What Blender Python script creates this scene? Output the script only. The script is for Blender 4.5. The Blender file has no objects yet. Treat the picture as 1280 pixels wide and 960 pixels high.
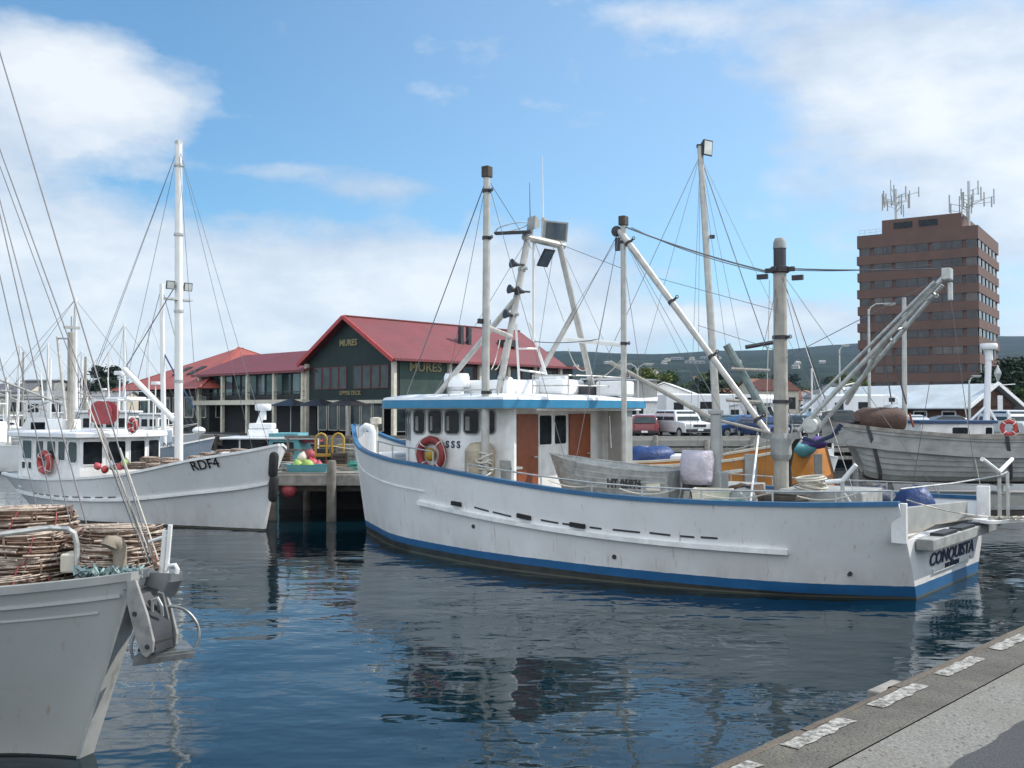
import bpy, bmesh, math, random
from mathutils import Vector as V, Matrix, noise
R = math.radians
random.seed(7)
SC = bpy.context.scene
COL = SC.collection
FPX, CAMH, PITCH = 1250.0, 3.2, math.atan(32 / 1250)

# ---------- measuring helpers: where a sight line of the photo meets a real plane ----------
def ray(px, py):
    c, r = (px - 640) / FPX, (480 - py) / FPX
    return V((c, math.cos(PITCH) - math.sin(PITCH) * r, math.sin(PITCH) + math.cos(PITCH) * r))
def P(px, py, d):
    v = ray(px, py)
    return V((0, 0, CAMH)) + v * (d / v.y)
def PZ(px, py, z):
    v = ray(px, py)
    return V((0, 0, CAMH)) + v * ((z - CAMH) / v.z)
def proj(p):
    x, y, z = p[0], p[1], p[2] - CAMH
    f = y * math.cos(PITCH) + z * math.sin(PITCH)
    u = -y * math.sin(PITCH) + z * math.cos(PITCH)
    return 640 + FPX * x / f, 480 - FPX * u / f
class Frame:
    def __init__(s, o, yaw):
        s.o, s.yaw, s.c, s.s = o, yaw, math.cos(yaw), math.sin(yaw)
    def w(s, x, y, z):
        return V((s.o[0] + x * s.c - y * s.s, s.o[1] + x * s.s + y * s.c, z + s.o[2]))
    def l(s, p):
        a, b = p[0] - s.o[0], p[1] - s.o[1]
        return V((a * s.c + b * s.s, -a * s.s + b * s.c, p[2] - s.o[2]))
    def hit(s, px, py, ax, val):
        o = s.l((0, 0, CAMH)); v = ray(px, py)
        d = V((v.x * s.c + v.y * s.s, -v.x * s.s + v.y * s.c, v.z))
        return o + d * ((val - o[ax]) / d[ax])

# ---------- objects ----------
def tag(o, label=None, cat=None, group=None, kind=None):
    if label: o['label'] = label
    if cat: o['category'] = cat
    if group: o['group'] = group
    if kind: o['kind'] = kind
    return o
def thing(name, label, cat, loc=(0, 0, 0), rz=0, group=None):
    o = bpy.data.objects.new(name, None)
    o.empty_display_size = .2
    COL.objects.link(o)
    o.location = loc
    o.rotation_euler = (0, 0, rz)
    return tag(o, label, cat, group)
KIDS = {}
def copy_tree(o, parent=None):
    c = o.copy()
    COL.objects.link(c)
    if parent: c.parent = parent
    for ch in list(o.children):
        copy_tree(ch, c)
    return c

class MB:
    """collects shapes and links them as ONE mesh object"""
    def __init__(s):
        s.v, s.f, s.mi, s.m = [], [], [], 0
    def add(s, vs, fs):
        n = len(s.v)
        s.v += [tuple(v) for v in vs]
        s.f += [tuple(i + n for i in f) for f in fs]
        s.mi += [s.m] * len(fs)
        return s
    def box(s, c, d, rz=0, rx=0, ry=0):
        m = Matrix.Rotation(rz, 3, 'Z') @ Matrix.Rotation(ry, 3, 'Y') @ Matrix.Rotation(rx, 3, 'X')
        c = V(c)
        vs = [c + m @ V((x * d[0] / 2, y * d[1] / 2, z * d[2] / 2)) for x in (-1, 1) for y in (-1, 1) for z in (-1, 1)]
        return s.add(vs, [(0, 1, 3, 2), (4, 6, 7, 5), (0, 4, 5, 1), (2, 3, 7, 6), (0, 2, 6, 4), (1, 5, 7, 3)])
    def bar(s, a, b, w, h, up=(0, 0, 1)):
        a, b = V(a), V(b)
        t = (b - a).normalized()
        x = t.cross(V(up))
        if x.length < 1e-4: x = t.cross(V((1, 0, 0)))
        x.normalize(); y = x.cross(t)
        vs = [p + x * (i * w / 2) + y * (j * h / 2) for p in (a, b) for i, j in ((-1, -1), (1, -1), (1, 1), (-1, 1))]
        return s.add(vs, [(0, 3, 2, 1), (4, 5, 6, 7), (0, 1, 5, 4), (1, 2, 6, 5), (2, 3, 7, 6), (3, 0, 4, 7)])
    def tube(s, pts, r, n=8, caps=True, closed=False):
        pts = [V(p) for p in pts]
        k = len(pts)
        rs = r if isinstance(r, (list, tuple)) else [r] * k
        rings, prev = [], None
        for i, p in enumerate(pts):
            if closed: t = pts[(i + 1) % k] - pts[i - 1]
            else: t = pts[min(i + 1, k - 1)] - pts[max(i - 1, 0)]
            t.normalize()
            if prev is None:
                x = t.cross(V((0, 0, 1)))
                if x.length < .02: x = t.cross(V((1, 0, 0)))
            else:
                x = prev - t * prev.dot(t)
            x.normalize(); prev = x
            y = t.cross(x)
            rings.append([p + (x * math.cos(2 * math.pi * j / n) + y * math.sin(2 * math.pi * j / n)) * rs[i] for j in range(n)])
        vs = [q for g in rings for q in g]
        fs = []
        for i in range(k if closed else k - 1):
            a, b = i * n, ((i + 1) % k) * n
            fs += [(a + j, a + (j + 1) % n, b + (j + 1) % n, b + j) for j in range(n)]
        if caps and not closed:
            fs += [tuple(range(n - 1, -1, -1)), tuple((k - 1) * n + j for j in range(n))]
        return s.add(vs, fs)
    def lathe(s, prof, o=(0, 0, 0), ax=(0, 0, 1), n=16):
        o, ax = V(o), V(ax).normalized()
        x = ax.cross(V((0, 1, 0)) if abs(ax.y) < .9 else V((1, 0, 0))).normalized()
        y = ax.cross(x)
        vs = [o + ax * z + (x * math.cos(2 * math.pi * j / n) + y * math.sin(2 * math.pi * j / n)) * max(r, .0005) for r, z in prof for j in range(n)]
        fs = []
        for i in range(len(prof) - 1):
            a, b = i * n, (i + 1) * n
            fs += [(a + j, a + (j + 1) % n, b + (j + 1) % n, b + j) for j in range(n)]
        fs += [tuple(range(n - 1, -1, -1)), tuple((len(prof) - 1) * n + j for j in range(n))]
        return s.add(vs, fs)
    def cyl(s, a, b, r, r2=None, n=12):
        a, b = V(a), V(b)
        return s.lathe([(r, 0), (r if r2 is None else r2, (b - a).length)], a, b - a, n)
    def ball(s, c, r, n=12, m=8):
        r = r if isinstance(r, (tuple, list)) else (r, r, r)
        c = V(c)
        vs, fs = [], []
        for i in range(m + 1):
            th = math.pi * i / m
            for j in range(n):
                ph = 2 * math.pi * j / n
                vs.append(c + V((r[0] * math.sin(th) * math.cos(ph), r[1] * math.sin(th) * math.sin(ph), -r[2] * math.cos(th))))
        for i in range(m):
            fs += [(i * n + j, i * n + (j + 1) % n, (i + 1) * n + (j + 1) % n, (i + 1) * n + j) for j in range(n)]
        return s.add(vs, fs)
    def torus(s, c, ax, r, t, n=24, m=8, sx=1.0):
        ax = V(ax).normalized()
        x = ax.cross(V((0, 0, 1)))
        if x.length < .02: x = V((1, 0, 0))
        x.normalize(); y = ax.cross(x)
        return s.tube([V(c) + x * r * sx * math.cos(2 * math.pi * i / n) + y * r * math.sin(2 * math.pi * i / n) for i in range(n)], t, m, closed=True)
    def prism(s, pts, d):
        """polygon pts (3-D, planar) pushed along vector d"""
        pts = [V(p) for p in pts]; d = V(d); n = len(pts)
        fs = [tuple(range(n - 1, -1, -1)), tuple(range(n, 2 * n))] + [(i, (i + 1) % n, n + (i + 1) % n, n + i) for i in range(n)]
        return s.add(pts + [p + d for p in pts], fs)
    def loft(s, rows, ring=False, caps=False):
        n = len(rows[0]); fs = []
        for i in range(len(rows) - 1):
            a, b = i * n, (i + 1) * n
            for j in range(n if ring else n - 1):
                k = (j + 1) % n
                fs.append((a + j, a + k, b + k, b + j))
        if caps: fs += [tuple(range(n - 1, -1, -1)), tuple((len(rows) - 1) * n + j for j in range(n))]
        return s.add([p for r in rows for p in r], fs)
    def build(s, name, mat, parent=None, smooth=35, bevel=0, loc=None, rz=None, label=None):
        me = bpy.data.meshes.new(name)
        me.from_pydata(s.v, [], s.f)
        mats = mat if isinstance(mat, (list, tuple)) else [mat]
        for m in mats: me.materials.append(m)
        if len(mats) > 1: me.polygons.foreach_set('material_index', s.mi)
        bm = bmesh.new(); bm.from_mesh(me)
        bmesh.ops.recalc_face_normals(bm, faces=bm.faces)
        bm.to_mesh(me); bm.free()
        if smooth:
            me.polygons.foreach_set('use_smooth', [True] * len(me.polygons))
            me.set_sharp_from_angle(angle=R(smooth))
        me.update()
        o = bpy.data.objects.new(name, me)
        COL.objects.link(o)
        if parent: o.parent = parent
        if loc is not None: o.location = loc
        if rz is not None: o.rotation_euler = (0, 0, rz)
        if bevel:
            b = o.modifiers.new('bevel', 'BEVEL'); b.width = bevel; b.segments = 2; b.limit_method = 'ANGLE'; b.angle_limit = R(40)
        if label: o['label'] = label
        return o

def rrect(w, h, r, n=4):
    pts = []
    for cx, cy, a in ((w / 2 - r, h / 2 - r, 0), (-w / 2 + r, h / 2 - r, 90), (-w / 2 + r, -h / 2 + r, 180), (w / 2 - r, -h / 2 + r, 270)):
        pts += [(cx + r * math.cos(R(a + 90 * i / n)), cy + r * math.sin(R(a + 90 * i / n))) for i in range(n + 1)]
    return pts
def window(parent, c, u, w, h, fm, gm, r=.05, rim=.035, proud=.02, up=(0, 0, 1), name='window'):
    """frame proud of the wall with its pane as child; u runs along the wall, normal = u x up"""
    c, u, up = V(c), V(u).normalized(), V(up).normalized()
    nrm = u.cross(up)
    r = min(r, w * .45, h * .45)
    o = rrect(w + 2 * rim, h + 2 * rim, r + rim); i = rrect(w, h, r)
    q = lambda p, d: c + u * p[0] + up * p[1] + nrm * d
    rows = [[q(p, -.03) for p in o], [q(p, proud) for p in o], [q(p, proud) for p in i], [q(p, -.03) for p in i]]
    f = MB(); n = len(o)
    f.loft([[rw[k % n] for k in range(n + 1)] for rw in rows])
    fo = f.build(name, fm, parent, 30)
    g = MB(); g.prism([q(p, .004) for p in i], -nrm * .02)
    g.build('pane', gm, fo, 0)
    return fo
def wire(parent, a, b, r=.006, sag=0, mat=None, name='stay', n=5):
    a, b = V(a), V(b)
    k = 10 if sag else 1
    pts = [a.lerp(b, i / k) - V((0, 0, sag * 4 * (i / k) * (1 - i / k))) for i in range(k + 1)]
    return MB().tube(pts, r, n).build(name, mat or M['wire'], parent)
def text(parent, s, c, u, up, size, mat, shear=0, ext=.006, bold=0, name='lettering', align='CENTER', w=1.0):
    cu = bpy.data.curves.new(name, 'FONT')
    cu.body, cu.size, cu.extrude, cu.shear, cu.offset = s, size, ext, shear, bold
    cu.align_x, cu.align_y = align, 'CENTER'
    cu.resolution_u = 3
    cu.materials.append(mat)
    t = bpy.data.objects.new(name, cu)
    COL.objects.link(t)
    me = bpy.data.meshes.new_from_object(t.evaluated_get(bpy.context.evaluated_depsgraph_get()))
    bpy.data.objects.remove(t); bpy.data.curves.remove(cu)
    u, up = V(u).normalized(), V(up)
    n = u.cross(up).normalized(); up = n.cross(u)
    m = Matrix((u, up, n)).transposed().to_4x4()
    m.translation = V(c)
    me.transform(m @ Matrix.Diagonal((w, 1, 1, 1)))
    me.materials.clear(); me.materials.append(mat)
    o = bpy.data.objects.new(name, me)
    COL.objects.link(o)
    o.parent = parent
    return o

# ---------- materials ----------
M = {}
def nodes(name):
    m = bpy.data.materials.new(name); m.use_nodes = True
    nt = m.node_tree
    return m, nt, nt.nodes['Principled BSDF'], nt.nodes, nt.links
def c4(c): return (c[0], c[1], c[2], 1)
def mixc(nt, fac, a, b):
    n = nt.nodes.new('ShaderNodeMix'); n.data_type = 'RGBA'
    for k, x in ((0, fac), (6, a), (7, b)):
        if isinstance(x, bpy.types.NodeSocket): nt.links.new(x, n.inputs[k])
        elif k == 0: n.inputs[k].default_value = x
        else: n.inputs[k].default_value = c4(x)
    return n.outputs[2]
def ramp(nt, fac, stops, const=False):
    n = nt.nodes.new('ShaderNodeValToRGB')
    e = n.color_ramp.elements
    while len(e) < len(stops): e.new(.5)
    for el, (p, c) in zip(e, stops):
        el.position = p; el.color = c4(c) if isinstance(c, (tuple, list)) else (c, c, c, 1)
    if const: n.color_ramp.interpolation = 'CONSTANT'
    nt.links.new(fac, n.inputs[0])
    return n.outputs[0]
def nz(nt, scale, detail=4, vec=None, stretch=None, rough=.55, coord='Object'):
    tc = nt.nodes.new('ShaderNodeTexCoord')
    o = vec or tc.outputs[coord]
    if stretch:
        mp = nt.nodes.new('ShaderNodeMapping'); mp.inputs['Scale'].default_value = stretch
        nt.links.new(o, mp.inputs[0]); o = mp.outputs[0]
    n = nt.nodes.new('ShaderNodeTexNoise')
    n.inputs['Scale'].default_value = scale; n.inputs['Detail'].default_value = detail; n.inputs['Roughness'].default_value = rough
    nt.links.new(o, n.inputs['Vector'])
    return n.outputs['Fac']
def math_(nt, op, a, b=None, c=None):
    n = nt.nodes.new('ShaderNodeMath'); n.operation = op
    for k, x in enumerate((a, b, c)):
        if x is None: continue
        if isinstance(x, bpy.types.NodeSocket): nt.links.new(x, n.inputs[k])
        else: n.inputs[k].default_value = x
    return n.outputs[0]
def bump(nt, bs, h, strength=.3, dist=.02):
    n = nt.nodes.new('ShaderNodeBump'); n.inputs['Strength'].default_value = strength; n.inputs['Distance'].default_value = dist
    nt.links.new(h, n.inputs['Height']); nt.links.new(n.outputs[0], bs.inputs['Normal'])
def mat(name, col, rough=.5, metal=0, var=.15, scale=3, stain=None, samt=.4, sstretch=(3, 3, .4), sscale=2, bmp=0, bscale=40, bdist=.01, spec=.5):
    m, nt, bs, N, L = nodes(name)
    f = nz(nt, scale, 5)
    lo = tuple(x * (1 - var) for x in col); hi = tuple(min(1, x * (1 + var)) for x in col)
    c = ramp(nt, f, [(.3, lo), (.7, hi)])
    if stain:
        s = nz(nt, sscale, 6, stretch=sstretch, rough=.65)
        s = ramp(nt, s, [(.52, 0.), (.78, 1.)])
        c = mixc(nt, math_(nt, 'MULTIPLY', s, samt), c, stain)
    L.new(c, bs.inputs['Base Color'])
    rr = ramp(nt, f, [(.25, max(0, rough - .08)), (.75, min(1, rough + .08))])
    L.new(rr, bs.inputs['Roughness'])
    bs.inputs['Metallic'].default_value = metal
    bs.inputs['Specular IOR Level'].default_value = spec
    if bmp: bump(nt, bs, nz(nt, bscale, 4), bmp, bdist)
    M[name] = m
    return m
RUST = (.22, .10, .04)
mat('white_paint', (.82, .82, .81), .38, stain=(.42, .38, .33), samt=.35)
mat('clean_white', (.82, .83, .84), .3, var=.04)
mat('curtain', (.30, .29, .27), .9, var=.25, scale=20)
mat('cream_paint', (.62, .58, .48), .55, stain=(.3, .26, .2), samt=.3)
mat('roof_white', (.8, .81, .82), .45, stain=(.5, .47, .42), samt=.3, sstretch=(1, 1, 1))
mat('blue_paint', (.03, .125, .26), .4, stain=(.10, .16, .2), samt=.35)
mat('trim_blue', (.03, .22, .40), .35, var=.1, stain=(.25, .3, .33), samt=.2)
mat('teal_paint', (.10, .30, .33), .5, stain=(.25, .25, .22), samt=.25)
mat('grey_paint', (.36, .40, .42), .5, stain=(.25, .22, .18), samt=.3)
mat('slate_paint', (.25, .30, .36), .5, stain=(.3, .28, .26), samt=.25)
mat('steel', (.42, .43, .43), .35, .85, var=.2, stain=(.3, .2, .13), samt=.35)
mat('galv', (.48, .49, .47), .45, .5, var=.2, stain=(.28, .2, .14), samt=.35, scale=8)
mat('mast_alloy', (.47, .46, .43), .45, .25, var=.18, stain=(.24, .20, .16), samt=.55, scale=5, sstretch=(5, 5, .5))
mat('mast_white', (.80, .80, .78), .4, 0, var=.06, stain=(.5, .42, .33), samt=.25)
mat('wire', (.16, .16, .17), .5, .5, var=.2)
mat('rope_pale', (.55, .52, .45), .85, var=.2, scale=30)
mat('rope_green', (.06, .30, .24), .8, var=.35, scale=25)
mat('rope_mix', (.26, .36, .36), .85, var=.5, scale=22)
mat('black_rubber', (.015, .015, .016), .7, var=.3)
mat('dark_metal', (.045, .045, .05), .5, .3, var=.3)
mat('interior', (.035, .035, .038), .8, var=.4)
mat('glass', (.016, .020, .024), .06, 0, var=.7, scale=2.5, spec=.16)
mat('glass_tint', (.035, .055, .06), .06, 0, var=.5, scale=1.2, spec=.4)
mat('glass_sky', (.10, .13, .16), .05, 0, var=.3, scale=1.5, spec=.8)
mat('door_orange', (.25, .066, .022), .45, var=.2, scale=6, stain=(.14, .05, .03), samt=.5)
mat('orange_paint', (.50, .20, .035), .5, var=.14, scale=2, stain=(.24, .10, .03), samt=.45, sstretch=(.6, .6, 3), bmp=.2, bscale=18)
mat('buoy_red', (.26, .032, .032), .5, var=.25, stain=(.3, .12, .1), samt=.3)
mat('red_paint', (.42, .05, .045), .45, var=.2)
mat('red_faded', (.30, .05, .06), .6, var=.25)
mat('pink_buoy', (.45, .08, .10), .5, var=.15)
mat('lime_buoy', (.30, .42, .10), .5, var=.15)
mat('yellow_paint', (.42, .26, .035), .5, var=.2, stain=RUST, samt=.3)
mat('blue_tarp', (.018, .05, .17), .5, var=.3, scale=5, bmp=.6, bscale=9, bdist=.05)
mat('lilac_cover', (.47, .44, .50), .75, var=.14, scale=6, bmp=.7, bscale=11, bdist=.05)
mat('brown_cover', (.085, .05, .04), .8, var=.3, scale=5, bmp=.5, bscale=10, bdist=.04)
mat('alloy_boat', (.36, .375, .37), .45, .4, var=.28, scale=6, stain=(.15, .155, .15), samt=.55, sstretch=(.6, 3, 2.5))
mat('wood_grey', (.30, .28, .25), .85, var=.3, scale=5, stain=(.10, .09, .08), samt=.6, sstretch=(6, 6, .6), bmp=.3, bscale=30)
mat('wood_deck', (.24, .22, .19), .85, var=.35, scale=4, stain=(.08, .075, .07), samt=.5, sstretch=(1, 1, 1), bmp=.3, bscale=30)
mat('wood_dark', (.07, .06, .05), .9, var=.4, scale=4)
mat('wood_mast', (.36, .34, .30), .75, var=.2, scale=4, stain=(.14, .13, .12), samt=.6, sstretch=(9, 9, .5), bmp=.25, bscale=30)
mat('cane_pale', (.43, .355, .295), .9, var=.45, scale=14, stain=(.13, .08, .05), samt=.7, sstretch=(2, 2, 2), sscale=5)
mat('cane_dark', (.15, .095, .07), .85, var=.45, scale=14)
mat('net_brown', (.09, .055, .035), .95, var=.4, scale=20)
mat('concrete', (.34, .33, .30), .9, var=.2, scale=2, stain=(.14, .13, .11), samt=.5, sstretch=(1, 1, 1), bmp=.4, bscale=40)
mat('brick_red', (.17, .085, .068), .85, var=.14, scale=.5, stain=(.11, .06, .05), samt=.35)
mat('timber_tan', (.28, .20, .13), .8, var=.25)
mat('dirty_grey', (.30, .31, .30), .7, var=.3, scale=4, stain=(.12, .12, .11), samt=.5)
mat('marina_beige', (.48, .44, .36), .7, var=.2)
mat('anchor_steel', (.20, .21, .21), .45, .5, var=.35, stain=(.20, .11, .06), samt=.5, scale=8)
mat('plate_grey', (.19, .20, .205), .5, .2, var=.2, scale=5, stain=(.24, .15, .09), samt=.55, sstretch=(3, 3, 1))
mat('black_paint', (.02, .02, .022), .4, var=.2)
mat('navy_ink', (.012, .02, .06), .5, var=.1)
mat('faded_navy', (.03, .05, .10), .6, var=.3, scale=8)
mat('gold_ink', (.27, .23, .11), .5, var=.2)
mat('lens', (.65, .66, .62), .15, .2, var=.2)
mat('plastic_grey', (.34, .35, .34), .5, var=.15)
mat('tarp_navy', (.015, .025, .07), .7, var=.3)
# ---------- camera, sun, sky ----------
cam = bpy.data.cameras.new('camera'); camo = bpy.data.objects.new('camera', cam); COL.objects.link(camo)
cam.sensor_width = 36; cam.lens = FPX / 1280 * 36; cam.clip_start = .1; cam.clip_end = 20000
camo.location = (0, 0, CAMH); camo.rotation_euler = (math.pi / 2 + PITCH, 0, 0)
SC.camera = camo
SUN_EL, SUN_AZ = R(44), math.atan2(.95, .28)          # azimuth clockwise from +Y
sd = V((math.sin(SUN_AZ) * math.cos(SUN_EL), math.cos(SUN_AZ) * math.cos(SUN_EL), math.sin(SUN_EL)))
sl = bpy.data.lights.new('sun', 'SUN'); sl.energy = 3.7; sl.angle = R(.53); sl.color = (1, .95, .87)
so = bpy.data.objects.new('sun', sl); COL.objects.link(so)
so.rotation_euler = sd.to_track_quat('Z', 'Y').to_euler()
SC.view_settings.view_transform = 'Standard'; SC.view_settings.look = 'None'
SC.view_settings.exposure = 0.3; SC.view_settings.gamma = 1
SC.cycles.max_bounces = 6; SC.cycles.glossy_bounces = 3; SC.cycles.diffuse_bounces = 3; SC.cycles.volume_bounces = 0
SC.cycles.use_denoising = True
SC.cycles.caustics_reflective = False; SC.cycles.caustics_refractive = False

w = bpy.data.worlds.new('World'); SC.world = w; w.use_nodes = True
nt = w.node_tree; N, L = nt.nodes, nt.links
bg = N['Background']; bg.inputs[1].default_value = .135
sky = N.new('ShaderNodeTexSky'); sky.sky_type = 'NISHITA'; sky.sun_disc = False
sky.sun_elevation = SUN_EL; sky.sun_rotation = SUN_AZ; sky.altitude = 0; sky.air_density = 1.0; sky.dust_density = .3; sky.ozone_density = 3.0
tc = N.new('ShaderNodeTexCoord'); D = tc.outputs['Generated']
sx = N.new('ShaderNodeSeparateXYZ'); L.new(D, sx.inputs[0])
X, Y, Z = sx.outputs
mth = lambda op, a, b=None, c=None: math_(nt, op, a, b, c)
yy = mth('MAXIMUM', Y, .02)
# warped direction so cloud edges billow
def noisev(scale, detail, stretch=None, rough=.55, w4=None):
    mp = N.new('ShaderNodeMapping'); mp.inputs['Scale'].default_value = stretch or (1, 1, 1)
    L.new(D, mp.inputs[0])
    n = N.new('ShaderNodeTexNoise'); n.inputs['Scale'].default_value = scale; n.inputs['Detail'].default_value = detail; n.inputs['Roughness'].default_value = rough
    L.new(mp.outputs[0], n.inputs['Vector'])
    return n.outputs['Fac']
U = mth('DIVIDE', X, yy); W = mth('DIVIDE', Z, yy)
big = noisev(5.0, 7, (1, 1, 2.0), .58)
fine = noisev(15, 8, (1, 1, 1.8), .62)
streak = noisev(6, 6, (1, 1, 5), .6)
def blob(px, py, rx, ry, amp, slant=0):
    """soft lens of cloud around one direction of the sky"""
    u0, w0 = (px - 640) / FPX, (512 - py) / FPX
    du = mth('SUBTRACT', U, u0); dw = mth('SUBTRACT', W, w0)
    if slant: dw = mth('MULTIPLY_ADD', du, slant, dw)
    a = mth('POWER', mth('DIVIDE', du, rx / FPX), 2.0); b = mth('POWER', mth('DIVIDE', dw, ry / FPX), 2.0)
    return mth('MULTIPLY', mth('EXPONENT', mth('MULTIPLY', mth('ADD', a, b), -1.0)), amp)
blobs = [(85, 110, 140, 85, 1.25), (20, 60, 120, 60, .8), (205, 130, 60, 45, .5),
         (80, 330, 260, 105, 1.1), (60, 455, 330, 60, .9), (330, 370, 300, 70, 1.1), (560, 350, 180, 55, .9), (470, 235, 90, 22, .55), (370, 208, 90, 16, .5),
         (315, 143, 50, 8, .35), (700, 345, 130, 50, .85), (880, 400, 260, 22, .8), (640, 440, 700, 40, .55),
         (1190, 110, 190, 130, 1.0), (1260, 260, 190, 140, .75), (820, 15, 120, 26, .55), (1000, 395, 120, 30, .6), (1050, 60, 150, 70, .45),
         (-250, 250, 300, 200, .9), (1600, 200, 350, 250, 1.0), (1300, -500, 400, 200, .8)]
tot = None
for b in blobs:
    o = blob(*b); tot = o if tot is None else mth('ADD', tot, o)
front = N.new('ShaderNodeMapRange'); front.inputs[1].default_value = .05; front.inputs[2].default_value = .3; L.new(Y, front.inputs[0])
tot = mth('MULTIPLY', tot, front.outputs[0])
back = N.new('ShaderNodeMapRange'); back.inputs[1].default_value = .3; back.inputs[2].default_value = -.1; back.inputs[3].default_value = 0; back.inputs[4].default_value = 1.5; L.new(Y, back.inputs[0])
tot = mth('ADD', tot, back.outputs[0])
nmix = mth('ADD', mth('MULTIPLY', mth('SUBTRACT', big, .5), 2.1), mth('MULTIPLY', mth('SUBTRACT', fine, .5), 1.1))
nmix = mth('ADD', nmix, mth('MULTIPLY', mth('SUBTRACT', streak, .5), .7))
dens = mth('ADD', tot, nmix)
cov = ramp(nt, dens, [(.30, 0.), (.58, .55), (.95, 1.)])
cov = mth('MULTIPLY', cov, .88)
# cloud bodies: white tops, lilac-grey undersides following a slower noise
body = noisev(7.0, 6, (1, 1, 2.2), .6)
ccol = ramp(nt, mth('ADD', mth('MULTIPLY', body, .9), mth('MULTIPLY', mth('SUBTRACT', dens, .5), .22)), [(.32, (3.2, 3.85, 4.8)), (.55, (4.4, 4.9, 5.5)), (.80, (6.0, 6.2, 6.35))])
skyc = N.new('ShaderNodeMix'); skyc.data_type = 'RGBA'; skyc.blend_type = 'MULTIPLY'; skyc.inputs[0].default_value = 1
L.new(sky.outputs[0], skyc.inputs[6]); skyc.inputs[7].default_value = (.54, .88, .985, 1)
# thin bright veil that grows towards the sun's side
veil = N.new('ShaderNodeMapRange'); veil.inputs[1].default_value = -.3; veil.inputs[2].default_value = .75; veil.inputs[3].default_value = .06; veil.inputs[4].default_value = .52; L.new(X, veil.inputs[0])
skyv = mixc(nt, veil.outputs[0], skyc.outputs[2], (4.9, 5.9, 7.0))
# unseen clouds behind the camera, thickened and brightened to fill the shaded hulls
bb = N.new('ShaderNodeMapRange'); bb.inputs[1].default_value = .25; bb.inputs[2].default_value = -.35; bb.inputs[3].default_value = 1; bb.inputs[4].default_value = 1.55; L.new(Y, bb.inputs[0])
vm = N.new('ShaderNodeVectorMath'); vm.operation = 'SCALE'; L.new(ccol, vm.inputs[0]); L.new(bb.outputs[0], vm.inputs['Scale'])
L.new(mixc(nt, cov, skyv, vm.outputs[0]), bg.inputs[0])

# ---------- water ----------
m, nt, bs, N, L = nodes('water')
bs.inputs['Base Color'].default_value = (.0015, .013, .020, 1)
bs.inputs['Roughness'].default_value = .035; bs.inputs['IOR'].default_value = 1.42; bs.inputs['Specular IOR Level'].default_value = .5
a = nz(nt, .40, 2, stretch=(1.0, 1.5, 1)); b = nz(nt, 1.6, 2, stretch=(1.0, 1.6, 1)); c = nz(nt, 6.5, 2, stretch=(1, 1.3, 1))
h = math_(nt, 'ADD', math_(nt, 'MULTIPLY', a, 1.0), math_(nt, 'MULTIPLY', b, .26))
h = math_(nt, 'ADD', h, math_(nt, 'MULTIPLY', c, .014))
calm = ramp(nt, nz(nt, .09, 2), [(.38, .35), (.62, 1.)])
h = math_(nt, 'MULTIPLY', h, calm)
bump(nt, bs, h, 1.0, .084)
M['water'] = m
wm = MB(); wm.add([(-3000, -60, 0), (3000, -60, 0), (3000, 900, 0), (-3000, 900, 0)], [(0, 1, 2, 3)])
tag(wm.build('water', m, smooth=0), kind='structure')

# ---------- near quay: coping, rough apron, asphalt, painted dashes ----------
QZ = 1.6
q0 = PZ(880, 960, QZ); q1 = PZ(1280, 780, QZ)
qd = (q1 - q0).normalized(); qn = V((qd.y, -qd.x, 0))          # qn points inland
QF = Frame((q0.x, q0.y, 0), math.atan2(qd.y, qd.x))            # x along the edge, y<0 inland
def aggregate(name, lo, hi, grit, scale=70, stain=(.1, .09, .075), bm=.5, moss=None):
    m, nt, bs, N, L = nodes(name)
    f = nz(nt, scale, 3); g = nz(nt, 1.6, 6, rough=.65)
    c = ramp(nt, f, [(.35, lo), (.62, hi)])
    sp = N.new('ShaderNodeTexVoronoi'); sp.inputs['Scale'].default_value = grit
    tcn = N.new('ShaderNodeTexCoord'); L.new(tcn.outputs['Object'], sp.inputs['Vector'])
    d = ramp(nt, sp.outputs['Distance'], [(.10, 1.), (.22, 0.)])
    c = mixc(nt, math_(nt, 'MULTIPLY', d, .55), c, tuple(x * .35 for x in lo))
    c = mixc(nt, math_(nt, 'MULTIPLY', ramp(nt, g, [(.42, 0.), (.70, 1.)]), .80), c, stain)
    if moss:
        g2 = nz(nt, 3.1, 6, rough=.7)
        c = mixc(nt, math_(nt, 'MULTIPLY', ramp(nt, g2, [(.55, 0.), (.7, 1.)]), .5), c, moss)
    L.new(c, bs.inputs['Base Color']); bs.inputs['Roughness'].default_value = .92
    bump(nt, bs, math_(nt, 'ADD', f, math_(nt, 'MULTIPLY', d, -.6)), bm, .012)
    M[name] = m
    return m
aggregate('coping', (.075, .070, .061), (.15, .14, .12), 24, stain=(.05, .046, .04), bm=.7, moss=(.19, .165, .105))
aggregate('apron', (.145, .142, .130), (.24, .232, .213), 17, stain=(.165, .155, .13), bm=.8, moss=(.15, .135, .10))
aggregate('asphalt', (.035, .037, .042), (.075, .076, .08), 90, scale=120, stain=(.05, .05, .05))
aggregate('edge_stone', (.09, .075, .058), (.17, .14, .11), 22, stain=(.07, .055, .04), moss=(.2, .15, .08))
qx = (-8, 45)
def strip(name, y0, y1, z, mt, jag=0, n=80, depth=0):
    b = MB(); rows = []
    for i in range(n + 1):
        x = qx[0] + (qx[1] - qx[0]) * i / n
        j = jag * (noise.noise(V((x * 2.3, y0 * 3, 0))) + .6 * noise.noise(V((x * 7, 1, y0))))
        r = [QF.w(x, y0 + j, z), QF.w(x, y1, z)]
        if depth: r = [QF.w(x, y0 + j, z - depth)] + r
        rows.append(r)
    b.loft(rows)
    return tag(b.build(name, mt, smooth=0), kind='structure')
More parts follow.
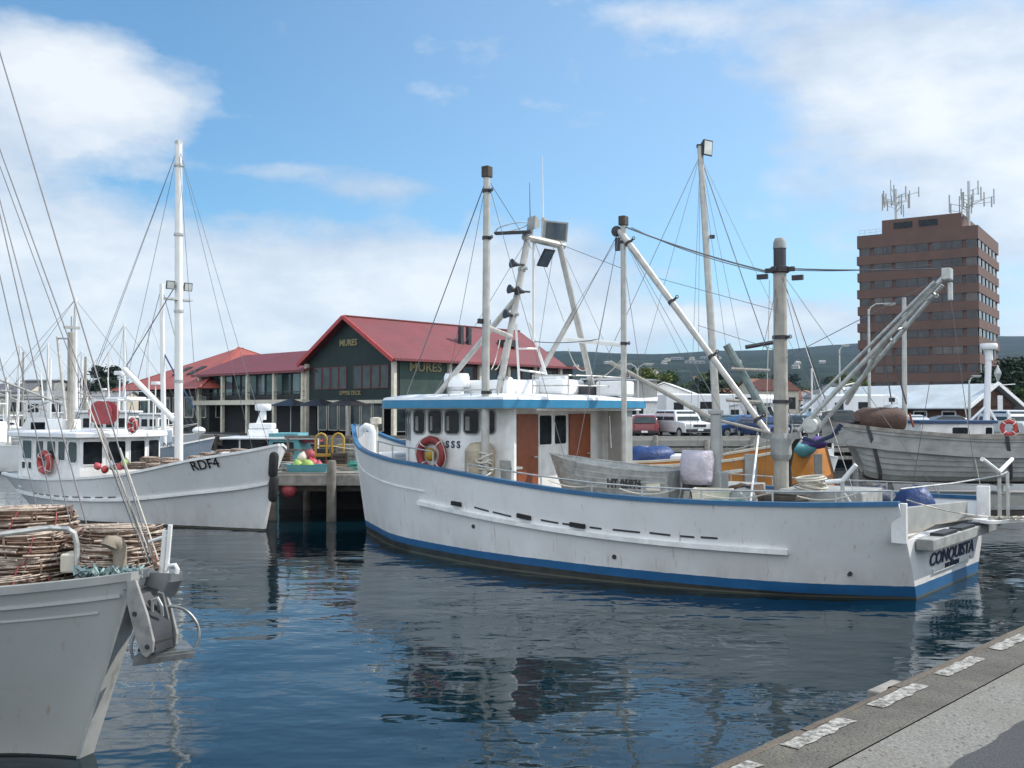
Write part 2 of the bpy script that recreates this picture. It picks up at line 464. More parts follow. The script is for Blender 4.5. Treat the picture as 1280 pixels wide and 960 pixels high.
b = MB(); b.add([QF.w(qx[0], -.02, -2), QF.w(qx[1], -.02, -2), QF.w(qx[1], -.02, QZ - .05), QF.w(qx[0], -.02, QZ - .05)], [(0, 1, 2, 3)])
tag(b.build('quay_face', M['edge_stone'], smooth=0), kind='structure')
# the edge itself: worn, slightly rounded arris built in stone lengths
random.seed(3)
b = MB(); x = qx[0]
rows = []
while x < qx[1]:
    w_ = random.uniform(.9, 1.5); o1, o2 = random.uniform(-.012, .012), random.uniform(-.008, .008)
    prof = [(.0 + o1, -.30), (.0 + o1, -.03), (-.012 + o1, -.010), (-.04, 0 + o2 * .3), (-.075, .0), (-.075, -.30)]
    for k in range(9):
        xx = x + .006 + (w_ - .012) * k / 8
        rows.append([QF.w(xx, y_ + .012 * noise.noise(V((xx * 6, z_ * 9, 2))), QZ + z_ + .006 * noise.noise(V((xx * 9, y_ * 8, 5)))) for y_, z_ in prof])
    b.loft(rows, caps=False); rows = []
    x += w_
tag(b.build('quay_edge', M['edge_stone'], smooth=40), kind='structure')
strip('quay_coping', -.074, -.39, QZ - .002, M['coping'])
strip('quay_apron', -.394, -.86, QZ - .006, M['apron'], n=300)
strip('road', -.775, -9, QZ - .002, M['asphalt'], jag=.035, n=500)
strip('pavement', -9.004, -90, QZ + .01, M['apron'], n=20)
m, nt, bs, N, L = nodes('worn_paint')
wv = nz(nt, 26, 6, rough=.7)
L.new(mixc(nt, ramp(nt, wv, [(.40, 0.), (.60, 1.)]), (.10, .095, .082), (.42, .41, .38)), bs.inputs['Base Color']); bs.inputs['Roughness'].default_value = .85
bump(nt, bs, wv, .12, .004)
xs0 = QF.l(PZ(971, 930, QZ)).x
b = MB()
for k in range(-2, 30):
    x0 = xs0 + k * .905 + .05 * noise.noise(V((k * 3.1, 0, 0))); n = 14; wdj = .02 * noise.noise(V((k * 1.7, 5, 0)))
    rows = []
    for i in range(n + 1):
        xx = x0 + .60 * i / n
        a_, c_ = .012 * noise.noise(V((xx * 11, 0, 1))), .012 * noise.noise(V((xx * 11, 4, 1)))
        rows.append([QF.w(xx, -.085 + a_, QZ + .003), QF.w(xx, -.178 + wdj + c_ * 1.6, QZ + .003)])
    b.loft(rows)
tag(b.build('road_markings', m, smooth=0), kind='structure')
# timber fender block over the water at the edge
c = QF.l(PZ(1092, 852, QZ - .06))
b = MB(); b.box((0, 0, 0), (.34, .17, .24)); 
tag(b.build('fender_block', M['wood_grey'], bevel=.012, loc=QF.w(c.x, .075, QZ - .19), rz=QF.yaw), 'short weathered timber fender block jutting over the water from the quay edge', 'fender')

# ---------- land behind, hills ----------
GZ = 1.4
land = [(-700, 185), (-43, 185), (-43, 93), (-12.5, 62.5), (-5, 59.2), (400, 59.2), (700, 59.2), (700, 420), (-700, 420)]
b = MB(); b.add([(x_, y_, GZ) for x_, y_ in land], [tuple(range(len(land)))])
tag(b.build('car_park', M['asphalt'], smooth=0), kind='structure')
def hill_z(x_, y_):
    t = x_ / max(y_, 1)
    side = max(0, min(1, (t + .22) / .30)); side = side * side * (3 - 2 * side)
    f = max(0, min(1, (y_ - 420) / 2600)); f = f ** 1.5
    n_ = noise.fractal(V((x_ * .0011, y_ * .0011, 3)), 1, 2, 5)
    ridge = 203 + 18 * n_ - 7 * math.cos((t - .15) * 9) + 14 * max(0, t - .34) * 3
    return GZ - .05 + f * ridge * (.10 + .9 * side) + (n_ * 9 * min(1, f * 4))
rows = []
ny, nx = 70, 130
for j in range(ny + 1):
    y_ = 415 + (3600 - 415) * (j / ny) ** 1.25
    rows.append([V((-2600 + 5200 * i / nx, y_, hill_z(-2600 + 5200 * i / nx, y_) if j else GZ - .1)) for i in range(nx + 1)])
b = MB(); b.loft(rows)
m, nt, bs, N, L = nodes('hill_forest')
f1 = nz(nt, .014, 8, rough=.75); f2 = nz(nt, .0035, 5, rough=.6)
cc = mixc(nt, ramp(nt, f1, [(.40, 0.), (.62, 1.)]), (.003, .008, .007), (.024, .042, .020))
cc = mixc(nt, ramp(nt, f2, [(.60, 0.), (.68, 1.)]), cc, (.06, .075, .04))
L.new(cc, bs.inputs['Base Color']); bs.inputs['Roughness'].default_value = .95; bs.inputs['Specular IOR Level'].default_value = .1
bump(nt, bs, f1, 1.0, 14)
tag(b.build('hills', m, smooth=60), kind='structure')
HAZE = True
if HAZE:
    b = MB(); b.box((0, 1800, 150), (6200, 3900, 308))
    m = bpy.data.materials.new('haze_air'); m.use_nodes = True; nt = m.node_tree; nt.nodes.clear()
    o = nt.nodes.new('ShaderNodeOutputMaterial'); v = nt.nodes.new('ShaderNodeVolumePrincipled')
    v.inputs['Color'].default_value = (.52, .72, 1, 1); v.inputs['Density'].default_value = .00007; v.inputs['Anisotropy'].default_value = .2
    nt.links.new(v.outputs[0], o.inputs['Volume'])
    tag(b.build('haze', m, smooth=0), kind='stuff')
# ---------- building materials ----------
def siding(name, col, pitch=.16, rough=.65):
    m, nt, bs, N, L = nodes(name)
    tcn = N.new('ShaderNodeTexCoord'); s = N.new('ShaderNodeSeparateXYZ'); L.new(tcn.outputs['Object'], s.inputs[0])
    saw = math_(nt, 'FRACT', math_(nt, 'DIVIDE', s.outputs[2], pitch))
    f = nz(nt, 1.2, 5)
    c = ramp(nt, f, [(.3, tuple(x * .75 for x in col)), (.7, tuple(x * 1.25 for x in col))])
    L.new(mixc(nt, ramp(nt, saw, [(.0, .75), (.14, 0.)]), c, tuple(x * .4 for x in col)), bs.inputs['Base Color'])
    bs.inputs['Roughness'].default_value = rough
    bump(nt, bs, saw, .5, .03); M[name] = m
siding('green_boards', (.012, .027, .026)); siding('green_side', (.040, .075, .062)); siding('dark_boards', (.03, .034, .033))
def ribbed(name, col, pitch=.30, ax=0, stain=None):
    m, nt, bs, N, L = nodes(name)
    tcn = N.new('ShaderNodeTexCoord'); s = N.new('ShaderNodeSeparateXYZ'); L.new(tcn.outputs['Object'], s.inputs[0])
    sn = math_(nt, 'SINE', math_(nt, 'MULTIPLY', s.outputs[ax], 2 * math.pi / pitch))
    f = nz(nt, .5, 6, rough=.65)
    c = ramp(nt, f, [(.3, tuple(x * .82 for x in col)), (.7, tuple(min(1, x * 1.16) for x in col))])
    if stain: c = mixc(nt, math_(nt, 'MULTIPLY', ramp(nt, nz(nt, .9, 5), [(.45, 0.), (.72, 1.)]), .6), c, stain)
    c = mixc(nt, ramp(nt, sn, [(.9, 0.), (1., .35)]), c, tuple(x * .6 for x in col))
    L.new(c, bs.inputs['Base Color']); bs.inputs['Roughness'].default_value = .55
    bump(nt, bs, sn, .35, .03); M[name] = m
ribbed('roof_red', (.185, .040, .043), ax=0, stain=(.135, .05, .05)); ribbed('roof_red_y', (.34, .075, .07), ax=1, stain=(.26, .08, .075)); ribbed('roof_orange', (.36, .09, .065), ax=0, stain=(.28, .085, .075))
ribbed('roof_pale', (.50, .56, .60), ax=0, stain=(.42, .44, .44)); ribbed('roof_grey', (.25, .25, .25), ax=0); ribbed('wall_grey', (.33, .33, .31), ax=0)

# ---------- gabled waterfront restaurant (long axis = local x, gable faces -x) ----------
G = V((-11.07, 68.2, GZ)); yaw = math.atan2(.742, .67)
FB = Frame(G, yaw)
rb = thing('restaurant', 'dark green gabled two-storey waterfront restaurant with a long dusky red roof', 'restaurant', G, yaw)
HW, EV, RD, LEN = 4.57, 5.25, 8.05, 18.6
F1 = 2.55     # upper floor level
b = MB()      # upper storey walls, gable included
b.prism([(0, HW, F1 - .1), (0, -HW, F1 - .1), (0, -HW, EV), (0, 0, RD - .12), (0, HW, EV)], (.2, 0, 0))
b.build('gable_wall', M['green_boards'], rb, 0)
b = MB(); b.box((LEN / 2 + .1, -HW + .1, (F1 + EV) / 2 - .05), (LEN - .2, .2, EV - F1 + .1))
b.box((LEN / 2 + .1, HW - .1, (F1 + EV) / 2 - .05), (LEN - .2, .2, EV - F1 + .1)); b.box((LEN - .1, 0, (F1 + EV) / 2), (.2, 2 * HW - .42, EV - F1))
b.build('side_wall', M['dark_boards'], rb, 0)
# green boarded panel beside the corner post, carrying the side sign
b = MB(); b.box((2.6, -HW - .02, (F1 + EV) / 2), (4.3, .06, EV - F1 - .1)); b.build('sign_wall', M['green_side'], rb, 0)
b = MB(); b.box((LEN / 2, 0, F1 - .22), (LEN + .3, 2 * HW + .3, .22)); b.build('floor_slab', M['cream_paint'], rb, 0)
b = MB()
for (x0, x1) in ((-.55, 17.4),):
    for s in (-1, 1):
        b.prism([(x0, s * (HW + .55), EV - .30), (x0, 0, RD), (x0, 0, RD + .12), (x0, s * (HW + .55), EV - .18)], (x1 - x0, 0, 0))
    b.prism([(x1, HW + .55, EV - .3), (x1, 0, RD), (x1, 0, RD + .12), (x1, HW + .55, EV - .18)], (.01, 0, 0))
b.add([(17.4, -HW - .55, EV - .18), (17.4, 0, RD + .12), (19.2, 0, EV - .18), (19.2, -HW - .55, EV - .18), (17.4, HW + .55, EV - .18), (19.2, HW + .55, EV - .18)], [(0, 3, 2, 1), (1, 2, 5, 4)])
rf = b.build('roof', M['roof_red'], rb, 0)
b = MB()
for s in (-1, 1): b.bar((-.62, s * (HW + .6), EV - .30), (-.62, 0, RD + .06), .12, .26)
b.build('bargeboard', M['red_paint'], rf, 0)
b = MB(); b.bar((-.55, -HW - .62, EV - .20), (19.2, -HW - .62, EV - .20), .12, .16); b.build('gutter', M['roof_red'], rf, 0)
b = MB(); b.bar((-.55, 0, RD + .14), (17.4, 0, RD + .14), .25, .08); b.build('ridge_cap', M['roof_red'], rf, 0)
for x_ in (13.2, 8.1, 8.9):
    b = MB(); zz = RD + .12 - (RD - EV + .3) * (2.6 / (HW + .55)); b.box((x_, -2.6, zz + (.25 if x_ > 10 else .5)), (1.4 if x_ > 10 else .3, .9 if x_ > 10 else .3, .5 if x_ > 10 else 1.5))
    b.build('skylight' if x_ > 10 else 'flue', M['dark_metal'], rf, 0)
# long band of upper windows in the gable: two groups of four, brown mullions
for gy0, gy1 in ((HW - .62, .28), (-.40, -HW + .5)):
    n = 4; wd = (gy0 - gy1) / n
    for k in range(n):
        yc = gy0 - wd * (k + .5)
        window(rb, (-.02, yc, 3.98), (0, -1, 0), wd - .17, 1.42, M['timber_red'] if 'timber_red' in M else mat('timber_red', (.13, .045, .035), .6), M['glass_tint'], r=.01, rim=.06, proud=.03)
for k, x_ in enumerate([5.6 + 1.25 * i for i in range(10)]):
    window(rb, (x_, -HW - .01, 4.0), (1, 0, 0), .98, 1.5, M['timber_red'], M['glass_tint'], r=.01, rim=.08, proud=.05)
for x_, y_ in [(-.12, -HW - .12), (-.12, HW + .12), (-.12, 0)] + [(3 * k + 4.9, -HW - .12) for k in range(5)]:
    b = MB(); b.box((x_, y_, (F1 if y_ == 0 else EV) / 2 - .1), (.26, .26, (F1 if y_ == 0 else EV) - .2)); b.build('post', M['cream_paint'], rb, 0)
text(rb, 'MURES', (-.05, .1, 6.35), (0, -1, 0), (0, 0, 1), .62, M['gold_ink'], ext=.03, bold=.012)
text(rb, 'UPPER DECK', (-.05, -.1, 2.92), (0, -1, 0), (0, 0, 1), .40, M['gold_ink'], ext=.03, bold=.004)
text(rb, 'MURES', (2.7, -HW - .09, 4.62), (1, 0, 0), (0, 0, 1), .85, M['gold_ink'], ext=.03, bold=.012, w=1.15)
# ground floor: glazed front set back under the deck
b = MB(); b.box((LEN / 2 + 1.5, 0, 1.15), (LEN - 3, 2 * HW - 2.4, 2.3)); b.build('ground_floor', M['interior'], rb, 0)
for k in range(6):
    window(rb, (0.0, -3 + 1.2 * k, 1.3), (0, -1, 0), .95, 1.8, M['cream_paint'], M['glass_tint'], r=.01, rim=.05, proud=.04)
for k in range(9):
    window(rb, (1.9 + 1.7 * k, -HW + 1.18, 1.3), (1, 0, 0), 1.3, 1.9, M['cream_paint'], M['glass_tint'], r=.01, rim=.05, proud=.04)
# dark awning in front of the gable's ground floor
for k in range(3):
    aw = thing('patio_umbrella', ['wide black patio umbrella nearest the gable corner post', 'black patio umbrella in the middle under the gable', 'black patio umbrella at the left end under the gable'][k], 'umbrella', FB.w(-2.6, -3.1 + 3.1 * k, 0), yaw, 'black patio umbrellas before the gable')
    b = MB()
    b.loft([[(1.7 * math.cos(R(60 * i)), 1.7 * math.sin(R(60 * i)), 2.05) for i in range(6)], [(.05 * math.cos(R(60 * i)), .05 * math.sin(R(60 * i)), 2.55) for i in range(6)]], ring=True, caps=True)
    b.build('canopy', M['black_paint'], aw, 0)
    MB().cyl((0, 0, 0), (0, 0, 2.5), .035).build('pole', M['galv'], aw)

# ---------- wing with a glazed upper floor ----------
W0 = V((-14.46, 71.3, GZ)); wd_ = V((-.71, .70, 0)).normalized(); wyaw = math.atan2(wd_.y, wd_.x)
FW = Frame(W0, wyaw)                                    # x runs left along the front, front faces +y
wg = thing('restaurant_wing', 'low red-roofed restaurant wing with a glazed upper floor on cream posts', 'restaurant', W0, wyaw)
WL, WE, WR = 16.0, 4.75, 6.45
b = MB(); b.box((WL / 2, -4.2, (F1 + WE) / 2), (WL - .1, 8, WE - F1)); b.build('wall', M['dark_boards'], wg, 0)
b = MB(); b.box((WL / 2, -4.3, 1.15), (WL - 2, 6, 2.3)); b.build('ground_floor', M['interior'], wg, 0)
b = MB(); b.box((WL / 2, -3.6, F1 - .2), (WL, 8.4, .36)); b.build('floor_slab', M['cream_paint'], wg, 0)
b = MB()
b.prism([(-.3, .55, WE - .12), (-.3, -4.2, WR), (-.3, -8.9, WE - .12), (-.3, -8.9, WE - .26), (-.3, -4.2, WR - .14), (-.3, .55, WE - .26)], (WL + .4, 0, 0))
rf = b.build('roof', M['roof_red'], wg, 0)
MB().bar((-.3, .6, WE - .2), (WL + .1, .6, WE - .2), .12, .18).build('gutter', M['roof_red'], rf, 0)
b = MB(); b.box((2.2, -3.6, WR + .25), (.8, .8, .75)); b.build('chimney', M['red_paint'], rf, 0)
for k in range(13):
    window(wg, (.75 + 1.19 * k, -.2, 3.75), (-1, 0, 0), 1.0, 1.55, M['black_paint'], M['glass_sky'] if k % 4 == 1 else M['glass_tint'], r=.01, rim=.06, proud=.05)
for k in range(5):
    b = MB(); b.box((.3 + 3.75 * k, .32, WE / 2 - .1), (.24, .24, WE - .2)); b.build('post', M['cream_paint'], wg, 0)
b = MB(); b.bar((0, .4, F1 + .55), (WL, .4, F1 + .55), .05, .05); b.bar((0, .4, F1 + .25), (WL, .4, F1 + .25), .03, .03); b.build('balcony_rail', M['dark_metal'], wg, 0)

# ---------- hip-roofed hall further left ----------
hp = thing('hall', 'low dockside hall under a broad orange-red hipped roof', 'hall', (-24.6, 90.5, GZ), R(45))
b = MB(); b.box((0, 0, 1.7), (13, 13, 3.4)); b.build('wall', M['dark_boards'], hp, 0)
b = MB(); E_ = 3.5; s = 8.3
b.add([(-s, -s, E_), (s, -s, E_), (s, s, E_), (-s, s, E_), (-.4, -.4, 7.35), (.4, .4, 7.35)], [(0, 1, 4), (1, 2, 5, 4), (2, 3, 5), (3, 0, 4, 5), (0, 3, 2, 1)])
rf = b.build('roof', M['roof_orange'], hp, 0)
for q in ((-s, -s), (s, -s), (s, s), (-s, s)):
    b = MB(); b.bar((q[0], q[1], E_ + .05), (-.4 if q[0] < 0 else .4, -.4 if q[0] < 0 else .4, 7.4) if q[0] == q[1] else (0, 0, 7.38), .22, .10); b.build('ridge_cap', M['roof_orange'], rf, 0)
for k in range(4):
    b = MB(); t = .35 + .1 * (k // 2); y_ = -1.4 + 2.6 * (k % 2); b.box((-s * (1 - t), y_, E_ + 3.85 * t + .14), (.7, .9, .1), ry=-R(28)); b.build('skylight', M['dark_metal'], rf, 0)
for k in range(6):
    window(hp, (-6.52, -5.2 + 2.08 * k, 2.0), (0, -1, 0), 1.4, 1.6, M['cream_paint'], M['glass_tint'], r=.01, rim=.08, proud=.05)
    window(hp, (-5.2 + 2.08 * k, -6.52, 2.0), (1, 0, 0), 1.4, 1.6, M['cream_paint'], M['glass_tint'], r=.01, rim=.08, proud=.05)

# ---------- brick office tower ----------
TD = 172
mat('tower_glass', (.045, .045, .05), .15, 0, var=.5, scale=.5, spec=.4); mat('tower_blind', (.10, .09, .085), .4, 0, var=.4, scale=.7); mat('tower_brick', (.130, .077, .062), .85, var=.16, scale=.35, stain=(.085, .052, .045), samt=.4)
tc_ = P(1225, 500, TD); tl_ = P(1073, 500, TD + 11.4)
tv = V((tl_.x - tc_.x, tl_.y - tc_.y, 0)); TW = tv.length; tyaw = math.atan2(-tv.y, -tv.x)
TH = P(1225, 281, TD).z - GZ; NF = 11; SH = 22.4 * TD / 1250
tw = thing('office_tower', 'brown brick office tower with dark window bands and rooftop antennas', 'office tower', (tc_.x, tc_.y, GZ), tyaw)
TDp = 23.0
b = MB(); b.box((-TW / 2, TDp / 2, TH / 2 - .3), (TW - .6, TDp - .6, TH - .4)); b.build('core_wall', M['tower_brick'], tw, 0)
nf = int(TH / SH) + 1
for k in range(nf):                       # spandrel bands step out at every floor, windows sit back between them
    zt = TH - 2.35 - k * SH
    z1 = TH if k == 0 else zt + 1.62
    if z1 < .6: break
    b = MB(); z0 = max(zt - 0, .02)
    b.box((-TW / 2, TDp / 2, (z0 + z1) / 2), (TW + .12 * (k % 2), TDp + .12 * (k % 2), z1 - z0))
    if z1 - z0 > .2: b.build('brick_band', M['tower_brick'], tw, 0)
    zc = zt - (SH - 1.62) / 2
    if zc < 1.2: break
    hh = SH - 1.66
    for x0, x1 in ((-TW + .7, -TW + 2.3), (-TW + 3.0, -TW * .70), (-TW * .67, -TW * .40), (-TW * .37, -2.6), (-2.0, -.25)):
        b = MB(); b.box(((x0 + x1) / 2, .14, zc), (x1 - x0, .1, hh)); wn = b.build('window', [M['tower_glass'], M['tower_blind']][1 if random.random() < .22 else 0], tw, 0)
        n = max(1, int((x1 - x0) / 1.5)); b = MB()
        for j in range(1, n): b.box((x0 + (x1 - x0) * j / n, .07, zc), (.12, .06, hh))
        if n > 1: b.box(((x0 + x1) / 2, .07, zc - hh / 2 + .06), (x1 - x0, .05, .1)); b.build('mullion', M['dark_metal'], wn, 0)
    for j in range(5):
        b = MB(); b.box((-.14, 2.0 + 3.9 * j, zc), (.1, 2.2, hh)); wn = b.build('window', M['glass_sky'], tw, 0)
        b = MB(); b.box((-.07, 2.0 + 3.9 * j, zc), (.06, .2, hh)); b.build('mullion', M['cream_paint'], wn, 0)
zl = P(1070, 292, TD + 6).z
b = MB(); b.box((-TW * .47, TDp / 2 - 1.5, TH + 1.3), (TW * .66, TDp - 6, 2.8)); ph = b.build('penthouse', M['tower_brick'], tw, 0)
for x_ in (-.62, -.41):
    b = MB(); b.box((TW * x_, 1.45, TH + 1.5), (TW * .155, .1, 1.1)); b.build('louvre', M['glass'], ph, 0)
b = MB(); b.box((-TW * .45, TDp / 2 - 1, TH + 3.2), (TW * .30, 7, 1.0)); b.build('plant_room', M['dark_metal'], tw, .0)
b = MB()
for z_ in (.5, 1.0): b.bar((-TW + .3, .3, TH + z_), (-TW * .8, .3, TH + z_), .05, .05)
for k in range(5): b.bar((-TW + .3 + k * 1.0, .3, TH), (-TW + .3 + k * 1.0, .3, TH + 1), .05, .05)
b.build('roof_rail', M['galv'], tw, 0)
random.seed(11)
def antenna(px, n, z0, hmax):
    base = P(px, 270, TD + 4); x_ = Frame((tc_.x, tc_.y, GZ), tyaw).l(base).x
    a = thing('antenna_mast', 'cluster of white panel antennas on the %s end of the brick tower roof' % ('left' if px < 1160 else 'right'), 'antenna', (0, 0, 0), 0, 'rooftop antenna clusters')
    a.location = Frame((tc_.x, tc_.y, GZ), tyaw).w(x_, 3.0, z0); a.rotation_euler.z = tyaw
    MB().cyl((0, 0, 0), (0, 0, hmax), .22).build('mast', M['galv'], a)
    for k in range(n):
        an = 2 * math.pi * k / n + .3; r = random.uniform(.8, 4.2); zz = hmax * random.uniform(.35, .9); h = random.uniform(1.8, 3.3)
        p = V((r * math.cos(an), r * math.sin(an), zz))
        b = MB(); b.bar((0, 0, zz - .6), p, .10, .10); br = b.build('arm', M['galv'], a, 0)
        b = MB(); b.box((p.x, p.y, p.z), (.19, .14, h), rz=an); b.build('panel', M['plastic_grey'], br, 0)
antenna(1107, 17, TH + 2.7, 5.8); antenna(1212, 18, TH + .0, 8.4)

# ---------- brick market shed with a pale iron roof ----------
sA = P(1008, 500, 95); sB = P(1204, 500, 82)
sv = V((sB.x - sA.x, sB.y - sA.y, 0)); SL = sv.length; syaw = math.atan2(sv.y, sv.x)
sh = thing('brick_shed', 'long brick dockside shed under a pale corrugated iron roof', 'shed', (sA.x, sA.y, GZ), syaw)
b = MB(); b.box((SL / 2, 4, 1.05), (SL, 7.4, 2.1)); b.build('wall', mat('brick_brown', (.10, .055, .04), .85, var=.3, scale=2), sh, 0)
b = MB(); b.prism([(SL + .2, 0.2, 2.1), (SL + .2, 7.8, 2.1), (SL + .2, 4, 3.75)], (-.3, 0, 0)); b.build('gable', M['brick_brown'], sh, 0)
b = MB(); b.prism([(-.4, -.5, 1.95), (-.4, 4, 4.0), (-.4, 8.5, 1.95), (-.4, 8.5, 1.85), (-.4, 4, 3.9), (-.4, -.5, 1.85)], (SL + 1.1, 0, 0)); rf = b.build('roof', M['roof_pale'], sh, 0)
b = MB(); b.bar((SL + .75, -.55, 1.9), (SL + .75, 4, 4.0), .1, .3); b.bar((SL + .75, 8.55, 1.9), (SL + .75, 4, 4.0), .1, .3); b.build('bargeboard', M['clean_white'], rf, 0)
b = MB(); b.lathe([(.04, 0), (.1, .2), (.28, .7), (.3, .85), (.12, 1.25), (.02, 1.5)], (SL + .7, 4, 4.05), n=8); b.build('finial', M['galv'], rf)
for k in range(6):
    window(sh, (1.2 + k * SL / 6, -.02 + .3, 1.1), (1, 0, 0), 1.1, 1.0, M['clean_white'], M['glass'], r=.01, rim=.1, proud=.06)

# ---------- white hall and terrace beyond the car park ----------
def house(nm, lab, cat, px, py, d, wdt, dep, h, rise, wall, roof, rz=0, group=None, wins=3, ridge='x'):
    p = P(px, py, d)
    z0 = hill_z(p.x, d) if d > 420 else GZ
    o = thing(nm, lab, cat, (p.x, d, z0), rz, group)
    b = MB(); b.box((0, 0, h / 2), (wdt, dep, h))
    if ridge == 'x': b.prism([(-wdt / 2, -dep / 2, h), (-wdt / 2, dep / 2, h), (-wdt / 2, 0, h + rise - .1)], (wdt, 0, 0))
    else: b.prism([(-wdt / 2, -dep / 2, h), (wdt / 2, -dep / 2, h), (0, -dep / 2, h + rise - .1)], (0, dep, 0))
    b.build('wall', M[wall], o, 0)
    b = MB(); e = .35
    if ridge == 'x':
        b.prism([(-wdt / 2 - e, -dep / 2 - e, h - e * rise / (dep / 2)), (-wdt / 2 - e, 0, h + rise), (-wdt / 2 - e, dep / 2 + e, h - e * rise / (dep / 2)), (-wdt / 2 - e, dep / 2 + e, h + .12 - e * rise / (dep / 2)), (-wdt / 2 - e, 0, h + rise + .14), (-wdt / 2 - e, -dep / 2 - e, h + .12 - e * rise / (dep / 2))], (wdt + 2 * e, 0, 0))
    else:
        b.prism([(-wdt / 2 - e, -dep / 2 - e, h - e * rise / (wdt / 2)), (0, -dep / 2 - e, h + rise), (wdt / 2 + e, -dep / 2 - e, h - e * rise / (wdt / 2)), (wdt / 2 + e, -dep / 2 - e, h + .12 - e * rise / (wdt / 2)), (0, -dep / 2 - e, h + rise + .14), (-wdt / 2 - e, -dep / 2 - e, h + .12 - e * rise / (wdt / 2))], (0, dep + 2 * e, 0))
    b.build('roof', M[roof], o, 0)
    for k in range(wins):
        b = MB(); b.box((-wdt / 2 + wdt * (k + .5) / wins, -dep / 2 - .02, h * .55), (wdt / wins * .5, .1, h * .4)); b.build('window', M['glass'], o, 0)
    return o
house('warehouse', 'flat-sided grey ribbed warehouse just right of the wheelhouse roof', 'warehouse', 772, 500, 132, 8, 12, 5.4, .3, 'wall_grey', 'roof_grey', R(4), wins=0)
house('white_hall', 'white gabled hall behind the parked cars beside the grey warehouse', 'hall', 836, 500, 138, 14, 14, 2.6, 2.7, 'white_paint', 'roof_white', R(-14), wins=2, ridge='y')
house('white_annexe', 'low white annexe joined to the white gabled hall', 'building', 812, 500, 128, 8, 6, 2.9, .8, 'white_paint', 'roof_white', R(-4), wins=2)
